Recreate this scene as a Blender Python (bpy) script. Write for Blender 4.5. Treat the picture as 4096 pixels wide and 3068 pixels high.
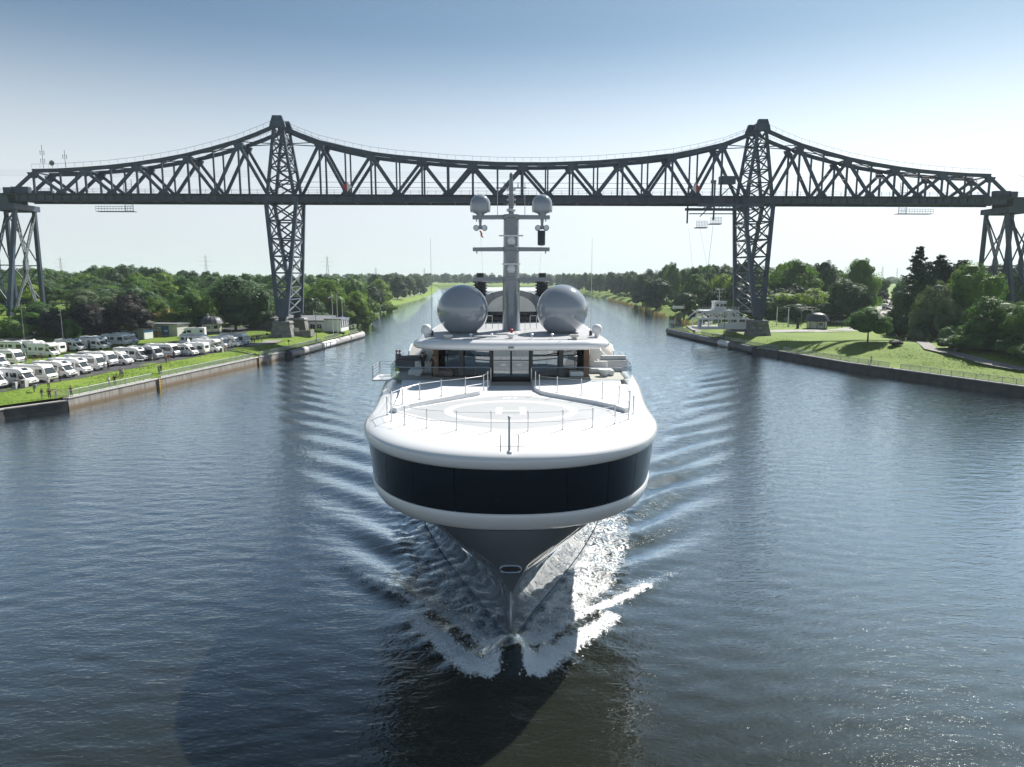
import bpy, math, random
import numpy as np
from mathutils import Vector, Matrix
R = math.radians
random.seed(7)
rng = np.random.default_rng(11)
for o in list(bpy.data.objects):
    bpy.data.objects.remove(o)
SC = bpy.context.scene
COL = SC.collection

# ---------------------------------------------------------------- camera, sky, sun, exposure
CAM_H, CAM_P, CAM_F = 20.5, R(8.6), 2838.0
cam_d = bpy.data.cameras.new('camera')
cam_d.sensor_width = 36.0
cam_d.lens = 36.0 * CAM_F / 4096.0
cam_d.clip_start, cam_d.clip_end = 0.5, 30000
cam = bpy.data.objects.new('camera', cam_d)
COL.objects.link(cam)
cam.location = (0, 0, CAM_H)
cam.rotation_euler = (R(90) - CAM_P, 0, 0)
SC.camera = cam

SUN_EL, SUN_AZ = R(43), R(37)          # azimuth measured from +Y towards +X
world = bpy.data.worlds.new('World')
SC.world = world
world.use_nodes = True
wn = world.node_tree
bg = wn.nodes['Background']
sky = wn.nodes.new('ShaderNodeTexSky')
sky.sky_type = 'NISHITA'
sky.sun_disc = False
sky.sun_elevation = SUN_EL
sky.sun_rotation = SUN_AZ
sky.altitude = 20
sky.air_density = 0.65
sky.dust_density = 0.6
sky.ozone_density = 5.0
tint = wn.nodes.new('ShaderNodeMix'); tint.data_type = 'RGBA'; tint.blend_type = 'MULTIPLY'; tint.inputs[0].default_value = 1.0
tint.inputs[7].default_value = (0.87, 1.03, 0.95, 1)      # the cool, slightly green cast of the photograph's air
hs = wn.nodes.new('ShaderNodeHueSaturation'); hs.inputs['Saturation'].default_value = 0.80
wn.links.new(sky.outputs[0], hs.inputs['Color']); wn.links.new(hs.outputs[0], tint.inputs[6]); # low summer haze: the sky pales evenly all round towards the horizon
tcw = wn.nodes.new('ShaderNodeTexCoord'); sxyz = wn.nodes.new('ShaderNodeSeparateXYZ'); wn.links.new(tcw.outputs['Generated'], sxyz.inputs[0])
pale = wn.nodes.new('ShaderNodeMapRange'); pale.interpolation_type = 'SMOOTHSTEP'
pale.inputs[1].default_value = 0.315; pale.inputs[2].default_value = 0.10; pale.inputs[3].default_value = 0.0; pale.inputs[4].default_value = 0.85
wn.links.new(sxyz.outputs['Z'], pale.inputs[0])
hmix = wn.nodes.new('ShaderNodeMix'); hmix.data_type = 'RGBA'; hmix.inputs[7].default_value = (7.0, 7.55, 7.9, 1)
dts = wn.nodes.new('ShaderNodeVectorMath'); dts.operation = 'DOT_PRODUCT'
dts.inputs[1].default_value = (math.sin(SUN_AZ) * math.cos(SUN_EL), math.cos(SUN_AZ) * math.cos(SUN_EL), math.sin(SUN_EL))
wn.links.new(tcw.outputs['Generated'], dts.inputs[0])
mx0 = wn.nodes.new('ShaderNodeMath'); mx0.operation = 'MAXIMUM'; mx0.inputs[1].default_value = 0.0; wn.links.new(dts.outputs['Value'], mx0.inputs[0])
pw = wn.nodes.new('ShaderNodeMath'); pw.operation = 'POWER'; pw.inputs[1].default_value = 4.0; wn.links.new(mx0.outputs[0], pw.inputs[0])
fwd = wn.nodes.new('ShaderNodeMath'); fwd.operation = 'MULTIPLY_ADD'; fwd.inputs[1].default_value = 1.1; fwd.inputs[2].default_value = 1.0; wn.links.new(pw.outputs[0], fwd.inputs[0])
hz = wn.nodes.new('ShaderNodeVectorMath'); hz.operation = 'SCALE'; hz.inputs[0].default_value = (7.1, 7.5, 7.75); wn.links.new(fwd.outputs[0], hz.inputs['Scale'])
wn.links.new(hz.outputs[0], hmix.inputs[7])
wn.links.new(pale.outputs[0], hmix.inputs[0]); wn.links.new(tint.outputs[2], hmix.inputs[6])
wn.links.new(hmix.outputs[2], bg.inputs[0])
bg.inputs[1].default_value = 0.060

sun_d = bpy.data.lights.new('sun', 'SUN')
sun_d.energy = 4.3
sun_d.angle = R(0.53)
sun_d.color = (1.0, 0.955, 0.89)
sun = bpy.data.objects.new('sun', sun_d)
COL.objects.link(sun)
SUN_DIR = Vector((math.sin(SUN_AZ) * math.cos(SUN_EL), math.cos(SUN_AZ) * math.cos(SUN_EL), math.sin(SUN_EL)))
sun.rotation_euler = SUN_DIR.to_track_quat('Z', 'Y').to_euler()
sun.location = (60, 80, 120)

SC.view_settings.view_transform = 'Standard'
SC.view_settings.look = 'None'
SC.view_settings.gamma = 1.0
SC.view_settings.exposure = 0.9
SC.render.engine = 'CYCLES'
SC.cycles.use_denoising = True
SC.cycles.max_bounces = 8
SC.cycles.diffuse_bounces = 3
SC.cycles.glossy_bounces = 4
SC.cycles.transmission_bounces = 4
SC.cycles.transparent_max_bounces = 40
SC.cycles.volume_bounces = 1
SC.cycles.sample_clamp_indirect = 6.0
SC.cycles.sample_clamp_direct = 5.0
SC.cycles.caustics_reflective = False
SC.cycles.caustics_refractive = False

# ---------------------------------------------------------------- helpers
def ray(px, py):
    """slope of the sight line through photo pixel (4096 wide): (dx per forward metre, drop per forward metre)."""
    xc, yc = (px - 2048) / CAM_F, (1534 - py) / CAM_F
    fy = math.cos(CAM_P) + yc * math.sin(CAM_P)
    fz = -math.sin(CAM_P) + yc * math.cos(CAM_P)
    return xc / fy, -fz / fy

def G(px, py, z=0.0):
    """ground point seen at a pixel on the level z."""
    a, b = ray(px, py)
    y = (CAM_H - z) / b
    return a * y, y, z

def at(px, py, y):
    """point seen at a pixel at distance y."""
    a, b = ray(px, py)
    return a * y, y, CAM_H - b * y

def sm(a, b, x):
    t = np.clip((np.asarray(x, float) - a) / (b - a), 0, 1)
    return t * t * (3 - 2 * t)

def tag(o, label=None, cat=None, group=None, kind=None):
    if label: o['label'] = label
    if cat: o['category'] = cat
    if group: o['group'] = group
    if kind: o['kind'] = kind
    return o

def empty(name, loc=(0, 0, 0), rz=0.0):
    o = bpy.data.objects.new(name, None)
    COL.objects.link(o)
    o.location = loc
    o.rotation_euler = (0, 0, rz)
    o.empty_display_size = 0.5
    return o

def thing(name, label, cat, loc=(0, 0, 0), rz=0.0, group=None):
    return tag(empty(name, loc, rz), label, cat, group)

def link(name, me, parent=None, loc=None):
    o = bpy.data.objects.new(name, me)
    COL.objects.link(o)
    if parent is not None: o.parent = parent
    if loc is not None: o.location = loc
    return o

KIDS = {}
def copy_tree(o, parent=None):
    c = o.copy()
    COL.objects.link(c)
    if parent is not None:
        c.parent = parent
    for ch in o.children:
        copy_tree(ch, c)
    return c

class MB:
    """collects shapes and links them as ONE mesh object."""
    def __init__(self):
        self.v, self.f, self.m, self.cm = [], [], [], 0
    def mat(self, i):
        self.cm = i; return self
    def add(self, vs, fs):
        n = len(self.v)
        self.v.extend([tuple(map(float, p)) for p in vs])
        for f in fs:
            self.f.append([i + n for i in f]); self.m.append(self.cm)
        return self
    def box(self, c, s, rz=0.0, rx=0.0):
        hx, hy, hz = s[0] / 2, s[1] / 2, s[2] / 2
        pts = []
        for z in (-hz, hz):
            for x, y in ((-hx, -hy), (hx, -hy), (hx, hy), (-hx, hy)):
                p = Vector((x, y, z))
                if rx: p = Matrix.Rotation(rx, 3, 'X') @ p
                if rz: p = Matrix.Rotation(rz, 3, 'Z') @ p
                pts.append((p.x + c[0], p.y + c[1], p.z + c[2]))
        return self.add(pts, [(0, 3, 2, 1), (4, 5, 6, 7), (0, 1, 5, 4), (1, 2, 6, 5), (2, 3, 7, 6), (3, 0, 4, 7)])
    def hexa(self, p):
        return self.add(p, [(0, 3, 2, 1), (4, 5, 6, 7), (0, 1, 5, 4), (1, 2, 6, 5), (2, 3, 7, 6), (3, 0, 4, 7)])
    def beam(self, a, b, w, h, up=(0, 0, 1), w2=None, h2=None):
        """square bar from a to b; w is across, h is along 'up'."""
        a, b = Vector(a), Vector(b)
        d = (b - a).normalized()
        u = Vector(up)
        if abs(d.dot(u)) > 0.98: u = Vector((0, 1, 0))
        s = d.cross(u).normalized(); u = s.cross(d).normalized()
        w2 = w if w2 is None else w2; h2 = h if h2 is None else h2
        p = []
        for q, ww, hh in ((a, w, h), (b, w2, h2)):
            for i, j in ((-1, -1), (1, -1), (1, 1), (-1, 1)):
                p.append(q + s * (i * ww / 2) + u * (j * hh / 2))
        return self.add(p, [(0, 1, 2, 3), (7, 6, 5, 4), (0, 4, 5, 1), (1, 5, 6, 2), (2, 6, 7, 3), (3, 7, 4, 0)])
    def tube(self, pts, r, n=6, r2=None, cap=True):
        pts = [Vector(p) for p in pts]
        rings = []
        for i, p in enumerate(pts):
            d = (pts[min(i + 1, len(pts) - 1)] - pts[max(i - 1, 0)]).normalized()
            u = Vector((0, 0, 1)) if abs(d.z) < 0.9 else Vector((0, 1, 0))
            s = d.cross(u).normalized(); u = s.cross(d)
            t = i / max(1, len(pts) - 1)
            rr = r if r2 is None else r + (r2 - r) * t
            if callable(r): rr = r(t)
            rings.append([p + (s * math.cos(k * 2 * math.pi / n) + u * math.sin(k * 2 * math.pi / n)) * rr for k in range(n)])
        vs = [q for ring in rings for q in ring]
        fs = []
        for i in range(len(rings) - 1):
            for k in range(n):
                fs.append((i * n + k, i * n + (k + 1) % n, (i + 1) * n + (k + 1) % n, (i + 1) * n + k))
        if cap:
            fs.append(tuple(range(n - 1, -1, -1))); fs.append(tuple(range((len(rings) - 1) * n, len(rings) * n)))
        return self.add(vs, fs)
    def lathe(self, prof, c=(0, 0, 0), n=16, sx=1.0, sy=1.0, a0=0.0):
        vs, fs = [], []
        for r, z in prof:
            for k in range(n):
                a = a0 + 2 * math.pi * k / n
                vs.append((c[0] + r * sx * math.cos(a), c[1] + r * sy * math.sin(a), c[2] + z))
        for i in range(len(prof) - 1):
            for k in range(n):
                fs.append((i * n + k, i * n + (k + 1) % n, (i + 1) * n + (k + 1) % n, (i + 1) * n + k))
        if prof[0][0] > 1e-4: fs.append(tuple(range(n - 1, -1, -1)))
        if prof[-1][0] > 1e-4: fs.append(tuple(range((len(prof) - 1) * n, len(prof) * n)))
        return self.add(vs, fs)
    def ball(self, c, r, nu=16, nv=10, z0=-1.0, z1=1.0, sz=1.0):
        a0, a1 = math.asin(max(-1, z0)), math.asin(min(1, z1))
        prof = [(max(1e-5, r * math.cos(a0 + (a1 - a0) * i / nv)), r * sz * math.sin(a0 + (a1 - a0) * i / nv)) for i in range(nv + 1)]
        return self.lathe(prof, c, nu)
    def cyl(self, a, b, r, n=12, r2=None):
        return self.tube([a, b], r, n, r2)
    def extrude(self, poly, y0, y1, axis='y'):
        """polygon in (x,z) extruded along y (or in (x,y) along z)."""
        n = len(poly)
        if axis == 'y':
            vs = [(x, y0, z) for x, z in poly] + [(x, y1, z) for x, z in poly]
        elif axis == 'x':
            vs = [(y0, x, z) for x, z in poly] + [(y1, x, z) for x, z in poly]
        else:
            vs = [(x, y, y0) for x, y in poly] + [(x, y, y1) for x, y in poly]
        fs = [tuple(range(n)), tuple(range(2 * n - 1, n - 1, -1))]
        fs += [(i, i + n, (i + 1) % n + n, (i + 1) % n) for i in range(n)]
        return self.add(vs, fs)
    def grid(self, rows, closed=False):
        n = len(rows[0]); vs = [p for r in rows for p in r]; fs = []
        for i in range(len(rows) - 1):
            for k in range(n if closed else n - 1):
                fs.append((i * n + k, i * n + (k + 1) % n, (i + 1) * n + (k + 1) % n, (i + 1) * n + k))
        return self.add(vs, fs)
    def mesh(self, name, mats, smooth=False):
        me = bpy.data.meshes.new(name)
        me.from_pydata(self.v, [], self.f)
        if not isinstance(mats, (list, tuple)): mats = [mats]
        for m in mats: me.materials.append(m)
        if len(mats) > 1: me.polygons.foreach_set('material_index', self.m)
        if smooth:
            me.polygons.foreach_set('use_smooth', [True] * len(self.f))
        me.update()
        fix_normals(me)
        if smooth is not True and smooth:
            me.set_sharp_from_angle(angle=R(smooth))
        elif smooth is True:
            me.set_sharp_from_angle(angle=R(45))
        return me
    def build(self, name, mats, parent=None, smooth=False, bevel=0.0, loc=None, segs=2):
        o = link(name, self.mesh(name, mats, smooth), parent, loc)
        if bevel:
            b = o.modifiers.new('bevel', 'BEVEL'); b.width = bevel; b.segments = segs; b.limit_method = 'ANGLE'; b.angle_limit = R(40)
        return o

import bmesh
def fix_normals(me):
    bm = bmesh.new(); bm.from_mesh(me)
    bmesh.ops.recalc_face_normals(bm, faces=bm.faces[:])
    bm.to_mesh(me); bm.free()

# ---------------------------------------------------------------- materials
M = {}
def mk(name, col, rough=0.6, metal=0.0, var=0.12, scale=1.5, bump=0.0, bscale=None, coat=0.0, spec=0.5, col2=None, detail=4.0, stretch=None, objvar=0.0):
    m = bpy.data.materials.new(name); m.use_nodes = True
    nt = m.node_tree; b = nt.nodes['Principled BSDF']
    b.inputs['Roughness'].default_value = rough
    b.inputs['Metallic'].default_value = metal
    b.inputs['Specular IOR Level'].default_value = spec
    if coat:
        b.inputs['Coat Weight'].default_value = coat; b.inputs['Coat Roughness'].default_value = 0.04
    tc = nt.nodes.new('ShaderNodeTexCoord')
    vec = tc.outputs['Object']
    if stretch:
        mp = nt.nodes.new('ShaderNodeMapping'); mp.inputs['Scale'].default_value = stretch
        nt.links.new(vec, mp.inputs[0]); vec = mp.outputs[0]
    nz = nt.nodes.new('ShaderNodeTexNoise'); nz.inputs['Scale'].default_value = scale; nz.inputs['Detail'].default_value = detail
    nt.links.new(vec, nz.inputs['Vector'])
    mx = nt.nodes.new('ShaderNodeMix'); mx.data_type = 'RGBA'
    c2 = col2 or [min(1, c * (1 + var)) for c in col]
    c1 = col if col2 else [c * (1 - var) for c in col]
    mx.inputs[6].default_value = (*c1, 1); mx.inputs[7].default_value = (*c2, 1)
    rp = nt.nodes.new('ShaderNodeMapRange'); rp.inputs[1].default_value = 0.3; rp.inputs[2].default_value = 0.7
    nt.links.new(nz.outputs['Fac'], rp.inputs[0]); nt.links.new(rp.outputs[0], mx.inputs[0])
    out = mx.outputs[2]
    if objvar:
        oi = nt.nodes.new('ShaderNodeObjectInfo'); hs = nt.nodes.new('ShaderNodeHueSaturation')
        ma = nt.nodes.new('ShaderNodeMapRange'); ma.inputs[3].default_value = 1 - objvar; ma.inputs[4].default_value = 1 + objvar
        nt.links.new(oi.outputs['Random'], ma.inputs[0]); nt.links.new(ma.outputs[0], hs.inputs['Value'])
        nt.links.new(out, hs.inputs['Color']); out = hs.outputs[0]
    nt.links.new(out, b.inputs['Base Color'])
    if bump:
        n2 = nt.nodes.new('ShaderNodeTexNoise'); n2.inputs['Scale'].default_value = bscale or scale * 6; n2.inputs['Detail'].default_value = 3
        nt.links.new(vec, n2.inputs['Vector'])
        bp = nt.nodes.new('ShaderNodeBump'); bp.inputs['Strength'].default_value = 1.0; bp.inputs['Distance'].default_value = bump
        nt.links.new(n2.outputs['Fac'], bp.inputs['Height']); nt.links.new(bp.outputs[0], b.inputs['Normal'])
    M[name] = m
    return m

def glass(name, tint=(0.75, 0.85, 0.9), ior=1.5, rough=0.0, opaque=0.0, opcol=(0.02, 0.03, 0.035), k=1.0):
    """thin glass: clear tinted sheet that mirrors by the angle of sight."""
    m = bpy.data.materials.new(name); m.use_nodes = True
    nt = m.node_tree; nt.nodes.remove(nt.nodes['Principled BSDF'])
    tr = nt.nodes.new('ShaderNodeBsdfTransparent'); tr.inputs[0].default_value = (*tint, 1)
    gl = nt.nodes.new('ShaderNodeBsdfGlossy'); gl.inputs['Roughness'].default_value = rough
    fr = nt.nodes.new('ShaderNodeFresnel'); fr.inputs[0].default_value = ior
    mx = nt.nodes.new('ShaderNodeMixShader')
    src = tr.outputs[0]
    if opaque:
        df = nt.nodes.new('ShaderNodeBsdfDiffuse'); df.inputs[0].default_value = (*opcol, 1)
        m0 = nt.nodes.new('ShaderNodeMixShader'); m0.inputs[0].default_value = opaque
        nt.links.new(tr.outputs[0], m0.inputs[1]); nt.links.new(df.outputs[0], m0.inputs[2]); src = m0.outputs[0]
    kk = nt.nodes.new('ShaderNodeMath'); kk.operation = 'MULTIPLY'; kk.inputs[1].default_value = k
    nt.links.new(fr.outputs[0], kk.inputs[0]); nt.links.new(kk.outputs[0], mx.inputs[0]); nt.links.new(src, mx.inputs[1]); nt.links.new(gl.outputs[0], mx.inputs[2])
    nt.links.new(mx.outputs[0], nt.nodes['Material Output'].inputs[0])
    M[name] = m
    return m

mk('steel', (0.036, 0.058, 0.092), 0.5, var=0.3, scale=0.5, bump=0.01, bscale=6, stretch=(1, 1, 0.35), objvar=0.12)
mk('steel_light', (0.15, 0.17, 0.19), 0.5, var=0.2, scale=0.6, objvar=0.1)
mk('steel_plain', (0.06, 0.075, 0.09), 0.5, var=0.15)
mk('galvanised', (0.35, 0.37, 0.39), 0.45, metal=0.4, var=0.15)
mk('stone', (0.20, 0.195, 0.19), 0.85, var=0.25, scale=1.2, bump=0.03, bscale=5, objvar=0.3)
mk('mortar', (0.11, 0.108, 0.10), 0.9)
mk('asphalt', (0.055, 0.057, 0.062), 0.85, var=0.2, scale=0.4, bump=0.004, bscale=40)
mk('paving', (0.30, 0.29, 0.28), 0.85, var=0.15, scale=0.5, bump=0.004, bscale=20)
mk('path', (0.25, 0.24, 0.225), 0.9, var=0.15, scale=0.6, bump=0.005, bscale=20)
mk('white_paint', (0.80, 0.80, 0.80), 0.35, var=0.03, scale=2)
mk('off_white', (0.62, 0.61, 0.57), 0.6, var=0.08, scale=1)
mk('black', (0.012, 0.012, 0.014), 0.5, var=0.2)
mk('dark_grey', (0.04, 0.045, 0.05), 0.5)
mk('mid_grey', (0.18, 0.19, 0.2), 0.6)
mk('rubber', (0.02, 0.02, 0.022), 0.75)
mk('red', (0.42, 0.02, 0.03), 0.5)
mk('orange', (0.75, 0.16, 0.03), 0.6)
mk('yellow', (0.65, 0.40, 0.03), 0.6)
mk('blue_sign', (0.03, 0.13, 0.36), 0.4, var=0.3, scale=1.2)
mk('wood', (0.16, 0.095, 0.055), 0.7, var=0.3, scale=1.5, bump=0.01)
mk('brown_wood', (0.14, 0.055, 0.035), 0.7, var=0.25)
mk('slate', (0.055, 0.066, 0.08), 0.45, var=0.2, scale=1)
# ================================================================ banks, canal, water
LY = [-60, 60, 101, 108.6, 177, 241, 247, 262, 345, 404, 635, 900, 1250, 1600]
LX = [-92, -82, -74, -68.9, -57, -51, -54, -70, -76, -82, -80, -95, -125, -175]
RY = [-60, 60, 120, 154.7, 187.5, 235, 256, 264, 275, 345, 404, 470, 734, 1000, 1200, 1600]
RX = [158, 115, 88, 73.6, 65.5, 59.3, 57, 64, 74, 78, 79, 84, 83, 76, 60, 10]
def qL(y): return np.interp(y, LY, LX)
def qR(y): return np.interp(y, RY, RX)
WALL_L, WALL_R = 243.0, 256.0
COPE = 1.85
def hillock(x, y):
    return 0.12 * np.sin(x * 0.21 + 1.3) * np.sin(y * 0.17) + 0.07 * np.sin(x * 0.53 + y * 0.41)
def zL(d, y):
    d, y = np.asarray(d, float), np.asarray(y, float)
    top = 3.0 + 0.0 * y
    wall = COPE + 0.05 + (top - COPE - 0.05) * sm(1.0, 9.0, d)
    nat = -0.7 + 3.4 * sm(-0.5, 9.0, d) + 0.9 * sm(9, 25, d)
    z = np.where(y < WALL_L + 2, wall, nat) + 1.0 * sm(45, 110, d) + 6.2 * sm(60, 84, d) * sm(168, 190, y) * (1 - sm(300, 380, y))
    return z + hillock(d, y) * sm(1.5, 4, d) * (1 - sm(9.0, 11.0, d) * (y < 190))
def zR(d, y):
    d, y = np.asarray(d, float), np.asarray(y, float)
    k = sm(165, 196, y)
    top = 5.1 - 2.0 * k
    wall = COPE + 0.05 + (top - COPE - 0.05) * sm(0.8, 21 - 12 * k, d)
    nat = -0.7 + 3.4 * sm(-0.5, 9.0, d) + 0.9 * sm(9, 25, d)
    z = np.where(y < WALL_R + 2, wall, nat) + 1.3 * sm(50, 110, d)
    return z + hillock(d, y) * sm(1.5, 4, d)
def gz(x, y):
    if x < 0: return float(zL(float(qL(y)) - x, y))
    return float(zR(x - float(qR(y)), y))

def grass_mat(name, c1, c2, c3):
    m = mk(name, c1, 0.85, scale=0.12, col2=c2, bump=0.10, bscale=2.2, spec=0.2)
    nt = m.node_tree; b = nt.nodes['Principled BSDF']
    src = b.inputs['Base Color'].links[0].from_socket
    nz = nt.nodes.new('ShaderNodeTexNoise'); nz.inputs['Scale'].default_value = 1.6; nz.inputs['Detail'].default_value = 6
    tc = nt.nodes.new('ShaderNodeTexCoord'); nt.links.new(tc.outputs['Object'], nz.inputs['Vector'])
    rp = nt.nodes.new('ShaderNodeMapRange'); rp.inputs[1].default_value = 0.42; rp.inputs[2].default_value = 0.72
    mx = nt.nodes.new('ShaderNodeMix'); mx.data_type = 'RGBA'; mx.inputs[7].default_value = (*c3, 1)
    nt.links.new(nz.outputs[0], rp.inputs[0]); nt.links.new(rp.outputs[0], mx.inputs[0]); nt.links.new(src, mx.inputs[6])
    nt.links.new(mx.outputs[2], b.inputs['Base Color'])
    return m
grass_mat('grass', (0.13, 0.21, 0.026), (0.20, 0.27, 0.04), (0.08, 0.15, 0.018))
mk('earth', (0.10, 0.085, 0.06), 0.9, var=0.3, scale=0.3)

def bank(name, q, zf, sgn, wall_y):
    ys = np.concatenate([np.arange(-60, 100, 8), np.arange(100, 300, 2.0), np.arange(300, 700, 10), np.geomspace(700, 7000, 26)])
    ds = np.array([0, .4, .85, 1.2, 1.7, 2.4, 3.2, 4, 5, 6, 7, 8, 9, 10, 12, 14, 17, 20, 24, 30, 40, 52, 70, 95, 130, 200, 400, 900, 2000, 5000])
    rows = []
    for y in ys:
        dd = ds.copy()
        dd[0] = 0.75 if y < wall_y else 0.0
        dd[1] = max(dd[1], dd[0] + .03)
        z = zf(dd, y)
        x = q(y) + sgn * dd
        rows.append([(x[i], y, z[i]) for i in range(len(dd))])
    mb = MB(); mb.grid(rows)
    o = mb.build(name, M['grass'], smooth=True)
    return tag(o, kind='structure')
bank('left_bank', qL, zL, -1, WALL_L)
bank('right_bank', qR, zR, 1, WALL_R)
# ground beyond the bend of the canal
mb = MB()
mb.grid([[(x, y, 1.2 + 1.5 * float(sm(1330, 1380, y)) - (3.2 if y < 1312 else 0)) for x in np.linspace(-400, 400, 30)] for y in (1300, 1315, 1340, 1400, 2000, 4000, 7000)])
tag(mb.build('far_bank', M['grass'], smooth=True), kind='structure')

# ---------------------------------------------------------------- water
def water_mat():
    m = bpy.data.materials.new('canal_water'); m.use_nodes = True
    nt = m.node_tree; b = nt.nodes['Principled BSDF']
    b.inputs['Roughness'].default_value = 0.04
    b.inputs['IOR'].default_value = 1.45
    b.inputs['Specular Tint'].default_value = (0.86, 0.95, 1.0, 1)
    tc = nt.nodes.new('ShaderNodeTexCoord')
    def noise(scale, detail, st=(1, 1, 1), dist=0.0, rz=0.0):
        mp = nt.nodes.new('ShaderNodeMapping'); mp.inputs['Scale'].default_value = st; mp.inputs['Rotation'].default_value = (0, 0, rz)
        nt.links.new(tc.outputs['Object'], mp.inputs[0])
        n = nt.nodes.new('ShaderNodeTexNoise'); n.inputs['Scale'].default_value = scale; n.inputs['Detail'].default_value = detail; n.inputs['Distortion'].default_value = dist
        nt.links.new(mp.outputs[0], n.inputs['Vector'])
        return n.outputs['Fac']
    # ripples: three sizes of wavelets
    def bump(h, d, prev=None):
        bp = nt.nodes.new('ShaderNodeBump'); bp.inputs['Strength'].default_value = 1.0; bp.inputs['Distance'].default_value = d
        nt.links.new(h, bp.inputs['Height'])
        if prev: nt.links.new(prev, bp.inputs['Normal'])
        return bp.outputs[0]
    n1 = bump(noise(0.35, 2.0, (0.55, 1, 1), 0.3, R(8)), 0.02)
    n2 = bump(noise(1.5, 3.0, (0.45, 1, 1), 0.5, R(-10)), 0.075, n1)
    n3 = bump(noise(4.5, 3.0, (0.55, 1, 1), 0.4, R(14)), 0.038, n2)
    fa = nt.nodes.new('ShaderNodeAttribute'); fa.attribute_name = 'foam'
    fn = noise(2.0, 9.0, (1, 0.75, 1), 2.2); fn2 = noise(8.0, 7.0, (1, 1, 1), 1.4)
    ad = nt.nodes.new('ShaderNodeMath'); ad.operation = 'ADD'
    mu = nt.nodes.new('ShaderNodeMath'); mu.operation = 'MULTIPLY'; mu.inputs[1].default_value = 0.5
    nt.links.new(fn2, mu.inputs[0]); nt.links.new(fn, ad.inputs[0]); nt.links.new(mu.outputs[0], ad.inputs[1])
    # foam where attribute exceeds the noise
    su = nt.nodes.new('ShaderNodeMath'); su.operation = 'SUBTRACT'
    fs = nt.nodes.new('ShaderNodeMath'); fs.operation = 'MULTIPLY'; fs.inputs[1].default_value = 1.5
    nt.links.new(fa.outputs['Fac'], fs.inputs[0]); nt.links.new(fs.outputs[0], su.inputs[0]); nt.links.new(ad.outputs[0], su.inputs[1])
    rp = nt.nodes.new('ShaderNodeMapRange'); rp.inputs[1].default_value = -0.13; rp.inputs[2].default_value = 0.16; rp.clamp = True
    nt.links.new(su.outputs[0], rp.inputs[0])
    mx = nt.nodes.new('ShaderNodeMix'); mx.data_type = 'RGBA'
    mx.inputs[6].default_value = (0.014, 0.016, 0.011, 1); mx.inputs[7].default_value = (0.88, 0.90, 0.90, 1)
    nt.links.new(rp.outputs[0], mx.inputs[0]); nt.links.new(mx.outputs[2], b.inputs['Base Color'])
    rr = nt.nodes.new('ShaderNodeMapRange'); rr.inputs[3].default_value = 0.015; rr.inputs[4].default_value = 0.6
    nt.links.new(rp.outputs[0], rr.inputs[0]); nt.links.new(rr.outputs[0], b.inputs['Roughness'])
    nfo = bump(ad.outputs[0], 0.12, n3)
    mn = nt.nodes.new('ShaderNodeMix'); mn.data_type = 'VECTOR'
    nt.links.new(rp.outputs[0], mn.inputs[0]); nt.links.new(n3, mn.inputs[4]); nt.links.new(nfo, mn.inputs[5])
    nt.links.new(mn.outputs[1], b.inputs['Normal'])
    # added gloss layer, stronger at grazing angles, brightens the water beyond its natural reflection
    gl = nt.nodes.new('ShaderNodeBsdfGlossy'); gl.inputs['Color'].default_value = (0.87, 0.95, 1.0, 1); gl.inputs['Roughness'].default_value = 0.015
    nt.links.new(n3, gl.inputs['Normal'])
    lw = nt.nodes.new('ShaderNodeLayerWeight'); lw.inputs[0].default_value = 0.5
    graze = nt.nodes.new('ShaderNodeMapRange'); graze.interpolation_type = 'SMOOTHSTEP'; graze.inputs[1].default_value = 0.40; graze.inputs[2].default_value = 0.86; graze.inputs[3].default_value = 0.03; graze.inputs[4].default_value = 0.86
    nt.links.new(lw.outputs['Facing'], graze.inputs[0])
    inv = nt.nodes.new('ShaderNodeMath'); inv.operation = 'SUBTRACT'; inv.inputs[0].default_value = 1.0; nt.links.new(rp.outputs[0], inv.inputs[1])
    fac = nt.nodes.new('ShaderNodeMath'); fac.operation = 'MULTIPLY'; nt.links.new(graze.outputs[0], fac.inputs[0]); nt.links.new(inv.outputs[0], fac.inputs[1])
    ms = nt.nodes.new('ShaderNodeMixShader'); nt.links.new(fac.outputs[0], ms.inputs[0]); nt.links.new(b.outputs[0], ms.inputs[1]); nt.links.new(gl.outputs[0], ms.inputs[2])
    nt.links.new(ms.outputs[0], nt.nodes['Material Output'].inputs[0])
    M['water'] = m
    return m

def seg_dist(x, y, pts):
    """distance to a polyline and the run along it."""
    best = np.full(x.shape, 1e9); run = np.zeros(x.shape); side = np.zeros(x.shape); acc = 0.0
    for (x0, y0), (x1, y1) in zip(pts[:-1], pts[1:]):
        L = math.hypot(x1 - x0, y1 - y0); ux, uy = (x1 - x0) / L, (y1 - y0) / L
        t = np.clip((x - x0) * ux + (y - y0) * uy, 0, L)
        dx, dy = x - (x0 + t * ux), y - (y0 + t * uy)
        d = np.hypot(dx, dy); k = d < best
        best = np.where(k, d, best); run = np.where(k, acc + t, run); side = np.where(k, ux * dy - uy * dx, side)
        acc += L
    return best, run, side

BOW = (-0.07, 36.3)
def kelvin(xi, eta, k0):
    """wave pattern of a moving point: xi behind it, eta beside it."""
    z = np.zeros(xi.shape, np.float32)
    xi = xi.astype(np.float32); eta = eta.astype(np.float32)
    th = np.linspace(0.12, 1.14, 110)
    for t in th:
        a = math.exp(-((t - 0.72) / 0.27) ** 2)
        k = k0 / math.cos(t) ** 2
        z += a * np.cos(k * (xi * math.cos(t) - eta * math.sin(t)) + 0.6)
    return z * (th[1] - th[0])

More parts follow.
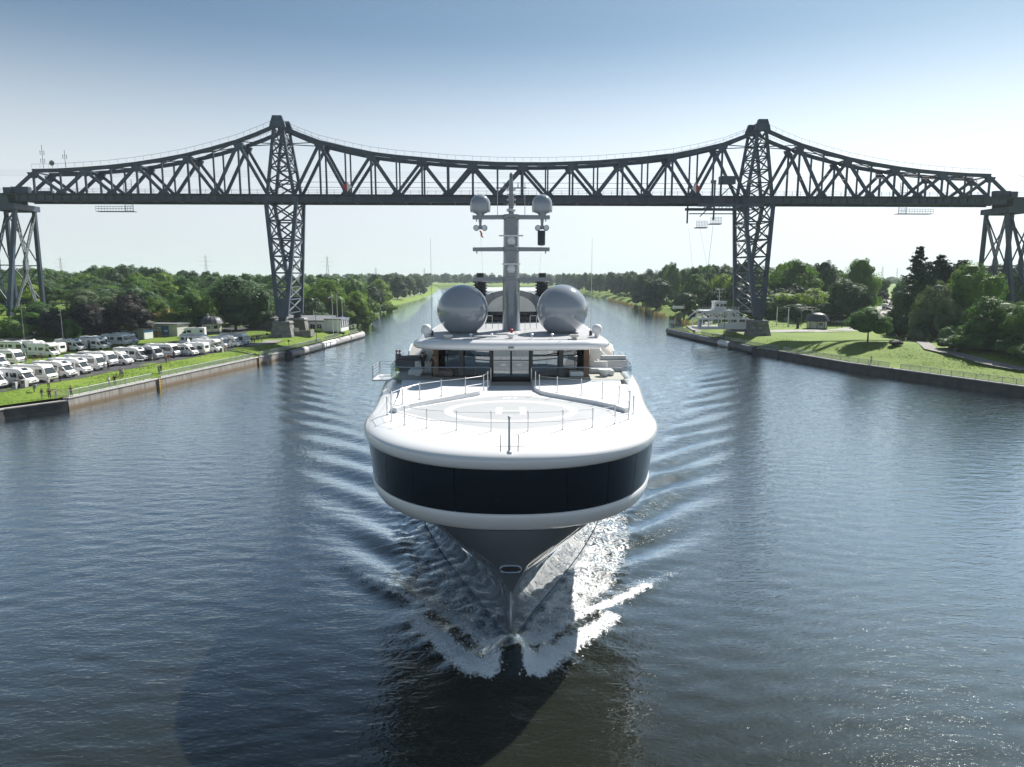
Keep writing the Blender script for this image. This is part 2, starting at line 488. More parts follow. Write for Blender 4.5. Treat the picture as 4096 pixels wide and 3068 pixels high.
def build_water():
    xs = np.concatenate([[-1500, -700, -400, -250, -160, -125], np.arange(-105, 125, 0.46), [140, 170, 250, 400, 700, 1500]])
    ys = np.concatenate([[-60, -20, 5], np.arange(16, 80, 0.33), np.arange(80, 215, 0.6), np.arange(215, 320, 2), np.geomspace(325, 1450, 60)])
    X, Y = np.meshgrid(xs, ys)
    Z = np.zeros(X.shape); F = np.zeros(X.shape)
    for sg in (-1, 1):
        eta = sg * X - 5.5; xi = Y - 38.0
        side = (sg * X > 0)
        m = side & (xi > 1) & (Y < 330) & (np.abs(X) < 120)
        k = kelvin(xi[m] + 0.9 * np.sin(Y[m] * .071 + sg) + 0.5 * np.sin(X[m] * .31 + Y[m] * .19), eta[m], 0.74 if sg < 0 else 0.77)
        w = sm(2, 14, xi[m]) * np.exp(-np.maximum(0, xi[m] - 40) / 170.0)
        out = eta[m] - xi[m] * 0.37 - 2.5                    # calm outside the wedge
        w = w * (1 - sm(-1.0, 5.0, out)) * (0.25 + 0.75 * sm(0.10, 0.26, eta[m] / np.maximum(xi[m], 1)))
        gx, gy = X[m], Y[m]
        patch_ = 0.85 + 0.35 * np.sin(gx * .23 + 1.7 * np.sin(gy * .061)) * np.sin(gy * .113 + sg) + 0.25 * np.sin(gy * .041 + gx * .17 + 2 * sg)
        Z[m] += 0.62 * k * w * np.clip(patch_, .25, 1.5)
        k2 = kelvin(xi[m] - 30 + 1.2 * np.sin(gy * .09), eta[m] - 3.0, 1.35)
        Z[m] += 0.16 * k2 * sm(2, 10, xi[m] - 32) * np.exp(-np.maximum(0, xi[m] - 60) / 90.0) * (1 - sm(-2, 4, eta[m] - 3 - (xi[m] - 30) * .36))
    # chop
    for i in range(26):
        lam = rng.uniform(1.2, 2.6); a = rng.normal(math.pi / 2 + 0.12, 0.5); ph = rng.uniform(0, 6.28)
        amp = 0.0016 * lam * rng.uniform(0.5, 1.2)
        Z += amp * np.cos(2 * math.pi / lam * (X * math.cos(a) + Y * math.sin(a)) + ph) * (1 - sm(150, 330, Y)) * ((np.abs(X) < 125))
    def P(L): return [G(px, py)[:2] for px, py in L]
    lines = [
        (P([(2036, 2672), (1991, 2711), (1899, 2697), (1800, 2610), (1730, 2541), (1660, 2480)]), 0.75, 1.3, 1.0),
        (P([(1990, 2620), (1913, 2563), (1807, 2478), (1702, 2422), (1603, 2386), (1520, 2350)]), 0.55, 0.9, 0.9),
        (P([(1600, 2380), (1561, 2365), (1490, 2335), (1441, 2309), (1380, 2270)]), 0.35, 0.6, 0.62),
        (P([(2052, 2672), (2075, 2682), (2146, 2704), (2252, 2612), (2393, 2520), (2440, 2480)]), 0.75, 1.3, 1.0),
        (P([(2110, 2610), (2190, 2560), (2273, 2485), (2393, 2443), (2583, 2351)]), 0.6, 1.0, 0.95),
        (P([(2560, 2360), (2640, 2330), (2720, 2290)]), 0.3, 0.6, 0.5),
    ]
    for pts, h, w, f in lines:
        near = (np.abs(X) < 40) & (Y < 75)
        d, run, side = seg_dist(X[near], Y[near], pts)
        tot = sum(math.hypot(b[0] - a[0], b[1] - a[1]) for a, b in zip(pts[:-1], pts[1:]))
        fade = 1 - 0.75 * run / tot
        jit = 0.75 + 0.25 * np.sin(run * 3.1 + 1) * np.sin(run * 1.3)
        Z[near] += h * np.exp(-(d / w) ** 2) * fade * jit
        F[near] = np.maximum(F[near], 0.92 * f * np.exp(-(d / (w * 0.75)) ** 2) * (0.6 + 0.4 * fade))
    # churned water between the crests and the hull
    near = (np.abs(X) < 30) & (Y > 33) & (Y < 110)
    xx, yy = np.abs(X[near] + 0.07), Y[near] - 36.3
    hw = np.interp(yy, [-3, 0, .5, 3.8, 8.4, 17, 21, 30, 45], [0, 0, .22, 1.4, 3.3, 6.3, 7.3, 8.6, 9.0])
    gap = xx - hw
    reach = np.interp(yy, [-3, -1.5, 0, 4, 9, 16, 30, 70], [.2, 1.2, 2.6, 3.6, 4.6, 4.2, 2.5, 1.5])
    inside = np.clip(1 - gap / np.maximum(reach, .1), 0, 1)
    amt = np.interp(yy, [-3, -1, 2, 10, 20, 40, 70], [0, .42, .58, .52, .47, .38, .2]) * np.where(X[near] > 0, 1.0, 0.88)
    F[near] = np.maximum(F[near], amt * sm(0, 0.35, inside) * (yy > -3))
    ch = sm(0, 0.4, inside) * (yy > -2) * (yy < 60)
    Z[near] += 0.16 * ch * (np.sin(X[near] * 3.7 + 1.7 * np.sin(Y[near] * 1.9)) * np.sin(Y[near] * 3.1 + 1.3 * np.sin(X[near] * 2.3)))
    Z[near] += 0.4 * np.exp(-(gap / 0.8) ** 2) * np.interp(yy, [-3, -1, 1, 15, 40], [0, .8, 1.0, .6, .2])
    # the bulb of water pushed up ahead of the stem
    b2 = (np.abs(X) < 12) & (Y < 44)
    Z[b2] += 0.14 * np.exp(-((X[b2] + .07) / 3.0) ** 2 - ((Y[b2] - 32.4) / 2.0) ** 2)
    gapm = (np.abs(X + 0.07) < 0.9) & (Y > 31) & (Y < 36.2)
    F[gapm] *= 0.15 + 0.85 * sm(0.25, 0.8, np.abs(X[gapm] + 0.07))
    # torn drops thrown up along the breaking crests
    sp = MB()
    for pts, h, w, f in lines:
        P_ = np.array(pts); seg = np.hypot(*np.diff(P_, axis=0).T); cum = np.concatenate([[0], np.cumsum(seg)])
        for i in range(int(330 * f * cum[-1] / 8)):
            u = cum[-1] * rng.uniform() ** 1.4; x = np.interp(u, cum, P_[:, 0]) + rng.normal(0, w * .38); y = np.interp(u, cum, P_[:, 1]) + rng.normal(0, w * .38)
            z = h * (1 - .7 * u / cum[-1]) * rng.uniform(.5, 1.0) + abs(rng.normal(0, .16)); q = rng.uniform(.012, .05)
            d = rng.normal(0, q, (4, 3)); d -= d.mean(0)
            sp.add([(x + a[0], y + a[1], z + a[2]) for a in d], [(0, 1, 2), (0, 1, 3), (0, 2, 3), (1, 2, 3)])
    mk('spray_white', (0.8, 0.82, 0.83), 0.4)
    tag(sp.build('spray', M['spray_white']), kind='stuff')
    n, k = X.shape[1], X.shape[0]
    me = bpy.data.meshes.new('water')
    co = np.stack([X, Y, Z], -1).reshape(-1, 3)
    me.vertices.add(len(co)); me.vertices.foreach_set('co', co.ravel().astype(np.float32))
    i = np.arange((k - 1) * (n - 1)); r, c = i // (n - 1), i % (n - 1)
    q = np.stack([r * n + c, r * n + c + 1, (r + 1) * n + c + 1, (r + 1) * n + c], -1)
    me.loops.add(q.size); me.loops.foreach_set('vertex_index', q.ravel().astype(np.int32))
    me.polygons.add(len(q)); me.polygons.foreach_set('loop_start', (np.arange(len(q)) * 4).astype(np.int32))
    me.polygons.foreach_set('use_smooth', np.ones(len(q), bool))
    me.update(calc_edges=True)
    at_ = me.attributes.new('foam', 'FLOAT', 'POINT'); at_.data.foreach_set('value', F.ravel().astype(np.float32))
    me.materials.append(water_mat())
    tag(link('water', me), kind='structure')
build_water()

# ---------------------------------------------------------------- quay walls
def wall_mat():
    m = mk('quay_concrete', (0.36, 0.34, 0.31), 0.85, var=0.12, scale=0.5, bump=0.01, bscale=8)
    nt = m.node_tree; b = nt.nodes['Principled BSDF']; src = b.inputs['Base Color'].links[0].from_socket
    tc = nt.nodes.new('ShaderNodeTexCoord'); mp = nt.nodes.new('ShaderNodeMapping'); mp.inputs['Scale'].default_value = (1, 1, 0.12)
    nt.links.new(tc.outputs['Object'], mp.inputs[0])
    nz = nt.nodes.new('ShaderNodeTexNoise'); nz.inputs['Scale'].default_value = 1.3; nz.inputs['Detail'].default_value = 6
    nt.links.new(mp.outputs[0], nz.inputs['Vector'])
    rp = nt.nodes.new('ShaderNodeMapRange'); rp.inputs[1].default_value = 0.48; rp.inputs[2].default_value = 0.72; rp.inputs[4].default_value = 0.75
    nt.links.new(nz.outputs[0], rp.inputs[0])
    mx = nt.nodes.new('ShaderNodeMix'); mx.data_type = 'RGBA'; mx.inputs[7].default_value = (0.10, 0.095, 0.085, 1)
    nt.links.new(rp.outputs[0], mx.inputs[0]); nt.links.new(src, mx.inputs[6])
    # rusty tide band just above the water
    sx = nt.nodes.new('ShaderNodeSeparateXYZ'); nt.links.new(tc.outputs['Object'], sx.inputs[0])
    r2 = nt.nodes.new('ShaderNodeMapRange'); r2.inputs[1].default_value = 0.85; r2.inputs[2].default_value = 0.25
    nt.links.new(sx.outputs['Z'], r2.inputs[0])
    m2 = nt.nodes.new('ShaderNodeMix'); m2.data_type = 'RGBA'; m2.inputs[7].default_value = (0.19, 0.135, 0.08, 1)
    nt.links.new(r2.outputs[0], m2.inputs[0]); nt.links.new(mx.outputs[2], m2.inputs[6])
    nt.links.new(m2.outputs[2], b.inputs['Base Color'])
wall_mat()
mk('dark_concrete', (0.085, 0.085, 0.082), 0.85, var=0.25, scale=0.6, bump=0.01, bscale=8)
mk('coping', (0.45, 0.44, 0.42), 0.8, var=0.12, scale=0.6)

def quay_wall(name, label, q, sgn, y0, y1, mat, step=7.7, top=COPE):
    t = thing(name, label, 'quay wall', (float(q(y0)), y0, 0))
    ox, oy = t.location.x, t.location.y
    y = y0
    while y < y1 - 0.1:
        ye = min(y + step, y1)
        mb, cp = MB(), MB()
        a, b = y + 0.03, ye - 0.03
        n = 3
        for i in range(n):
            ya, yb = a + (b - a) * i / n, a + (b - a) * (i + 1) / n
            xa, xb = float(q(ya)), float(q(yb))
            def pt(x, yy, off, z): return (x + sgn * off - ox, yy - oy, z)
            mb.hexa([pt(xa, ya, 0, -2), pt(xb, yb, 0, -2), pt(xb, yb, .9, -2), pt(xa, ya, .9, -2),
                     pt(xa, ya, 0.06, top - .16), pt(xb, yb, 0.06, top - .16), pt(xb, yb, .9, top - .16), pt(xa, ya, .9, top - .16)])
            cp.hexa([pt(xa, ya, -.05, top - .157), pt(xb, yb, -.05, top - .157), pt(xb, yb, .95, top - .157), pt(xa, ya, .95, top - .157),
                     pt(xa, ya, -.03, top), pt(xb, yb, -.03, top), pt(xb, yb, .95, top), pt(xa, ya, .95, top)])
        mb.build('concrete_panel', M[mat], t); cp.build('coping_slab', M['coping'], t)
        y = ye
    return t
quay_wall('quay_wall', 'pale stained concrete quay wall below the camper park railing', qL, -1, 108.6, 177, 'quay_concrete')
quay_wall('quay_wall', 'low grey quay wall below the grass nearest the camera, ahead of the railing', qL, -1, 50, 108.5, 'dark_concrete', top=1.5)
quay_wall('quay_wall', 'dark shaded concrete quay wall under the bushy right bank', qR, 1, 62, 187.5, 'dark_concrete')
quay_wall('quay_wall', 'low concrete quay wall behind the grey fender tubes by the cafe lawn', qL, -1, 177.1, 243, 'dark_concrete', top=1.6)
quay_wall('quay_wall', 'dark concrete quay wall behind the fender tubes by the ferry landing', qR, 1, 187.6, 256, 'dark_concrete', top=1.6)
# ================================================================ railway bridge
BR = thing('railway_bridge', 'high grey steel truss railway bridge with two lattice towers spanning the canal', 'bridge', (3.0, 217.5, -0.94), R(2.0))
BR.scale = (1, 1, 1.046)
bpy.context.view_layer.update()
TOPZ = ([0, 14.6, 29.25, 43.9, 58.5, 70, 81.5, 96, 110.5, 125, 139.5], [51.3, 51.6, 52.5, 53.9, 56.9, 61.2, 56.9, 53.2, 50.8, 49.4, 48.8])
def tz(x): return float(np.interp(abs(x), *TOPZ))
TOPN = [0, 14.6, 29.25, 43.9, 58.5, 81.5, 96, 110.5, 125, 139.5]
BOTN = [7.3, 21.9, 36.6, 51.2, 66.0, 74.0, 88.7, 103.3, 117.8, 132, 146]
BZ = 42.9
for ys in (-4.0, 4.0):
    mb = MB()
    nodes = sorted(set([s * x for x in TOPN + [70] for s in (-1, 1)]))
    pts = []
    for a, b in zip(nodes[:-1], nodes[1:]):
        pts.append(a)
        if abs(b - a) > 8: pts.append((a + b) / 2)
    pts.append(nodes[-1])
    def cz(x):
        ax = abs(x)
        z = tz(x)
        if ax not in TOPN and ax != 70: z -= 0.12
        return z
    for a, b in zip(pts[:-1], pts[1:]):
        mb.beam((a - .05, ys, cz(a)), (b + .05, ys, cz(b)), 0.8, 0.72)
        mb.beam((a - .05, ys, cz(a) + .42), (b + .05, ys, cz(b) + .42), 1.25, 0.09)
        mb.beam((a - .05, ys, cz(a) - .40), (b + .05, ys, cz(b) - .40), 1.05, 0.08)
    tr = mb.build('truss', M['steel'], BR)
    hr = MB()
    for a, b in zip(pts[:-1], pts[1:]):
        yy = ys + (-.6 if ys < 0 else .6)
        hr.tube([(a, yy, cz(a) + 1.7), (b, yy, cz(b) + 1.7)], 0.035, 4)
        for k in range(3):
            t = k / 3; x = a + (b - a) * t; z = cz(a) + (cz(b) - cz(a)) * t
            hr.tube([(x, yy, z + .6), (x, yy, z + 1.7)], 0.03, 4)
    hr.build('chord_handrail', M['steel'], tr)
    for s in (-1, 1):
        for xt in TOPN:
            if xt == 0 and s == -1: continue
            xx = s * xt; z = tz(xx)
            g = MB()
            g.extrude([(xx - 1.5, z - .4), (xx - 1.1, z - 1.3), (xx - .45, z - 1.9), (xx + .45, z - 1.9), (xx + 1.1, z - 1.3), (xx + 1.5, z - .4)], ys - .48, ys + .48)
            g.build('gusset_plate', M['steel'], tr)
            MB().beam((xx, ys, BZ), (xx, ys, z - .5), 0.5, 0.5, (0, 1, 0)).build('vertical_post', M['steel'], tr)
        for xb in BOTN:
            xx = s * xb
            if xb in (66.0, 74.0, 146): continue
            MB().beam((xx, ys, BZ), (xx, ys, cz(xx) - .5), 0.42, 0.42, (0, 1, 0)).build('vertical_post', M['steel'], tr)
            g = MB(); g.extrude([(xx - 1.7, BZ - .1), (xx + 1.7, BZ - .1), (xx + .9, BZ + .9), (xx - .9, BZ + .9)], ys - .4, ys + .4)
            g.build('gusset_plate', M['steel'], tr)
        bs = BOTN
        for xt in TOPN:
            for xb in bs:
                gap = abs(xt - xb)
                if gap > 8.2: continue
                if xt == 0 and s == -1 and False: continue
                a = Vector((s * xb, ys, BZ + .2)); b = Vector((s * xt, ys, tz(xt) - .5))
                if xt == 0: pass
                d = MB()
                # built-up member: two flanges with a recessed web
                for oy in (-.26, .26):
                    d.beam(a + Vector((0, oy, 0)), b + Vector((0, oy, 0)), 0.14, 0.80, (0, 0, 1))
                d.beam(a, b, 0.38, 0.5, (0, 0, 1))
                d.build('diagonal_brace', M['steel'], tr)
# deck
mb = MB()
mb.box((0, 0, 42.72), (310, 9.6, 0.3))
for ys in (-1, 1):
    mb.box((0, ys * 5.15, 42.66), (310, 1.1, 0.14))
    mb.box((0, ys * 4.35, 41.75), (290, 0.18, 1.64))
    mb.box((0, ys * 4.35, 40.87), (290, 0.7, 0.12))
    mb.box((0, ys * 2.0, 41.6), (290, 0.2, 1.3))
for x in np.arange(-144, 144.1, 7.3):
    mb.box((x, 0, 41.62), (0.3, 8.4, 1.4))
for x in np.arange(-144, 144.1, 2.43):
    for ys in (-1, 1): mb.box((x, ys * 4.55, 41.75), (0.1, 0.22, 1.5))
deck = mb.build('deck', M['steel'], BR)
for ys in (-1, 1):
    h = MB()
    for z in (43.25, 43.65, 44.0): h.box((0, ys * 5.6, z), (310, 0.05, 0.05))
    for x in np.arange(-154, 155, 2.43): h.box((x, ys * 5.6, 43.35), (0.07, 0.07, 1.3))
    h.build('deck_railing', M['steel'], deck)
tr_ = MB()
for y in (-2.6, -1.1, 1.1, 2.6): tr_.box((0, y, 42.97), (310, .08, .16))
tr_.build('rail_track', M['steel_plain'], deck)
# lateral bracing between the trusses
lb = MB()
allp = sorted(set([s * x for x in TOPN for s in (-1, 1)]))
for a, b in zip(allp[:-1], allp[1:]):
    lb.beam((a, -3.6, tz(a)), (b, 3.6, tz(b)), .22, .22); lb.beam((a, 3.6, tz(a)), (b, -3.6, tz(b)), .22, .22)
for a in allp:
    lb.beam((a, -3.6, tz(a) - .2), (a, 3.6, tz(a) - .2), .3, .4)
    lb.beam((a, -3.6, tz(a) - 2.0), (a, 3.6, tz(a) - 2.0), .2, .25) if tz(a) > 50.5 else None
    lb.beam((a, -3.6, tz(a) - .3), (a, 0, tz(a) - 2.0), .15, .15); lb.beam((a, 3.6, tz(a) - .3), (a, 0, tz(a) - 2.0), .15, .15)
lb.build('lateral_bracing', M['steel'], BR)
wires = MB()
for y in (-1.85, 1.85):
    wires.tube([(-230, y, 48.3), (230, y, 48.3)], 0.02, 3); wires.tube([(-230, y, 49.3), (230, y, 49.3)], 0.02, 3)
wires.build('overhead_wire', M['steel_plain'], BR)
tubes = MB()
for z in (44.9, 46.3):
    tubes.tube([(-66, -3.3, z), (66, -3.3, z)], 0.06, 5)
    for x in np.arange(-64, 65, 7.3): tubes.box((x, -3.3, z), (.3, .2, .2))
tubes.build('guard_pipe', M['steel_light'], BR)

def tower(sx):
    cx = sx * 70.0
    cap = MB()
    for ys in (-4.0, 4.0):
        cap.hexa([(cx - 2.3, ys - .7, 60.6), (cx + 2.3, ys - .7, 60.6), (cx + 2.3, ys + .7, 60.6), (cx - 2.3, ys + .7, 60.6),
                  (cx - 1.9, ys - .7, 62.2), (cx + 1.9, ys - .7, 62.2), (cx + 1.9, ys + .7, 62.2), (cx - 1.9, ys + .7, 62.2)])
        cap.hexa([(cx - 1.8, ys - .75, 62.2), (cx + 1.8, ys - .75, 62.2), (cx + 1.8, ys + .75, 62.2), (cx - 1.8, ys + .75, 62.2),
                  (cx - 1.3, ys - .6, 63.7), (cx + 1.3, ys - .6, 63.7), (cx + 1.3, ys + .6, 63.7), (cx - 1.3, ys + .6, 63.7)])
    cap.box((cx, 0, 61.3), (1.2, 7, 1.0)); cap.box((cx, 0, 63.1), (1.6, 7, .2))
    tw = cap.build('tower', M['steel'], BR)
    up = [42.9, 46.6, 50.2, 53.8, 57.3, 60.6]
    lo = [10.2, 14.0, 17.5, 21.4, 26.0, 30.8, 35.8, 41.0]
    def hx(z): return np.interp(z, [9.6, 41.0, 42.9, 61.0], [1.15, 4.35, 3.75, 1.15])
    def hy(z): return np.interp(z, [9.6, 41.0, 61.0], [8.3, 4.3, 4.0])
    def P(z, i, j): return Vector((cx + i * float(hx(z)), j * float(hy(z)), z))
    for j in (-1, 1):
        for i in (-1, 1):
            MB().beam(P(9.6, i, j), P(41.0, i, j), 1.15, 1.15, (0, 1, 0), 0.95, .95).build('leg', M['steel'], tw)
            MB().beam(P(42.7, i, j), P(61.0, i, j), 0.85, 0.95, (0, 1, 0), .7, .8).build('leg', M['steel'], tw)
        MB().box((cx, j * 4.3, 41.85), (10.6, 1.0, 2.0)).build('bearing_girder', M['steel'], tw)
        for lv, w in ((up, .34), (lo, .42)):
            for a, b in zip(lv[:-1], lv[1:]):
                MB().beam(P(a, -1, j), P(b, 1, j), w, w * .8, (0, 1, 0)).build('cross_brace', M['steel'], tw)
                MB().beam(P(a, 1, j), P(b, -1, j), w, w * .8, (0, 1, 0)).build('cross_brace', M['steel'], tw)
                if b not in (60.6, 41.0): MB().beam(P(b, -1, j), P(b, 1, j), w, w, (0, 1, 0)).build('strut', M['steel'], tw)
        # solid foot plate
        f = MB(); zz = 14.4
        f.hexa([(cx - 1.6, j * 8.3 - .5, 9.4), (cx + 1.6, j * 8.3 - .5, 9.4), (cx + 1.6, j * 8.3 + .5, 9.4), (cx - 1.6, j * 8.3 + .5, 9.4),
                (cx - float(hx(zz)) - .3, j * float(hy(zz)) - .5, zz), (cx + float(hx(zz)) + .3, j * float(hy(zz)) - .5, zz), (cx + float(hx(zz)) + .3, j * float(hy(zz)) + .5, zz), (cx - float(hx(zz)) - .3, j * float(hy(zz)) + .5, zz)])
        f.build('foot_plate', M['steel'], tw)
        b = MB(); b.box((cx, j * 8.3, 8.45), (2.2, 1.8, .5)); b.cyl((cx - 1.1, j * 8.3, 9.0), (cx + 1.1, j * 8.3, 9.0), .45, 10); b.box((cx, j * 8.3, 9.3), (2.0, 1.4, .2))
        b.build('bearing', M['steel_plain'], tw)
    for i in (-1, 1):
        for lv, w in (([50.2, 53.8, 57.3, 60.6], .26), (lo, .3)):
            for a, b in zip(lv[:-1], lv[1:]):
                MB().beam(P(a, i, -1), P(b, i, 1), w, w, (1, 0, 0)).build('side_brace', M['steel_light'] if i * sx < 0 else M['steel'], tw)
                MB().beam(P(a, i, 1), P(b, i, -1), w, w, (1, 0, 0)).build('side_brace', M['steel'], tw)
                MB().beam(P(a, i, -1), P(a, i, 1), w, w, (1, 0, 0)).build('side_strut', M['steel'], tw)
    # stone pedestals
    for j in (-1, 1):
        core = MB(); z0, z1 = 2.6, 7.6; cy = j * 8.3
        def hw(z): return np.interp(z, [2.6, 7.6], [3.45, 2.35])
        def hd(z): return np.interp(z, [2.6, 7.6], [2.9, 1.95])
        def ring(z, e): a, b = float(hw(z)) + e, float(hd(z)) + e; return [(cx - a, cy - b, z), (cx + a, cy - b, z), (cx + a, cy + b, z), (cx - a, cy + b, z)]
        core.hexa(ring(z0, -.1) + ring(z1, -.1))
        ped = core.build('pedestal', M['mortar'], BR)
        MB().hexa([(cx + a * 2.75, cy + b * 2.3, 7.6) for a, b in ((-1, -1), (1, -1), (1, 1), (-1, 1))] + [(cx + a * 2.3, cy + b * 1.9, 8.2) for a, b in ((-1, -1), (1, -1), (1, 1), (-1, 1))]).build('cap_stone', M['stone'], ped, bevel=.12)
        rows = 8
        for rI in range(rows):
            za, zb = z0 + (z1 - z0) * rI / rows + .02, z0 + (z1 - z0) * (rI + 1) / rows - .02
            cuts = np.linspace(-1, 1, 6) if rI % 2 else np.array([-1, -.75, -.3, .12, .55, 1.0])
            faces = ['front', 'side'] if j < 0 else ['side', 'front']
            for fc in ('front', 'side'):
                if j > 0 and fc == 'front': continue
                for c0, c1 in zip(cuts[:-1], cuts[1:]):
                    e = random.uniform(-.015, .03)
                    q = []
                    for z in (za, zb):
                        a, b = float(hw(z)), float(hd(z))
                        if fc == 'front':
                            x0, x1 = cx + c0 * a + .02, cx + c1 * a - .02
                            q.append([(x0, cy - b - e, z), (x1, cy - b - e, z), (x1, cy - b + .3, z), (x0, cy - b + .3, z)])
                        else:
                            si = -sx
                            y0, y1 = cy + c0 * (b - .03) + .02, cy + c1 * (b - .03) - .02
                            q.append([(cx + si * (a + e - .03), y0, z), (cx + si * (a + e - .03), y1, z), (cx + si * (a - .3), y1, z), (cx + si * (a - .3), y0, z)])
                    MB().hexa(q[0] + q[1]).build('stone_block', M['stone'], ped)
tower(-1); tower(1)

def pier(x0, x1):
    """four-legged trestle under the end of the trusses."""
    cap = MB()
    for x in (x0, x1): cap.box((x, 0, 39.4), (1.4, 12.5, 1.5))
    for y in (-4.6, 4.6): cap.box(((x0 + x1) / 2, y, 39.2), (abs(x1 - x0), .8, 1.6))
    pr = cap.build('trestle_pier', M['steel'], BR)
    lv = [3.6, 13.0, 23.5, 38.6]
    def hy(z): return float(np.interp(z, [3.6, 38.6], [8.9, 4.4]))
    lean = 2.8 * (1 if x0 > 0 else -1)
    def px(x, z): return x + lean * float(np.interp(z, [3.6, 38.6], [1, 0]))
    for x in (x0, x1):
        for j in (-1, 1):
            MB().beam((px(x, 3.2), j * hy(3.2), 3.2), (x, j * hy(38.6), 38.6), 1.1, 1.1, (0, 1, 0), .95, .95).build('leg', M['steel'], pr)
            MB().box((px(x, 3.6), j * 8.9, 3.6), (2.4, 2.4, 2.0)).build('footing', M['stone'], pr)
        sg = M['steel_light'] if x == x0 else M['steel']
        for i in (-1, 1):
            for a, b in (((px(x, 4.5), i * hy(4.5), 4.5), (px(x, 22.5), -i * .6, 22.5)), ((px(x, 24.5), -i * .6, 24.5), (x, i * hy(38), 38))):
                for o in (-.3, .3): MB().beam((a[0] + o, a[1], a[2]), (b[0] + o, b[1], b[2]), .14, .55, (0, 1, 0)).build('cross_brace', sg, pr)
                lt = MB()
                for k in range(14):
                    t0, t1 = k / 14, (k + 1) / 14
                    p, q = Vector(a).lerp(Vector(b), t0), Vector(a).lerp(Vector(b), t1)
                    s = -.3 if k % 2 else .3
                    lt.beam((p.x + s, p.y, p.z), (q.x - s, q.y, q.z), .07, .07)
                lt.build('lacing', sg, pr)
            for z, t in ((13.5, .5), (18, .75), (28.5, .72), (33, .5)):
                MB().beam((px(x, z), i * hy(z), z), (px(x, z), i * hy(z) * (1 - t) if z < 22 else i * hy(z) * (z - 24.5) / 14, z), .22, .22, (0, 1, 0)).build('strut', sg, pr)
        MB().box((px(x, 23.5), 0, 23.5), (.8, 1.6, 2.6)).build('node_plate', sg, pr)
        MB().beam((px(x, 23.5), -hy(23.5), 23.5), (px(x, 23.5), hy(23.5), 23.5), .4, .4, (0, 1, 0)).build('strut', sg, pr)
    for j in (-1, 1):
        for a, b in zip(lv[:-1], lv[1:]):
            MB().beam((px(x0, a), j * hy(a), a), (px(x1, b), j * hy(b), b), .3, .3, (0, 1, 0)).build('side_brace', M['steel'], pr)
            MB().beam((px(x1, a), j * hy(a), a), (px(x0, b), j * hy(b), b), .3, .3, (0, 1, 0)).build('side_brace', M['steel'], pr)
            MB().beam((px(x0, b), j * hy(b), b), (px(x1, b), j * hy(b), b), .3, .3, (0, 1, 0)).build('side_strut', M['steel'], pr)
for s in (-1, 1):
    pier(s * 145.4, s * 153.6)
    pier(s * 186, s * 194)
    ap = MB()
    for y in (-4.4, 4.4):
        ap.extrude([(s * 147, 42.9), (s * 230, 42.9), (s * 230, 39.0), (s * 192, 39.0), (s * 190, 40.4), (s * 168, 41.2), (s * 152, 40.6), (s * 147, 39.2)], y - .2, y + .2)
    ap.box((s * 190, 0, 42.75), (80, 9.4, .26))
    ap.build('approach_girder', M['steel'], BR)
    eb = MB(); eb.box((s * 143.5, -3.9, 43.75), (5.0, 1.5, 1.7)); eb.box((s * 146.5, -4.6, 43.6), (2.0, 1.8, 1.5)); eb.box((s * 141.5, 3.9, 43.6), (5, 1.4, 1.5))
    eb.build('end_housing', M['steel'], BR, bevel=.05)
    mast = MB(); mast.beam((s * 150, -5.4, 42.8), (s * 150, -5.4, 50.5), .3, .3); mast.beam((s * 150, -5.4, 48), (s * 150, -1.8, 49.3), .08, .08); mast.beam((s * 150, -5.4, 50.1), (s * 149.4, -5.4, 50.1), .1, .1)
    mast.build('catenary_mast', M['steel_plain'], BR)
    # travelling inspection cage hung under the deck
    cx = s * 113.5
    cg = MB()
    for x in (cx - 2.5, cx + 2.5):
        for z in np.arange(38.2, 45.5, .7): cg.beam((cx - s * 2.2, -6.1, z), (cx + s * 0, -6.1, z), .06, .06)
        break
    for xx in (cx - s * 2.2, cx): cg.beam((xx, -6.1, 38.0), (xx, -6.1, 46.5), .12, .12)
    for k in range(14):
        xa = cx - s * 2.2 + s * 10.5 * k / 13
        cg.beam((xa, -6.1, 38.0), (xa, -6.1, 39.3), .06, .06)
    for z in (38.0, 38.7, 39.3): cg.beam((cx - s * 2.2, -6.1, z), (cx + s * 8.3, -6.1, z), .1, .1)
    cg.box((cx + s * 3, -5.0, 38.0), (10.5, 2.2, .12))
    cg.build('inspection_cage', M['steel'], BR)
    # red and white diamond channel sign
    sg = MB()
    xx, zz = s * 50.6, 44.8
    sg.mat(0).extrude([(xx, zz - 1.35), (xx + s * 1.35, zz), (xx, zz + 1.35)], -5.85, -5.75)
    sg.mat(1).extrude([(xx, zz - 1.35), (xx, zz + 1.35), (xx - s * 1.35, zz)], -5.85, -5.75)
    sg.mat(2).beam((xx, -5.7, 42.7), (xx, -5.7, 46), .1, .1)
    sg.build('channel_sign', [M['red'], M['white_paint'], M['steel_plain']], BR)

def antenna(x, h, rings):
    a = thing('antenna_mast', 'slim aerial mast with ring antennas, %s of two on the left bridge end' % ('taller' if h > 5 else 'shorter'), 'antenna', (0, 0, 0), 0, 'aerials on the bridge end')
    p = BR.matrix_world @ Vector((x, -4, tz(x) + .6)); a.location = p
    MB().tube([(0, 0, 0), (0, 0, h)], .07, 5).build('mast', M['steel_plain'], a)
    for z in rings:
        r = MB()
        for k in range(3):
            an = k * 2.1
            r.tube([(0.55 * math.cos(an), .55 * math.sin(an), z - .6), (.55 * math.cos(an), .55 * math.sin(an), z + .6)], .07, 4)
            for dz in (-.3, .3): r.tube([(0, 0, z + dz), (.55 * math.cos(an), .55 * math.sin(an), z + dz)], .03, 4)
        r.build('dipole_ring', M['steel_plain'], a)
antenna(-136.5, 6.4, (2.0, 4.2)); antenna(-130.3, 4.8, (2.9,))
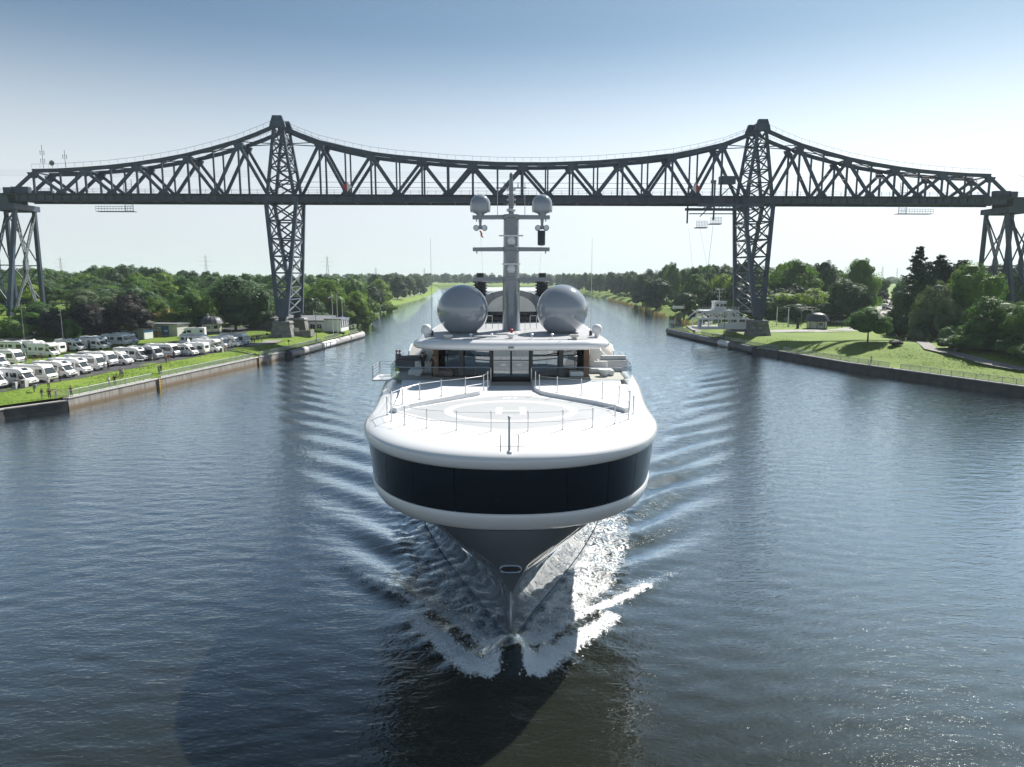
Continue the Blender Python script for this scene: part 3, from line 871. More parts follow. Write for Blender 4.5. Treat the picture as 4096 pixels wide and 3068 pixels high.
dt = thing('dish_antenna', 'round grey dish antenna between the aerials on the bridge end', 'antenna', BR.matrix_world @ Vector((-134, -4, tz(-134) + .6)))
MB().tube([(0, 0, 0), (0, 0, 2)], .06, 5).build('mast', M['steel_plain'], dt)
MB().lathe([(0.01, -.05), (.5, 0), (.75, .16), (.75, .22), (.01, .1)], n=16).build('dish', M['mid_grey'], dt, smooth=True).matrix_basis = Matrix.Translation((.1, -.1, 1.3)) @ Matrix.Rotation(R(90), 4, 'X')
# ================================================================ motor yacht
mk('yacht_white', (0.80, 0.81, 0.82), 0.22, var=0.015, scale=0.6, coat=0.6)
mk('deck_white', (0.74, 0.75, 0.755), 0.5, var=0.03, scale=0.7)
mk('helideck_grey', (0.42, 0.44, 0.455), 0.6, var=0.04, scale=0.8)
mk('line_white', (0.80, 0.80, 0.80), 0.5, var=0.02)
mk('hull_grey', (0.12, 0.135, 0.15), 0.06, var=0.04, scale=0.5, coat=1.0)
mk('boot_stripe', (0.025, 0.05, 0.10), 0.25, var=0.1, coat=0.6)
mk('band_glass', (0.003, 0.010, 0.018), 0.03, var=0.1, spec=0.4)
mk('mast_grey', (0.19, 0.215, 0.245), 0.2, var=0.04, scale=0.6, coat=0.8)
mk('dome_grey', (0.30, 0.33, 0.37), 0.13, var=0.03, scale=0.5, coat=1.0)
mk('roof_grey', (0.42, 0.43, 0.44), 0.5, var=0.04, scale=0.8)
mk('chrome', (0.75, 0.76, 0.78), 0.12, metal=1.0, var=0.02)
mk('stainless', (0.55, 0.56, 0.58), 0.3, metal=0.9, var=0.03)
mk('teak', (0.46, 0.42, 0.36), 0.7, var=0.2, scale=6, stretch=(14, 0.6, 1))
mk('cushion', (0.72, 0.72, 0.71), 0.85, var=0.05)
mk('leather_brown', (0.16, 0.11, 0.10), 0.6, var=0.15)
mk('lens_glass', (0.6, 0.66, 0.7), 0.1, var=0.1, coat=1.0)
glass('pane_glass', (0.68, 0.78, 0.84), 2.6)
glass('rail_glass', (0.92, 0.96, 0.98), 1.4, k=0.3)
mk('console_dark', (0.085, 0.095, 0.11), 0.5)
mk('console_grey', (0.55, 0.56, 0.57), 0.5)
mk('saloon_wall', (0.72, 0.72, 0.71), 0.6, var=0.06)

YX, YY = -0.07, 36.3
YT = thing('motor_yacht', 'large grey hulled white motor yacht with round bow helipad coming down the canal', 'yacht', (YX, YY, 0))
def dz(s): return 11.75 + 0.02 * s
def DK(px, py, up=0.0):
    a, b = ray(px, py)
    y = (CAM_H - 11.75 + 0.02 * YY - up) / (b + 0.02)
    return a * y - YX, y - YY, dz(y - YY) + up
def LP(px, py, Y):
    x, y, z = at(px, py, Y); return x - YX, y - YY, z

def plan(s, inset=0.0, B=9.25, L=11.0, s0=-1.5, n=2.25):
    """half breadth of the upper hull at distance s behind the stem."""
    u = (s - (s0 + inset)) / (L - inset)
    if u <= 0: return 0.0
    b = B - inset
    if u < 1: return b * (1 - (1 - u) ** n) ** (1 / n)
    return b + 1.5 * float(sm(8.5, 26, s))
def stations(inset, s0=-1.5, L=11.0, end=112.0):
    a = [s0 + inset + (L - inset) * (1 - math.cos(t)) for t in np.linspace(0, math.pi / 2, 30)]
    return a + [12, 15, 19, 24, 30, 40, 55, 75, 95, end]
def HW(s): return float(np.interp(s, [0, .5, 2, 3.8, 8.4, 12.5, 17, 21, 26, 32, 45, 112], [0.0, .22, .78, 1.42, 3.3, 4.85, 6.3, 7.3, 8.2, 8.8, 9.2, 9.2]))

def outline(level_z, inset):
    """closed half ring of points, starboard aft -> bow -> port aft."""
    st = stations(inset)
    right = [(plan(s, inset), s, level_z(s)) for s in st]
    left = [(-x, s, z) for x, s, z in right[1:]]
    return list(reversed(left)) + right
def surf(name, levels, mat, parent=YT, smooth=True):
    mb = MB(); mb.grid([outline(lambda s, d=d: dz(s) + d, i) for d, i in levels])
    return mb.build(name, M[mat], parent, smooth)

# rounded white rim round the fore deck
rim = [(0.0, 1.25)] + [(0.0 - 0.5 * (1 - math.cos(t)), 1.2 - 1.2 * math.sin(t)) for t in np.linspace(0.12, math.pi / 2, 9)] + [(-0.74, 0.02), (-0.90, 0.08), (-0.97, 0.18), (-0.985, 0.36)]
surf('deck_rim', rim, 'yacht_white')
# fore deck inside the rim
mb = MB(); rows = []
st = [x for x in stations(1.25)]
for s in st[:-5]:
    b = plan(s, 1.2)
    rows.append([(b * u, s, dz(s) + 0.02 * (1 - u * u)) for u in np.linspace(-1, 1, 13)])
mb.grid(rows); fore = mb.build('fore_deck', M['deck_white'], YT, True)
# dark window band
surf('band_backing', [(-0.92, 0.34), (-3.5, 0.60)], 'black')
band_cuts = [-60, -26, -17, -11.8, -8.05, -5.55, -2.95, 2.95, 5.55, 8.05, 11.8, 17, 26, 60]
def arc_outline(inset, n=400):
    st = np.concatenate([-1.5 + inset + (11 - inset) * (1 - np.cos(np.linspace(0, math.pi / 2, n))), np.linspace(9.6, 100, 200)])
    r = [(plan(s, inset), s) for s in st]
    return r
# arc length table on the band outline, seams placed by the run along it
def band_points(d, inset, a, b, k=9):
    r = arc_outline(inset); run = [0.0]
    for p, q in zip(r[:-1], r[1:]): run.append(run[-1] + math.hypot(q[0] - p[0], q[1] - p[1]))
    out = []
    for t in np.linspace(a, b, k):
        at_ = abs(t); x = np.interp(at_, run, [p[0] for p in r]); s = np.interp(at_, run, [p[1] for p in r])
        out.append((math.copysign(x, t) if t else 0.0, s, dz(s) + d))
    return out
for a, b in zip(band_cuts[:-1], band_cuts[1:]):
    mb = MB()
    k = 13
    mb.grid([band_points(-0.98, 0.22, a + .018, b - .018, k), band_points(-2.2, 0.33, a + .018, b - .018, k), band_points(-3.44, 0.50, a + .018, b - .018, k)])
    mb.build('window_pane', M['band_glass'], YT, True)
# white belt below the windows
surf('white_belt', [(-3.40, 0.72), (-3.42, 0.46), (-3.50, 0.41), (-3.9, 0.49), (-4.27, 0.64), (-4.42, 0.85)], 'yacht_white')
surf('belt_shadow_strip', [(-4.41, 0.83), (-4.49, 1.0)], 'boot_stripe')  # dark strip standing in for the shade under the belt
mb = MB(); so_ = outline(lambda s: dz(s) - 4.485, 0.98); mb.grid([so_, [(0.0, y, z) for x, y, z in so_]]); mb.build('belt_soffit', M['hull_grey'], YT)
# grey hull
KN = -4.5
def hull_top(s):
    u = (s + .6) / 22.6
    if u <= 0: return 0.0
    return 8.7 if u >= 1 else 8.7 * (1 - (1 - u) ** 2.1) ** (1 / 2.1)
def hull_half(s, w):
    """w: 0 at the water, 1 at the knuckle."""
    v = HW(s) * (1 + 0.30 * w)
    r = hull_top(s)
    k = float(sm(0.40, 1.0, w)) ** 1.1
    return max(0.0, (1 - k) * v + k * r)
def hull_s0(w):
    k = float(sm(0.40, 1.0, w)) ** 1.1
    return -0.5 * k
def hull_ring(w, below=False):
    s0 = hull_s0(w); ss = [s0 + (112 - s0) * t ** 2.6 for t in np.linspace(0, 1, 56)]
    pts = []
    for i, s in enumerate(ss):
        z = (dz(s) + KN) * w if not below else -1.2
        x = 0.02 if i == 0 else hull_half(max(s, s0 + .001), w) if not below else HW(s) * .9
        if i and x < 0.02: x = 0.02
        pts.append((x, s, z))
    return [(-x, s, z) for x, s, z in reversed(pts)] + pts
mb = MB(); mb.grid([hull_ring(0, True)] + [hull_ring(w) for w in (0.0, .06, .12, .2, .3, .4, .48, .55, .62, .69, .76, .82, .88, .94, 1.0)])
hull = mb.build('hull', M['hull_grey'], YT, True)
mb = MB(); mb.grid([[(x * 1.004 + math.copysign(.015, x), s - .012, z) for x, s, z in hull_ring(w)] for w in (0.0, 0.06, 0.1)])
mb.build('boot_stripe', M['boot_stripe'], YT, True)
mb = MB()
for w0, w1 in ((.02, .2), (.2, .38), (.38, .5)):
    a, b = [(hull_s0(w) - .03, (dz(0) + KN) * w) for w in (w0, w1)]
    mb.beam((0, a[0], a[1]), (0, b[0], b[1]), .10, .10)
mb.build('stem_bar', M['stainless'], YT)
def hull_pt(s, w, side): return Vector((side * hull_half(s, w), s, (dz(s) + KN) * w))
def fairlead(c, ux, uz, rw, rh, n):
    t = empty('tmp'); bpy.data.objects.remove(t)
    ring, hole = MB(), MB()
    pts = []
    for k in range(24):
        a = 2 * math.pi * k / 24
        x = math.copysign(abs(math.cos(a)) ** .55, math.cos(a)) * rw; z = math.copysign(abs(math.sin(a)) ** .8, math.sin(a)) * rh
        pts.append(c + ux * x + uz * z + n * .03)
    ring.tube(pts + [pts[0], pts[1]], .055, 6, cap=False)
    f = ring.build('fairlead', M['chrome'], YT, True)
    hole.add([p - n * .02 for p in pts], [tuple(range(24))])
    hole.build('opening', M['black'], f)
w = .69
fairlead(Vector((0, hull_s0(w) - .02, (dz(0) + KN) * w)), Vector((1, 0, 0)), Vector((0, -.1, 1)).normalized(), .55, .2, Vector((0, -1, 0)))
for side in (-1, 1):
    for s, w in ((2.6, .66), (6.2, .70), (11.0, .62)):
        c = hull_pt(s, w, side); t = (hull_pt(s + .3, w, side) - hull_pt(s - .3, w, side)).normalized()
        u = (hull_pt(s, w + .03, side) - hull_pt(s, w - .03, side)).normalized(); nn = t.cross(u)
        if nn.x * side < 0: nn = -nn
        fairlead(c, t, u, .6, .16, nn)

# ---- helideck markings
def lens(s_mid, half, front, rear, n=40, k=1.6):
    a = [(half * x, s_mid - (s_mid - front) * (1 - abs(x) ** k)) for x in np.linspace(-1, 1, n)]
    b = [(half * x, s_mid + (rear - s_mid) * (1 - abs(x) ** k)) for x in np.linspace(1, -1, n)][1:-1]
    return a + b
def sheet(name, poly, lift, mat, parent=None):
    mb = MB(); mb.add([(x, s, dz(s) + 0.02 + lift) for x, s in poly], [tuple(range(len(poly)))])
    return mb.build(name, M[mat], parent or YT)
tipL, tipR = DK(1587, 1647), DK(2514, 1647); fr, re_ = DK(2046, 1724)[1], DK(2046, 1581)[1]
hp = sheet('helideck', lens(tipL[1], (tipR[0] - tipL[0]) / 2, fr, re_), .006, 'helideck_grey')
def band(poly, w, lift, name):
    n = len(poly); mb = MB()
    cx, cy = sum(p[0] for p in poly) / n, sum(p[1] for p in poly) / n
    out = []
    for i, (x, y) in enumerate(poly):
        p, q = poly[i - 1], poly[(i + 1) % n]
        tx, ty = q[0] - p[0], q[1] - p[1]; L = math.hypot(tx, ty) or 1
        nx, ny = -ty / L, tx / L
        if nx * (cx - x) + ny * (cy - y) < 0: nx, ny = -nx, -ny
        out.append((x + nx * w, y + ny * w))
    mb.grid([[(x, y, dz(y) + .02 + lift) for x, y in poly], [(x, y, dz(y) + .02 + lift) for x, y in out]], closed=True)
    return mb.build(name, M['line_white'], hp)
band(lens(tipL[1], (tipR[0] - tipL[0]) / 2, fr, re_), .22, .011, 'edge_line')
cs = (DK(2046, 1604)[1] + DK(2046, 1691)[1]) / 2; ry = (DK(2046, 1604)[1] - DK(2046, 1691)[1]) / 2; rx = 4.3
band([(rx * math.cos(a), cs + ry * math.sin(a)) for a in np.linspace(0, 2 * math.pi, 65)[:-1]], .55, .011, 'landing_circle')
def glyph(strokes, c, w, h, name):
    """strokes: boxes in a unit cell, read from the bow looking aft."""
    mb = MB()
    for x0, y0, x1, y1 in strokes:
        q = [(c[0] + (x - .5) * w, c[1] + (y - .5) * h) for x, y in ((x0, y0), (x1, y0), (x1, y1), (x0, y1))]
        mb.add([(x, y, dz(y) + .02 + .012) for x, y in q], [(0, 1, 2, 3)])
    mb.build(name, M['line_white'], hp)
glyph([(0, 0, .21, 1), (.79, 0, 1, 1), (.215, .44, .785, .56)], (0.0, cs, 0), 1.95, 2.2, 'letter_h')
c = DK(2041, 1593)
glyph([(.0, 0, .22, 1), (.32, 0, .46, 1), (.86, 0, 1, 1), (.465, 0, .855, .2), (.465, .4, .855, .6), (.465, .8, .855, 1)], (c[0] - .22, c[1], 0), .55, .55, 'deck_number')
glyph([(.0, 0, .25, 1), (.255, 0, 1, .2), (.255, .8, 1, 1), (.255, .4, .8, .6)], (c[0] + .38, c[1], 0), .3, .5, 'deck_number')

# ---- raised side decks behind the helideck (a curved step down to it)
def raised(side):
    edge = [DK(*p) for p in ((2130, 1548), (2140, 1566), (2170, 1581), (2222, 1592), (2300, 1606), (2380, 1620), (2450, 1636), (2500, 1652))]
    out = []
    for x, s, z in reversed(edge): out.append((plan(s, 1.6), s))
    poly = [(x, s) for x, s, z in edge] + [(plan(s, 1.62), s) for s in np.linspace(edge[-1][1] + .3, 18.9, 10)] + [(edge[0][0], 18.9)]
    mb = MB()
    mb.add([(side * x, s, dz(s) + .3) for x, s in poly] + [(side * x, s, dz(s) - .05) for x, s in poly],
           [tuple(range(len(poly)))] + [(i, (i + 1) % len(poly), (i + 1) % len(poly) + len(poly), i + len(poly)) for i in range(len(poly))])
    mb.build('side_deck', M['deck_white'], YT)
raised(1); raised(-1)
ad = MB(); ad.add([(x, s, dz(s) + .035) for x, s in ((-1.55, 17.9), (1.55, 17.9), (1.55, 20.4), (-1.55, 20.4))], [(0, 1, 2, 3)]); ad.build('teak_walkway', M['teak'], YT)
ad = MB(); ad.add([(x, s, dz(s) + .30) for x, s in ((-9.4, 19.0), (-1.56, 19.0), (-1.56, 20.4), (-6.4, 20.4), (-6.4, 34), (-9.4, 34))], [tuple(range(6))])
ad.add([(-x, s, dz(s) + .30) for x, s in ((-9.4, 19.0), (-1.56, 19.0), (-1.56, 20.4), (-6.4, 20.4), (-6.4, 34), (-9.4, 34))], [tuple(range(6))]); ad.build('upper_deck', M['teak'], YT)

# ---- stanchions with wires
def stanchions(pxs, name, ht=1.12, up=0.0, mat='stainless', ht2=None):
    pr = None
    ps = [Vector(DK(x, y, up)) for x, y in pxs]
    wr = MB()
    for a, b in zip(ps[:-1], ps[1:]):
        for k in (.45, .95): wr.tube([a + Vector((0, 0, ht * k)), b + Vector((0, 0, ht * k))], .012, 4)
    w = wr.build('guard_wire', M['stainless'], YT)
    for p in ps:
        mb = MB(); mb.tube([p, p + Vector((0, 0, ht))], .035, 8); mb.ball((p.x, p.y, p.z + ht), .05, 8, 5); mb.lathe([(.09, 0), (.09, .03), (.04, .05)], tuple(p), 10)
        mb.build('stanchion', M[mat], YT, True)
Z5 = lambda L: [(1400 + x / 1.7016, 1300 + y / 1.7016) for x, y in L]
stanchions(Z5([(253, 612), (282, 655), (373, 682), (524, 703), (726, 718), (961, 724), (1212, 724), (1448, 714), (1651, 697), (1803, 673), (1896, 643), (1928, 605)]), 'front')
stanchions(Z5([(282, 575), (358, 540), (475, 506), (622, 484), (786, 465), (910, 445), (938, 420)]), 'rear', up=.3)
stanchions(Z5([(1902, 570), (1830, 530), (1718, 502), (1574, 478), (1410, 462), (1288, 447), (1262, 422)]), 'rear', up=.3)
jb = DK(2037, 1808)
mb = MB(); mb.tube([jb, (jb[0], jb[1], jb[2] + 1.75)], .07, 10, .055); mb.lathe([(.14, -.1), (.14, .03), (.08, .06)], jb, 12); mb.ball((jb[0], jb[1], jb[2] + 1.78), .09, 10, 6)
mb.build('jackstaff', M['yacht_white'], YT, True)
for px in (2002, 2072):
    p = DK(px, 1806); mb = MB(); mb.tube([p, (p[0] + .02, p[1], p[2] + .85)], .02, 6); mb.build('flag_stay', M['dark_grey'], YT)

# ---- glass balustrade with steel top rail
def balustrade(side):
    base = []
    x0 = 1.6
    xs = [x0, 3, 4.5, 6, 7.4]
    base = [(x, 19.05) for x in xs]
    for a in np.linspace(R(15), R(90), 6): base.append((8.0 + 1.75 * math.sin(a), 19.05 + 1.75 * (1 - math.cos(a))))
    base += [(9.8, 23), (9.95, 26), (10.0, 29)]
    rail = MB()
    tp = [(side * x, s, dz(s) + 1.28) for x, s in base]
    rail.tube([(side * x0, 19.05, dz(19) + .05)] + [(side * x0, 19.05, dz(19) + 1.2)] + tp, .045, 6)
    rl = rail.build('balustrade', M['stainless'], YT, True)
    for (xa, sa), (xb, sb) in zip(base[:-1], base[1:]):
        mb = MB(); L = math.hypot(xb - xa, sb - sa); g = .012 / L
        a = (xa + (xb - xa) * g, sa + (sb - sa) * g); b = (xb - (xb - xa) * g, sb - (sb - sa) * g)
        nx, ny = (sb - sa) / L * .01, -(xb - xa) / L * .01
        mb.hexa([(side * (p[0] + k * nx), p[1] + k * ny, dz(p[1]) + h) for h in (.16, 1.25) for p, k in ((a, 0), (b, 0), (b, 2), (a, 2))])
        mb.build('glass_panel', M['rail_glass'], rl)
balustrade(1); balustrade(-1)

# ---- saloon front
SF = 20.5; ZD = dz(SF) + .05; ZC = 14.95
back = MB(); back.box((0, SF + 4.0, (ZD + ZC) / 2), (12.2, .2, ZC - ZD)); back.build('saloon_bulkhead', M['saloon_wall'], YT)
fl = MB(); fl.box((0, SF + 2.1, ZD - .05), (12.2, 4.0, .08)); fl.build('saloon_floor', M['teak'], YT)
furn = MB()
for x, w, h in ((-4.2, 2.4, .9), (4.2, 2.4, .9), (0, 2.6, 1.05), (-1.9, .7, .95), (1.9, .7, .95)): furn.box((x, SF + 2.8, ZD + h / 2), (w, .8, h))
furn.build('saloon_furniture', M['cushion'], YT)
cols = [-6.1, -4.05, -1.62, 1.62, 4.05, 6.1]
for x in cols:
    mb = MB()
    if abs(x) < 2: mb.box((x, SF + .1, (ZD + ZC) / 2), (.3, .3, ZC - ZD))
    elif abs(x) < 5: mb.box((x, SF + .35, (ZD + ZC) / 2), (.35, .35, ZC - ZD))
    else: mb.box((x, SF + .5, (ZD + ZC) / 2), (.4, .6, ZC - ZD))
    mb.build('window_column', M['dark_grey'] if abs(x) < 6 else M['wood'], YT)
def fr_s(x): return SF + .18 * max(0, abs(x) - 1.6) ** 1.2
wx = [-6.05, -5.2, -4.1, -2.9, -1.72]
for sgn in (-1, 1):
    for a, b in zip(wx[:-1], wx[1:]):
        a2, b2 = sgn * a, sgn * b
        for z0, z1 in ((ZD + .1, ZD + 1.9), (ZD + 1.95, ZC)):
            mb = MB(); mb.hexa([(a2 * .995, fr_s(a), z0), (b2 * 1.005, fr_s(b), z0), (b2 * 1.005, fr_s(b) + .03, z0), (a2 * .995, fr_s(a) + .03, z0),
                                (a2 * .995, fr_s(a) - .12, z1), (b2 * 1.005, fr_s(b) - .12, z1), (b2 * 1.005, fr_s(b) - .09, z1), (a2 * .995, fr_s(a) - .09, z1)])
            mb.build('saloon_pane', M['pane_glass'], YT)
    # curved side panes
    mb = MB(); rows = []
    for z in (ZD + .1, ZC):
        rows.append([(sgn * (6.05 + .55 * math.sin(t)), fr_s(6.05) + 1.2 * (1 - math.cos(t)), z) for t in np.linspace(0, math.pi / 2, 6)] + [(sgn * 6.62, SF + 12, z)])
    mb.grid(rows); mb.build('saloon_side_pane', M['pane_glass'], YT, True)
    mb = MB()
    for z in (ZD + .06, ZD + 1.92): mb.tube([(sgn * x, fr_s(x) - .06, z) for x in (1.7, 2.9, 4.1, 5.2, 6.05)], .03, 4)
    mb.build('pane_frame', M['black'], YT)
door = MB()
for x in (-1.5, 0, 1.5): door.box((x, SF - .02, (ZD + ZC) / 2), (.16 if x else .05, .12, ZC - ZD))
door.box((0, SF - .02, ZD + .14), (2.84, .12, .26)); door.box((0, SF - .02, ZD + 1.6), (2.84, .08, .05))
dr = door.build('sliding_door', M['black'], YT)
for x in (-.76, .76):
    mb = MB(); mb.box((x, SF, ZD + 1.56), (1.36, .03, 2.55)); mb.build('door_pane', M['pane_glass'], dr)
sl = MB(); sl.box((0, SF - .4, ZD - .02), (3.1, .9, .08)); sl.build('door_sill', M['black'], YT)

# ---- roof with rounded brow
def roof_plan(inset, n=9):
    hw, f, bk, r = 8.0 - inset, 18.3 + inset, 40.0, 2.6 - inset * .6
    pts = [(-hw, bk)]
    for a in np.linspace(0, math.pi / 2, n): pts.append((-hw + r * (1 - math.cos(a)), f + .55 + r * (1 - math.sin(a))))
    inner = [(x, f + .55 * (abs(x) / (hw - r)) ** 2) for x in np.linspace(-(hw - r), hw - r, 13)][1:-1]
    pts += inner
    for a in np.linspace(math.pi / 2, 0, n): pts.append((hw - r * (1 - math.cos(a)), f + .55 + r * (1 - math.sin(a))))
    pts.append((hw, bk)); return pts
RZ = 15.55
prof = [(RZ, .95), (RZ - .015, .7), (RZ - .06, .42), (RZ - .16, .18), (RZ - .32, .04), (RZ - .48, 0), (RZ - .62, .06), (RZ - .74, .2), (RZ - .8, .5), (RZ - .62, 2.2)]
mb = MB(); mb.grid([[(x, y, z) for x, y in roof_plan(i)] for z, i in prof])
p = roof_plan(2.2); mb.add([(x, y, RZ - .62) for x, y in p], [tuple(range(len(p)))])
mb.build('roof_brow', M['yacht_white'], YT, True)
p = roof_plan(.93); mb = MB(); mb.add([(x, y, RZ + .012 + .012 * (y - 18)) for x, y in p], [tuple(range(len(p)))])
mb.add([(x, y, RZ - .02) for x, y in p] + [(x, y, RZ + .012 + .012 * (y - 18)) for x, y in p], [(i, i + 1, i + 1 + len(p), i + len(p)) for i in range(len(p) - 1)])
mb.build('roof_deck', M['roof_grey'], YT)
def rz(s): return RZ + .012 + .012 * (s - 18)
mb = MB(); mb.box((0, 18.28, RZ - .5), (.42, .05, .16)); mb.build('brow_light', M['mid_grey'], YT)
# big satellite domes
for i, (px, py) in enumerate(((1851, 1241), (2248, 1241))):
    x, s, z = LP(px, py, 62.0)
    r = 2.22; mb = MB(); mb.ball((x, s, z), r, 40, 24, -.95, 1.0)
    dm = mb.build('satellite_dome', M['dome_grey'], YT, True)
    b = MB(); b.lathe([(1.05, rz(s) - .05), (1.05, rz(s) + .06), (.7, z - r * .95 + .02)], (x, s, 0), 24); b.build('dome_base', M['mast_grey'], dm, True)
# main mast
MS = 64.0 - YY
def mz(py): return at(2045, py, 64.0)[2]
zt = mz(861)
mb = MB(); mb.lathe([(.98, rz(MS) - .1), (.80, rz(MS) + .15), (.78, rz(MS) + 2), (.70, zt - 2.4), (.68, zt)], (0, MS, 0), 24, 1.0, 1.35)
mast = mb.build('mast', M['mast_grey'], YT, True)
for zz, hh in ((zt, .34), (mz(989), .36), (mz(1109), .3)):
    c = MB(); c.lathe([(.72, -hh), (.8, -hh + .06), (.8, -.04), (.74, 0)], (0, MS, zz + .04), 24, 1, 1.35); c.build('mast_collar', M['mast_grey'], mast, True)
    for sg in (-1, 1):
        arm = MB()
        arm.hexa([(sg * .68, MS - .45, zz - .36), (sg * 3.4, MS - .25, zz - .36), (sg * 3.4, MS + .35, zz - .36), (sg * .68, MS + .45, zz - .36),
                  (sg * .68, MS - .45, zz + .0), (sg * 3.4, MS - .25, zz - .02), (sg * 3.4, MS + .35, zz - .02), (sg * .68, MS + .45, zz + .0)])
        arm.tube([(sg * 3.05, MS, zz - .34), (sg * 3.05, MS, zz - .56)], .06, 6)
        arm.build('crosstree', M['mast_grey'], mast, bevel=.05)
for sg in (-1, 1):
    mb = MB(); mb.lathe([(.3, 0), (.34, .1), (.42, .18), (.86, .3), (.90, .42)] + [(.90, .5), (.89, .95)] + [(.89 * math.cos(a), .95 + .89 * math.sin(a)) for a in np.linspace(.15, math.pi / 2 - .001, 9)], (sg * 2.72, MS, zt - .04), 28)
    mb.build('radome', M['dome_grey'], mast, True)
    sl_ = MB(); sl_.tube([(sg * 2.72, MS - .1, zt - .3), (sg * 2.72, MS - .1, zt - 1.0)], .16, 8, .1); sl_.box((sg * 2.72, MS - .1, zt - 1.05), (.3, .2, .35))
    sr = sl_.build('searchlight', M['mast_grey'], mast)
    for k in (-1, 1):
        q = MB(); q.cyl((sg * 2.72 + k * .37, MS + .15, zt - 1.1), (sg * 2.72 + k * .37, MS - .3, zt - 1.1), .25, 16); q.build('lamp_body', M['dark_grey'], sr, True)
        q = MB(); q.cyl((sg * 2.72 + k * .37, MS - .28, zt - 1.1), (sg * 2.72 + k * .37, MS - .32, zt - 1.1), .21, 16); q.build('lamp_lens', M['lens_glass'], sr)
# signal shape and flag under the crosstree
mb = MB(); mb.lathe([(.02, -1.3), (.25, -1.28), (.34, -1.2), (.34, -.05), (.3, .0), (.02, .02)], (2.66, MS - .35, zt - 1.35), 16); mb.build('signal_cylinder', M['dark_grey'], mast, True)
mb = MB(); mb.tube([(2.66, MS - .35, zt - 2.6), (2.2, MS - .2, mz(1300))], .008, 3); mb.tube([(-2.72, MS - .35, zt - 1.3), (-2.3, MS - .2, mz(1300))], .008, 3); mb.build('halyard', M['mid_grey'], mast)
mb = MB(); mb.grid([[(-2.85 + .3 * t + .05 * math.sin(6 * t) + k * .16, MS - .38 + .05 * math.sin(9 * t), zt - 1.35 - .6 * t) for k in (0, 1)] for t in np.linspace(0, 1, 8)]); mb.build('pennant', M['orange'], mast)
# upper pole mast
mb = MB(); mb.tube([(0, MS, zt), (0, MS, zt + 3.1)], .24, 10, .17); pm = mb.build('pole_mast', M['mast_grey'], mast, True)
mb = MB(); mb.lathe([(.3, .3), (.42, .36), (.42, .5), (.3, .58)], (0, MS, zt), 16); mb.build('radar_ring', M['white_paint'], pm, True)
mb = MB(); mb.lathe([(.14, 0), (.16, .06), (.16, .35), (.1, .5), (.02, .55)], (0, MS, zt + 3.1), 12); mb.build('mast_head', M['mid_grey'], pm, True)
mb = MB(); mb.box((0, MS, mz(752)), (2.7, .12, .1))
for x in (-1.2, 1.2): mb.tube([(x, MS, mz(752)), (x, MS, mz(730))], .03, 5)
for x in (-.6, .6): mb.tube([(x, MS, mz(752)), (x, MS, mz(738))], .05, 5); mb.tube([(x - .15, MS, mz(732)), (x + .15, MS, mz(732))], .03, 5); mb.tube([(x, MS, mz(738)), (x, MS, mz(729))], .02, 4)
mb.build('yard', M['mid_grey'], pm)
for x in (-1.2, 1.2):
    mb = MB(); mb.tube([(x, MS, zt), (x, MS, mz(754))], .035, 5, .015); mb.build('whip_aerial', M['off_white'], mast)
for k in range(4):
    mb = MB()
    for sg in (-1, 1): mb.lathe([(.05, -.08), (.1, -.06), (.1, .06), (.05, .08)], (sg * .3, MS - .1, zt + .9 + k * .42), 8); mb.box((sg * .2, MS, zt + .9 + k * .42), (.2, .06, .05))
    mb.build('navigation_light', M['off_white'], pm, True)
# radar scanners on the mast front
for py, w in ((946, 2.1), (1057, .9)):
    z = mz(py)
    mb = MB(); mb.box((0, MS - 1.25, z), (w if w > 1 else 1.6, .14, .13))
    rd = mb.build('radar_scanner', M['white_paint'], mast, bevel=.03)
    mb = MB(); mb.lathe([(.3, -.62), (.34, -.5), (.3, -.2), (.16, -.08), (.1, 0)], (0, MS - 1.25, z), 14); mb.box((0, MS - 1.1, z - .68), (.5, 1.1, .1)); mb.build('radar_gearbox', M['white_paint'], rd, True)
mb = MB(); mb.lathe([(.12, -.1), (.18, 0), (.12, .08)], (0, MS - .78, mz(1126)), 12); mb.build('mast_horn', M['black'], mast, True)
# funnels and canopy behind the domes
for sg in (-1, 1):
    x, s, z = LP(2045 + sg * 124, 1092, 80.0)
    mb = MB(); mb.cyl((x, s, 14), (x, s, z - .75), .62, 16); mb.cyl((x, s, z - .8), (x, s, z), .42, 14)
    fu = mb.build('exhaust_funnel', M['black'], YT, True)
    for k in range(9):
        q = MB(); q.lathe([(.66, -.1), (.78, -.05), (.78, .05), (.66, .1)], (x, s, z - 1.0 - k * .33), 16); q.build('cooling_rib', M['dark_grey'], fu, True)
s = 75 - YY
def arch(hw, hgt, z0, a0=0.0): return [(hw * math.cos(a), z0 + hgt * math.sin(a)) for a in np.linspace(a0, math.pi - a0, 25)]
mb = MB(); mb.extrude(arch(4.2, 2.5, 16.6), s - .6, s + 9); mb.build('sun_deck_canopy', M['hull_grey'], YT, True)
mb = MB(); mb.extrude(arch(2.55, 1.75, 16.85), s - .66, s - .62); mb.build('canopy_screen', M['leather_brown'] if False else M['off_white'], YT)
mb = MB(); mb.box((0, s - .68, 16.2), (6.2, .06, 1.25)); mb.build('canopy_window', M['band_glass'], YT)
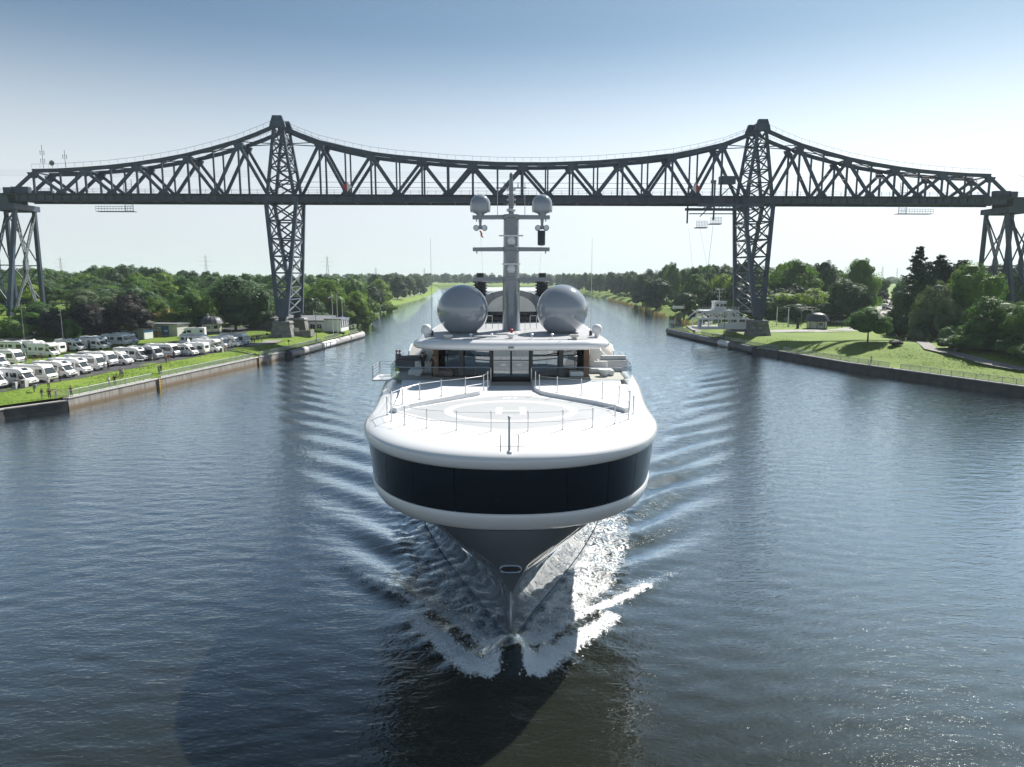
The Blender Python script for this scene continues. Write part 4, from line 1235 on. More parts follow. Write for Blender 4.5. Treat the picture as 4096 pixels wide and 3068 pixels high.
# small gear on the roof deck
for px, w in ((1792, .7), (2297, .7)):
    x, s_, z = LP(px, 1356, 56.2)
    mb = MB(); mb.box((x, s_, rz(s_) + .25), (w, .35, .18)); mb.box((x, s_, rz(s_) + .1), (.4, .12, .2)); mb.build('floodlight', M['off_white'], YT, bevel=.03)
for px in (1884, 1967, 2128, 2209):
    x, s_, z = LP(px, 1352, 56.4)
    mb = MB(); mb.lathe([(.03, 0), (.03, .28), (.13, .3), (.13, .36), (.03, .44)], (x, s_, rz(s_)), 10); mb.build('mushroom_aerial', M['white_paint'], YT, True)
mb = MB(); mb.lathe([(.2, 0), (.2, .2), (.3, .24), (.3, .36), (.05, .42)], (0, 20.3, rz(20)), 12); mb.build('deck_light', M['white_paint'], YT, True)
for px in (1706, 2388):
    x, s_, z = LP(px, 1325, 58.0)
    mb = MB(); mb.lathe([(.2, 0), (.2, .25), (.42, .3)] + [(.42 * math.cos(a), .62 + .42 * math.sin(a)) for a in np.linspace(0, math.pi / 2 - .01, 6)], (x, s_, rz(s_)), 14); mb.build('small_dome', M['white_paint'], YT, True)
for px, pt in ((1728, 952), (2363, 952)):
    x, s_, z = LP(px, 1318, 59.0); zt2 = at(px, pt, 59.0)[2]
    mb = MB(); mb.tube([(x, s_, rz(s_)), (x, s_, rz(s_) + .4)], .13, 8); mb.build('aerial_base', M['dark_grey'], YT)
    mb = MB(); mb.tube([(x, s_, rz(s_) + .4), (x, s_, zt2)], .028, 5, .01); mb.build('whip_aerial', M['off_white'], YT)
for px in (1993, 2100):
    x, s_, z = LP(px, 1345, 57); mb = MB(); mb.tube([(x, s_, rz(s_)), (x, s_, rz(s_) + 1.3)], .018, 4); mb.build('whip_aerial', M['off_white'], YT)
mb = MB(); x, s_, z = LP(2046, 1325, 59); mb.lathe([(.09, 0), (.09, .3), (.13, .32), (.13, .5), (.06, .56)], (x, s_, rz(s_)), 10); mb.build('red_lamp', M['red'], YT, True)
for sg in (-1, 1):
    mb = MB()
    for k in (0, 1.0): mb.tube([(sg * (1.75 + k * .6), 29.5, rz(29)), (sg * (1.75 + k * .6), 29.5, rz(29) + 1.2)], .035, 5)
    mb.tube([(sg * 1.75, 29.5, rz(29) + 1.2), (sg * 2.35, 29.5, rz(29) + 1.2)], .035, 5); mb.build('ladder_rail', M['stainless'], YT)

# ---- wing bulwarks, consoles, lounge furniture
for sg in (-1, 1):
    mb = MB(); poly = [(26, 12.6), (28, 13.3), (30, 14.2), (32, 14.7), (34, 14.9), (46, 14.9), (46, 12.0), (26, 12.0)]
    mb.extrude(poly, sg * 8.1, sg * 8.3, 'x'); mb.build('wing_bulwark', M['yacht_white'], YT, bevel=.04)
    mb = MB(); mb.extrude([(sg * x, z) for x, z in ((6.75, 12.3), (9.4, 12.3), (9.1, 12.9), (8.4, 13.4), (7.6, 14.5), (6.75, 14.85))], 26.6, 26.8); mb.build('wing_screen', M['yacht_white'], YT, bevel=.04)
    mb = MB(); mb.extrude([(30, 11.8), (31.5, 13.4), (33, 13.9), (60, 13.9), (60, 11.8)], sg * 9.7, sg * 9.9, 'x'); mb.build('side_bulwark', M['yacht_white'], YT, bevel=.04)
    mb = MB(); mb.box((sg * 8.6, 24.0, dz(24) + .72), (2.5, .9, .95)); mb.box((sg * 8.75, 24.2, dz(24) + 1.38), (2.1, .6, .36))
    mb.build('wing_console', M['console_dark'] if sg < 0 else M['console_grey'], YT, bevel=.04)
    so = MB(); xo = sg * 6.6
    so.box((xo, 22.6, dz(22) + .52), (3.0, .9, .42)); so.box((xo, 23.0, dz(22) + .95), (3.0, .3, .6)); so.box((xo + sg * 1.35, 21.7, dz(22) + .52), (.9, 1.6, .42))
    so.build('lounge_sofa', M['cushion'], YT, bevel=.1)
    tb = MB(); tb.lathe([(.22, 0), (.5, .5), (.52, .54), (.02, .55)], (sg * 7.6, 20.9, dz(21) + .31), 20); tb.build('cone_table', M['cushion'], YT, True)
    ot = MB(); ot.box((xo - sg * 1.3, 20.9, dz(21) + .5), (1.1, .8, .4)); ot.build('ottoman', M['leather_brown'] if sg < 0 else M['cushion'], YT, bevel=.06)
# fold-out side platform on the left
pf = MB(); pf.box((-10.6, 22.6, dz(22) - .1), (1.6, 3.2, .14)); pl = pf.build('side_platform', M['yacht_white'], YT, bevel=.04)
mb = MB()
for x, y in ((-11.3, 21.1), (-11.3, 24.1), (-9.9, 24.1)): mb.tube([(x, y, dz(22)), (x, y, dz(22) + 1.1)], .05, 6)
for h in (.35, .6, .85, 1.08): mb.tube([(-11.3, 21.1, dz(22) + h), (-11.3, 24.1, dz(22) + h), (-9.9, 24.1, dz(22) + h)], .02, 4)
mb.build('platform_railing', M['stainless'], pl)
# rest of the superstructure aft
mb = MB(); mb.box((0, 78, 14.4), (13.2, 44, 5.2)); mb.box((0, 74, 17.4), (10, 28, 2.4)); mb.build('aft_superstructure', M['yacht_white'], YT, bevel=.4)
mb = MB(); mb.add([(x, s, dz(s) - .02) for x, s in ((-9.9, 30), (9.9, 30), (9.9, 112), (-9.9, 112))], [(0, 1, 2, 3)]); mb.build('aft_deck', M['teak'], YT)
mb = MB(); mb.add([(-9.2, 112, -1), (9.2, 112, -1), (9.9, 112, dz(112)), (-9.9, 112, dz(112))], [(0, 1, 2, 3)]); mb.build('transom', M['hull_grey'], YT)
# ================================================================ things on the banks
mk('rv_white', (0.86, 0.86, 0.855), 0.3, var=0.03, scale=0.8, coat=0.4, objvar=0.04)
mk('rv_cream', (0.78, 0.765, 0.72), 0.35, var=0.04, scale=0.8, coat=0.3)
mk('rv_silver', (0.42, 0.44, 0.46), 0.3, var=0.03, scale=0.8, coat=0.4)
mk('auto_glass', (0.015, 0.02, 0.024), 0.05, var=0.2, spec=0.8, coat=0.5)
mk('tyre', (0.015, 0.015, 0.016), 0.8)
mk('rim', (0.45, 0.46, 0.48), 0.35, metal=0.7)
mk('headlamp', (0.55, 0.58, 0.6), 0.1, coat=1.0)
mk('tail_red', (0.35, 0.02, 0.02), 0.2)

def side_extrude(mb, prof, hw, chamfer=0.0):
    """side profile (x,z) made solid across the width, edges drawn in at the top."""
    mb.extrude(prof, -hw, hw)
    return mb
def wheel(par, x, y, r=.35, w=.24):
    t = MB(); s = 1 if y > 0 else -1
    t.lathe([(r * .6, -w / 2), (r * .92, -w / 2), (r, -w / 3), (r, w / 3), (r * .92, w / 2), (r * .6, w / 2)], n=18)
    o = t.build('wheel', M['tyre'], par, True)
    h = MB(); h.lathe([(.02, w * .32), (r * .35, w * .36), (r * .62, w * .44), (r * .62, -.05), (.02, -.05)], n=14)
    hb = h.build('rim', M['rim'], o, True)
    o.matrix_basis = Matrix.Translation((x, y, r)) @ Matrix.Rotation(R(-90 * s), 4, 'X')
    return o
def plate(par, name, poly, y, th, mat):
    mb = MB(); mb.extrude(poly, y - th / 2, y + th / 2); return mb.build(name, M[mat], par)
def rect(x0, x1, z0, z1): return [(x0, z0), (x1, z0), (x1, z1), (x0, z1)]

def van_cab(t, x0, body, hw=1.0):
    """van cab with bonnet from x0 forward, returns nothing."""
    mb = MB(); mb.extrude([(x0, .35), (x0 + 1.95, .35), (x0 + 2.05, .6), (x0 + 2.0, .95), (x0 + 1.5, 1.22), (x0 + .72, 2.05), (x0, 2.2)], -hw, hw)
    mb.build('cab', M[body], t, bevel=.09, segs=3)
    ws = MB()
    a, b = Vector((x0 + 1.45, 0, 1.28)), Vector((x0 + .78, 0, 2.02))
    n = Vector((.78, 0, .63)) * .03
    ws.hexa([(a.x + n.x, -.86, a.z + n.z), (a.x + n.x, .86, a.z + n.z), (b.x + n.x, .76, b.z + n.z), (b.x + n.x, -.76, b.z + n.z),
             (a.x - .05, -.86, a.z), (a.x - .05, .86, a.z), (b.x - .05, .76, b.z), (b.x - .05, -.76, b.z)])
    ws.build('windscreen', M['auto_glass'], t)
    for s in (-1, 1):
        plate(t, 'cab_window', [(x0 + .1, 1.3), (x0 + 1.2, 1.28), (x0 + .62, 1.95), (x0 + .1, 2.0)], s * (hw + .005), .03, 'auto_glass')
        m = MB(); m.box((x0 + 1.15, s * (hw + .2), 1.45), (.12, .2, .34)); m.build('wing_mirror', M['black'], t, bevel=.02)
        m = MB(); m.box((x0 + 1.93, s * .72, .92), (.2, .34, .2)); m.build('headlight', M['headlamp'], t, bevel=.04)
    m = MB(); m.box((x0 + 2.0, 0, .8), (.1, .9, .18)); m.build('grille', M['black'], t)
    m = MB(); m.box((x0 + 1.98, 0, .45), (.16, 1.9, .2)); m.build('bumper', M['dark_grey'], t, bevel=.05)

def roof_gear(t, x0, x1, z, solar=True, dish=False):
    m = MB(); m.box(((x0 + x1) / 2 + .6, .1, z + .07), (.75, .75, .14)); m.build('roof_hatch', M['off_white'], t, bevel=.04)
    m = MB(); m.box((x0 + 1.0, -.3, z + .06), (.45, .45, .12)); m.build('roof_vent', M['off_white'], t, bevel=.03)
    if solar:
        m = MB(); m.box((x0 + 2.4, .4, z + .05), (1.4, .7, .04)); m.build('solar_panel', M['auto_glass'], t)
    if dish:
        m = MB(); m.lathe([(.02, -.06), (.3, -.02), (.42, .08), (.42, .1), (.02, 0)], n=16)
        d = m.build('satellite_dish', M['white_paint'], t, True); d.matrix_basis = Matrix.Translation((x0 + 1.6, -.55, z + .5)) @ Matrix.Rotation(R(70), 4, 'Y')
        m = MB(); m.tube([(x0 + 1.55, -.55, z), (x0 + 1.55, -.55, z + .45)], .04, 6); m.build('dish_post', M['mid_grey'], t)

def sides(t, wins, hw, door=None, stripe=None, awning=None, body='rv_white'):
    for s in (-1, 1):
        for x0, x1, z0, z1 in wins:
            o = plate(t, 'window', rect(x0, x1, z0, z1), s * (hw + .012), .03, 'auto_glass')
        if stripe:
            plate(t, 'side_stripe', rect(*stripe[:4]), s * (hw + .008), .02, stripe[4])
    if door:
        o = plate(t, 'door', rect(*door[:4]), -(hw + .015), .035, 'auto_glass' if len(door) > 4 else body)
        plate(o, 'door_window', rect(door[0] + .12, door[1] - .12, door[2] + 1.0, door[3] - .2), -(hw + .036), .01, 'auto_glass')
    if awning:
        m = MB(); m.box(((awning[0] + awning[1]) / 2, -(hw + .08), awning[2]), (awning[1] - awning[0], .15, .15)); m.build('awning_case', M[awning[3]], t, bevel=.03)
    m = MB(); m.box((wins[0][0] + 1, 0, .62), (.1, .1, .1))

def rv_integrated(name, label, L=7.3, body='rv_white', dish=False, long_window=False, stripe='rv_silver'):
    t = thing(name, label, 'motorhome', group='motorhomes parked on the canal side lot')
    hw = 1.15; x0 = -L / 2; x1 = L / 2
    mb = MB(); mb.extrude([(x0, .42), (x1 - .12, .42), (x1, .7), (x1 - .02, 1.15), (x1 - .32, 1.42), (x1 - .88, 2.45), (x1 - 1.15, 2.78), (x1 - 1.7, 2.9), (x0 + .25, 2.9), (x0, 2.75)], -hw, hw)
    mb.build('body', M[body], t, bevel=.13, segs=3)
    a, b = Vector((x1 - .30, 0, 1.5)), Vector((x1 - .86, 0, 2.4)); n = Vector((.88, 0, .47)) * .03
    ws = MB(); ws.hexa([(a.x + n.x, -1.0, a.z + n.z), (a.x + n.x, 1.0, a.z + n.z), (b.x + n.x, .94, b.z + n.z), (b.x + n.x, -.94, b.z + n.z),
                        (a.x - .1, -1.0, a.z), (a.x - .1, 1.0, a.z), (b.x - .1, .94, b.z), (b.x - .1, -.94, b.z)])
    ws.build('windscreen', M['auto_glass'], t)
    wins = [(x0 + .5, x0 + 1.4, 1.55, 2.2), (x0 + 2.6, x0 + 3.6, 1.55, 2.2), (x1 - 2.35, x1 - 1.05, 1.35, 2.25)]
    if long_window: wins = [(x0 + .7, x0 + 1.6, 1.5, 2.2), (x0 + 2.6, x1 - 1.0, 1.4, 2.25)]
    sides(t, wins, hw, (x0 + 1.75, x0 + 2.4, .5, 2.4), (x0 + .1, x1 - .5, .85, .93, stripe), (x0 + .8, x1 - 1.4, 2.72, 'rv_silver'), body)
    for s in (-1, 1):
        m = MB(); m.box((x1 - .06, s * .8, .98), (.2, .36, .2)); m.build('headlight', M['headlamp'], t, bevel=.04)
        m = MB(); m.tube([(x1 - .8, s * 1.12, 2.3), (x1 - .4, s * 1.38, 2.1)], .03, 5); m.box((x1 - .4, s * 1.38, 1.9), (.12, .16, .45)); m.build('wing_mirror', M['off_white'], t)
        for x in (x1 - 1.35, x0 + 2.0): wheel(t, x, s * 1.02)
    m = MB(); m.box((x1 - .01, 0, .92), (.08, .9, .16)); m.build('grille', M['black'], t)
    roof_gear(t, x0, x1, 2.9, True, dish)
    return t
def rv_semi(name, label, L=6.9, body='rv_white', cab='rv_white', solar=True, dish=False, stripe='rv_silver', open_door=False):
    t = thing(name, label, 'motorhome', group='motorhomes parked on the canal side lot')
    hw = 1.14; x0 = -L / 2; x1 = L / 2 - 1.75
    mb = MB(); mb.extrude([(x0, .45), (x1, .45), (x1, 2.1), (x1 + .75, 2.12), (x1 + .55, 2.45), (x1 + .1, 2.72), (x1 - .9, 2.82), (x0 + .2, 2.82), (x0, 2.7)], -hw, hw)
    mb.build('body', M[body], t, bevel=.1, segs=3)
    van_cab(t, x1 - .25, cab)
    m = MB(); n = Vector((.55, 0, .83)) * .02
    m.hexa([(x1 + .50, -.5, 2.52), (x1 + .50, .5, 2.52), (x1 - .05, .42, 2.78), (x1 - .05, -.42, 2.78), (x1 + .53, -.5, 2.58), (x1 + .53, .5, 2.58), (x1 - .02, .42, 2.83), (x1 - .02, -.42, 2.83)])
    m.build('sky_window', M['auto_glass'], t)
    sides(t, [(x0 + .5, x0 + 1.3, 1.5, 2.15), (x1 - 1.4, x1 - .25, 1.45, 2.15)], hw, (x1 - 2.3, x1 - 1.62, .5, 2.4) + ((1,) if open_door else ()), (x0 + .1, x1 - .1, .8, .9, stripe), (x0 + .6, x1 - .6, 2.68, 'rv_silver' if not dish else 'dark_grey'), body)
    for s in (-1, 1):
        for x in (x1 + .95, x0 + 1.75): wheel(t, x, s * .98)
    roof_gear(t, x0, x1, 2.82, solar, dish)
    return t
def rv_alcove(name, label, L=6.6, body='rv_white', dish=False, stripe='rv_silver', rev=False):
    t = thing(name, label, 'motorhome', group='motorhomes parked on the canal side lot')
    hw = 1.14; x0 = -L / 2; x1 = L / 2 - 1.75
    mb = MB(); mb.extrude([(x0, .45), (x1, .45), (x1, 2.15), (x1 + .95, 2.18), (x1 + 1.25, 2.4), (x1 + 1.15, 2.75), (x1 + .55, 3.02), (x0 + .2, 3.05), (x0, 2.9)], -hw, hw)
    mb.build('body', M[body], t, bevel=.12, segs=3)
    van_cab(t, x1 - .25, body)
    sides(t, [(x0 + .5, x0 + 1.2, 1.5, 2.1), (x1 - 1.7, x1 - .5, 1.5, 2.1), (x1 + .2, x1 + .75, 2.45, 2.7)], hw, (x1 - 2.6, x1 - 1.95, .5, 2.4), (x0 + .1, x1 - .1, .85, .97, stripe), None, body)
    for s in (-1, 1):
        for x in (x1 + .95, x0 + 1.75): wheel(t, x, s * .98)
    roof_gear(t, x0, x1, 3.03, False, dish)
    return t
def rv_van(name, label, L=5.9, body='rv_white', dark=False):
    t = thing(name, label, 'camper van', group='motorhomes parked on the canal side lot')
    hw = 1.0; x0 = -L / 2; x1 = L / 2 - 1.75
    mb = MB(); mb.extrude([(x0, .38), (x1, .38), (x1, 2.2), (x1 + .35, 2.28), (x1 - .25, 2.58), (x0 + .1, 2.62), (x0, 2.5)], -hw, hw)
    mb.build('body', M[body], t, bevel=.1, segs=3)
    van_cab(t, x1 - .25, body, 1.0)
    wins = [(x0 + .3, x0 + 1.1, 1.45, 2.05), (x1 - 1.7, x1 - .45, 1.4, 2.05)]
    sides(t, wins, hw, None, (x0 + .2, x1 + .4, .5, .62, 'dark_grey'), (x0 + .4, x1 - .4, 2.5, 'dark_grey'), body)
    plate(t, 'sliding_door', rect(x1 - 1.85, x1 - .3, .55, 2.3), -(hw + .006), .02, body)
    for s in (-1, 1):
        for x in (x1 + .95, x0 + 1.1): wheel(t, x, s * .9)
    roof_gear(t, x0, x1, 2.6, True)
    return t
def rv_caravan(name, label, L=5.6, body='rv_white', dish=False):
    t = thing(name, label, 'caravan', group='motorhomes parked on the canal side lot')
    hw = 1.15; x0 = -L / 2; x1 = L / 2
    mb = MB(); mb.extrude([(x0 + .1, .4), (x1 - .1, .4), (x1, .7), (x1 - .05, 1.6), (x1 - .18, 2.55), (x1 - .5, 2.65), (x0 + .9, 2.65), (x0 + .2, 2.3), (x0, 1.5), (x0, .6)], -hw, hw)
    mb.build('body', M[body], t, bevel=.14, segs=3)
    sides(t, [(x0 + .7, x0 + 1.6, 1.3, 1.95), (x1 - 1.7, x1 - .4, 1.2, 2.0)], hw, (x0 + 2.0, x0 + 2.65, .5, 2.2), None, None, body)
    m = MB(); m.box((x1 - .07, -.0, 1.75), (.12, 1.3, .6)); m.build('rear_window', M['auto_glass'], t, bevel=.03)
    for s in (-1, 1):
        wheel(t, 0, s * 1.0)
        m = MB(); m.box((x1 + .0, s * .95, .8), (.06, .16, .4)); m.build('tail_lamp', M['tail_red'], t)
    roof_gear(t, x0, x1, 2.65, False, dish)
    return t
HEAD = math.atan2(-.17, .985)
def park(t, px, py, L, turn=0.0, z=3.02):
    """puts the vehicle's nose above the ground point seen at a pixel."""
    x, y, _ = G(px, py, z)
    a = HEAD + turn
    t.location = (x - math.cos(a) * (L / 2), y - math.sin(a) * (L / 2), z); t.rotation_euler = (0, 0, a)
Z2 = lambda x, y: (x / 2.367, 1000 + y / 2.367)
Z3 = lambda x, y: (800 + x / 2.458, 950 + y / 2.458)
VEH = [
 (rv_semi, 'white motorhome cut by the left picture edge, only its nose showing', Z2(40, 1312), 6.9, {}),
 (rv_semi, 'white motorhome with tall dark side window, left of the cream integrated one', Z2(325, 1284), 6.9, {'solar': True}),
 (rv_integrated, 'cream integrated motorhome with sloped nose, nearest the four people on the grass', Z2(512, 1250), 7.3, {'body': 'rv_cream'}),
 (rv_semi, 'white motorhome with roof skylight behind the couple by its bonnet', Z2(695, 1206), 7.2, {}),
 (rv_semi, 'white motorhome with wide black nose grille beside the short stone post', Z2(845, 1172), 7.4, {'solar': False}),
 (rv_integrated, 'white integrated motorhome with long side window and striped flank in the front row', Z2(985, 1138), 7.6, {'long_window': True}),
 (rv_integrated, 'white round-fronted motorhome behind two people in the front row', Z2(1092, 1104), 7.4, {}),
 (rv_van, 'white panel camper van with dark roof rail awning and black bumper', Z2(1240, 1088), 5.9, {}),
 (rv_semi, 'silver-flanked motorhome with black awning beside the picnic table', Z2(1395, 1052), 7.0, {'body': 'rv_white', 'cab': 'rv_silver', 'dish': False}),
 (rv_integrated, 'silver integrated motorhome behind the person in the deck chair', Z2(1522, 1040), 7.2, {'body': 'rv_silver'}),
 (rv_integrated, 'white motorhome with panoramic black side window behind the couple in red', Z2(1692, 1015), 7.4, {'long_window': True, 'stripe': 'dark_grey'}),
 (rv_van, 'compact white camper with square cab between the panoramic one and the caravan', Z2(1862, 1003), 5.6, {}),
 (rv_caravan, 'white caravan with twin roof dishes, rear window facing the canal', Z2(1966, 988), 5.8, {'dish': True}),
 (rv_alcove, 'white alcove motorhome with open bonnet next to the twin-dish caravan', Z3(205, 1128), 6.6, {}),
 (rv_integrated, 'white motorhome half hidden behind the alcove one near the tower', Z3(278, 1098), 7.0, {}),
 (rv_semi, 'white motorhome with dark cab window, second from the tower end of the row', Z3(402, 1078), 6.6, {'solar': False}),
 (rv_integrated, 'white integrated motorhome at the tower end of the front row', Z3(482, 1058), 7.4, {'body': 'rv_white'}),
 (rv_integrated, 'big white integrated motorhome in the back row at the left picture edge', Z2(212, 1082), 7.4, {'stripe': 'mid_grey'}),
 (rv_alcove, 'old white alcove motorhome with open side door and bicycles beside it', Z2(540, 1012), 6.4, {'body': 'rv_white', 'dish': True}),
 (rv_caravan, 'tall white motorhome seen from its flat rear with a bicycle emblem', Z2(603, 990), 6.2, {}),
 (rv_semi, 'white motorhome with open door and someone in red on its step', Z2(790, 958), 6.6, {'open_door': True}),
 (rv_semi, 'white motorhome with black window band and open entrance door in the back row', Z2(1012, 945), 7.4, {'open_door': True, 'stripe': 'dark_grey'}),
 (rv_semi, 'white motorhome hidden behind the black-banded one in the back row', Z2(1030, 925), 7.0, {}),
 (rv_integrated, 'plain white motorhome with two small side windows at the end of the back row', Z2(1225, 905), 7.0, {'body': 'rv_white', 'stripe': 'rv_cream'}),
 (rv_semi, 'white motorhome nose beside the blue info container', Z2(1296, 888), 6.4, {'solar': False}),
 (rv_alcove, 'white alcove motorhome half hidden behind the old one with bicycles', Z2(420, 985), 6.4, {}),
 (rv_integrated, 'white motorhome in the third row in front of the block wall', Z2(285, 985), 7.0, {}),
 (rv_semi, 'white motorhome farthest left in the back row', Z2(60, 1120), 6.8, {}),
 (rv_integrated, 'long pale motorhome roof seen above the caravan and alcove', Z3(95, 1068), 7.6, {}),
]
for f, lab, (px, py), L, kw in VEH:
    park(f('motorhome', lab, L=L, **kw), px, py, L)
t = rv_semi('motorhome', 'white motorhome facing left with its cab door open by the domed kiosk', 6.8)
x, y, _ = G(725, 1350, 3.0); t.location = (x + 3.4 * .96, y + .6, 3.02); t.rotation_euler = (0, 0, math.pi + .15)

# parked and driving cars
def car(label, loc, rz_, body='rv_white', L=4.4, van=False, group=None):
    t = thing('parked_car' if not group else 'road_car', label, 'car', loc, rz_, group)
    h = 1.85 if van else 1.5
    mb = MB()
    if van: mb.extrude([(-L / 2, .35), (L / 2 - .05, .35), (L / 2, .75), (L / 2 - .75, 1.05), (L / 2 - 1.5, h - .1), (L / 2 - 2, h), (-L / 2 + .15, h), (-L / 2, 1.2)], -.9, .9)
    else: mb.extrude([(-L / 2, .35), (L / 2 - .05, .35), (L / 2, .7), (L / 2 - 1.0, .95), (L / 2 - 1.75, h - .06), (L / 2 - 2.2, h), (-L / 2 + .9, h - .02), (-L / 2 + .2, 1.0), (-L / 2, .9)], -.88, .88)
    mb.build('body', M[body], t, bevel=.12, segs=3)
    for s in (-1, 1):
        plate(t, 'side_window', [(-L / 2 + .75, 1.02), (L / 2 - 1.2, 1.02), (L / 2 - 1.8, h - .14), (-L / 2 + .95, h - .14)], s * .89, .03, 'auto_glass')
        for x in (L / 2 - .85, -L / 2 + .8): wheel(t, x, s * .8, .32, .22)
        m = MB(); m.box((L / 2 - .1, s * .62, .72), (.16, .34, .15)); m.build('headlight', M['headlamp'], t)
    m = MB(); m.hexa([(L / 2 - 1.02, -.74, 1.0), (L / 2 - 1.02, .74, 1.0), (L / 2 - 1.72, .66, h - .1), (L / 2 - 1.72, -.66, h - .1), (L / 2 - .98, -.74, 1.02), (L / 2 - .98, .74, 1.02), (L / 2 - 1.66, .66, h - .08), (L / 2 - 1.66, -.66, h - .08)])
    m.build('windscreen', M['auto_glass'], t)
    return t
def lorry(label, loc, rz_, group):
    t = thing('delivery_truck', label, 'truck', loc, rz_, group)
    m = MB(); m.box((-.9, 0, 1.75), (4.6, 2.2, 2.3)); m.build('cargo_box', M['rv_white'], t, bevel=.04)
    m = MB(); m.extrude([(1.45, .4), (3.0, .4), (3.05, 1.1), (2.75, 1.9), (1.45, 2.1)], -1, 1); m.build('cab', M['rv_silver'], t, bevel=.1)
    m = MB(); m.hexa([(3.02, -.85, 1.2), (3.02, .85, 1.2), (2.8, .8, 1.85), (2.8, -.8, 1.85), (3.06, -.85, 1.2), (3.06, .85, 1.2), (2.84, .8, 1.85), (2.84, -.8, 1.85)]); m.build('windscreen', M['auto_glass'], t)
    for s in (-1, 1):
        for x in (2.2, -2.0): wheel(t, x, s * .9, .4, .26)
    return t

# ---- hard ground: camper lot, plaza, road, paths
def strip(name, pts, w, z_up, mat, zf=gz):
    """ribbon of paving that follows the ground."""
    rows = []
    pts = [Vector((p[0], p[1], 0)) for p in pts]
    fine = []
    for a, b in zip(pts[:-1], pts[1:]):
        n = max(1, int((b - a).length / 4))
        fine += [a.lerp(b, i / n) for i in range(n)]
    fine.append(pts[-1])
    for i, p in enumerate(fine):
        d = (fine[min(i + 1, len(fine) - 1)] - fine[max(0, i - 1)]).normalized(); s = Vector((d.y, -d.x, 0))
        rows.append([(q.x, q.y, max(zf(q.x, q.y), zf(p.x, p.y)) + z_up) for q in (p - s * w / 2, p, p + s * w / 2)])
    mb = MB(); mb.grid(rows); o = mb.build(name, M[mat]); return tag(o, kind='structure')
def patch(name, x0f, d0, d1, y0, y1, lift, mat, sgn=-1):
    q = qL if sgn < 0 else qR
    rows = []
    for y in np.arange(y0, y1 + .1, 4):
        rows.append([(q(y) + sgn * d, y, gz(q(y) + sgn * d, y) + lift) for d in np.linspace(d0, d1, 10)])
    mb = MB(); mb.grid(rows); return tag(mb.build(name, M[mat]), kind='structure')
patch('camper_lot', None, 8.6, 34, 96, 188, .03, 'asphalt')
strip('access_road', [(-92, 176), (-86, 190), (-84, 205), (-88, 225), (-100, 260)], 8, .05, 'asphalt')
strip('footpath', [(-68, 180), (-64.5, 189), (-66, 197)], 4.5, .06, 'path')
strip('towpath', [(-84, 300), (-87, 345), (-91, 404), (-92, 520), (-90, 635), (-102, 850)], 3.0, .08, 'path')
ZP = lambda L: [(3300 + x / 2.367, 950 + y / 2.367) for x, y in L]
pp = [G(px, py, z)[:2] for (px, py), z in zip(ZP([(640, 790), (760, 872), (850, 962), (1000, 1042), (1200, 1072), (1500, 1120), (1884, 1168)]), (3.4, 4.0, 4.7, 5.1, 5.1, 5.1, 5.1))]
pp.append((pp[-1][0] + 16, pp[-1][1] - 14))
strip('hillside_path', [(139, 262)] + pp, 2.6, .10, 'path')
strip('street', [(128, 246), (141, 266), (170, 322), (230, 440), (300, 580), (380, 740)], 9, .06, 'paving')
strip('ferry_road', [(66, 222), (80, 226), (104, 228), (131, 250)], 9, .07, 'paving')
strip('canal_path', [(62, 236), (64.5, 262), (80, 290), (90, 330), (93, 380)], 2.4, .08, 'path')
car('white boxy family car parked beside the domed ferry kiosk', (*G(3355, 1297, 3.1)[:2], 3.2), math.pi - .1, 'rv_white', 4.6, True)
car('white car mostly hidden behind the boxy family car', (*G(3392, 1288, 3.1)[:2], 3.2), math.pi - .05, 'rv_white', 4.4, False)
for lab, px, py, bd, k in (('silver grey truck nearest on the right bank street', 3537, 1240, None, 'l'), ('pale box van second in the street queue', 3531, 1220, None, 'l'),
                        ('dark car ahead of the box van in the street', 3524, 1212, 'dark_grey', 'c'), ('white car farthest up the street', 3540, 1189, 'rv_white', 'c'), ('dark car at the kerb left of the street', 3503, 1222, 'dark_grey', 'c')):
    x, y, _ = G(px, py, 4.4); z = gz(x, y) + .07
    x, y, _ = G(px, py, z)
    if k == 'l': lorry(lab, (x, y, z), math.atan2(118, 59) + math.pi, 'vehicles on the street')
    else: car(lab, (x, y, z), math.atan2(118, 59) + math.pi, bd, group='vehicles on the street')
car('white car parked behind the domed kiosk of the camper lot', (*G(815, 1312, 3.2)[:2], 3.3), math.pi - .3, 'rv_white')

# ---- railings, fender tubes, ladders
def railing(label, pts, panel=True, h=1.05, step=2.4, mat='galvanised'):
    """posts with a top rail and close upright bars; pts are ground points."""
    o0 = Vector(pts[0]); t = thing('railing', label, 'railing', o0)
    P = [Vector(p) - o0 for p in pts]
    rail = MB(); rail.tube([p + Vector((0, 0, h)) for p in P], .04, 6); rail.tube([p + Vector((0, 0, .12)) for p in P], .025, 4)
    rail.build('top_rail', M[mat], t)
    bars = MB()
    for a, b in zip(P[:-1], P[1:]):
        L = (b - a).length; n = max(1, round(L / step))
        for i in range(n + 1):
            if i == n and b is not P[-1]: continue
            p = a.lerp(b, i / n); m = MB(); m.beam(p, p + Vector((0, 0, h)), .07, .07); m.build('post', M[mat], t)
        if panel:
            k = int(L / .11)
            for i in range(k):
                p = a.lerp(b, (i + .5) / k); bars.beam(p + Vector((0, 0, .12)), p + Vector((0, 0, h)), .022, .022)
    if panel: tag(bars.build('infill_bars', M[mat], t), kind='stuff')
    return t
def qpts(q, sgn, ys, d=.5, z=COPE): return [(float(q(y)) + sgn * d, y, z) for y in ys]
railing('long grey railing on the pale quay wall left of the first yellow ladder', [(-72.5, 109.2, 2.0)] + qpts(qL, -1, (109.4, 116, 122, 128.5)))
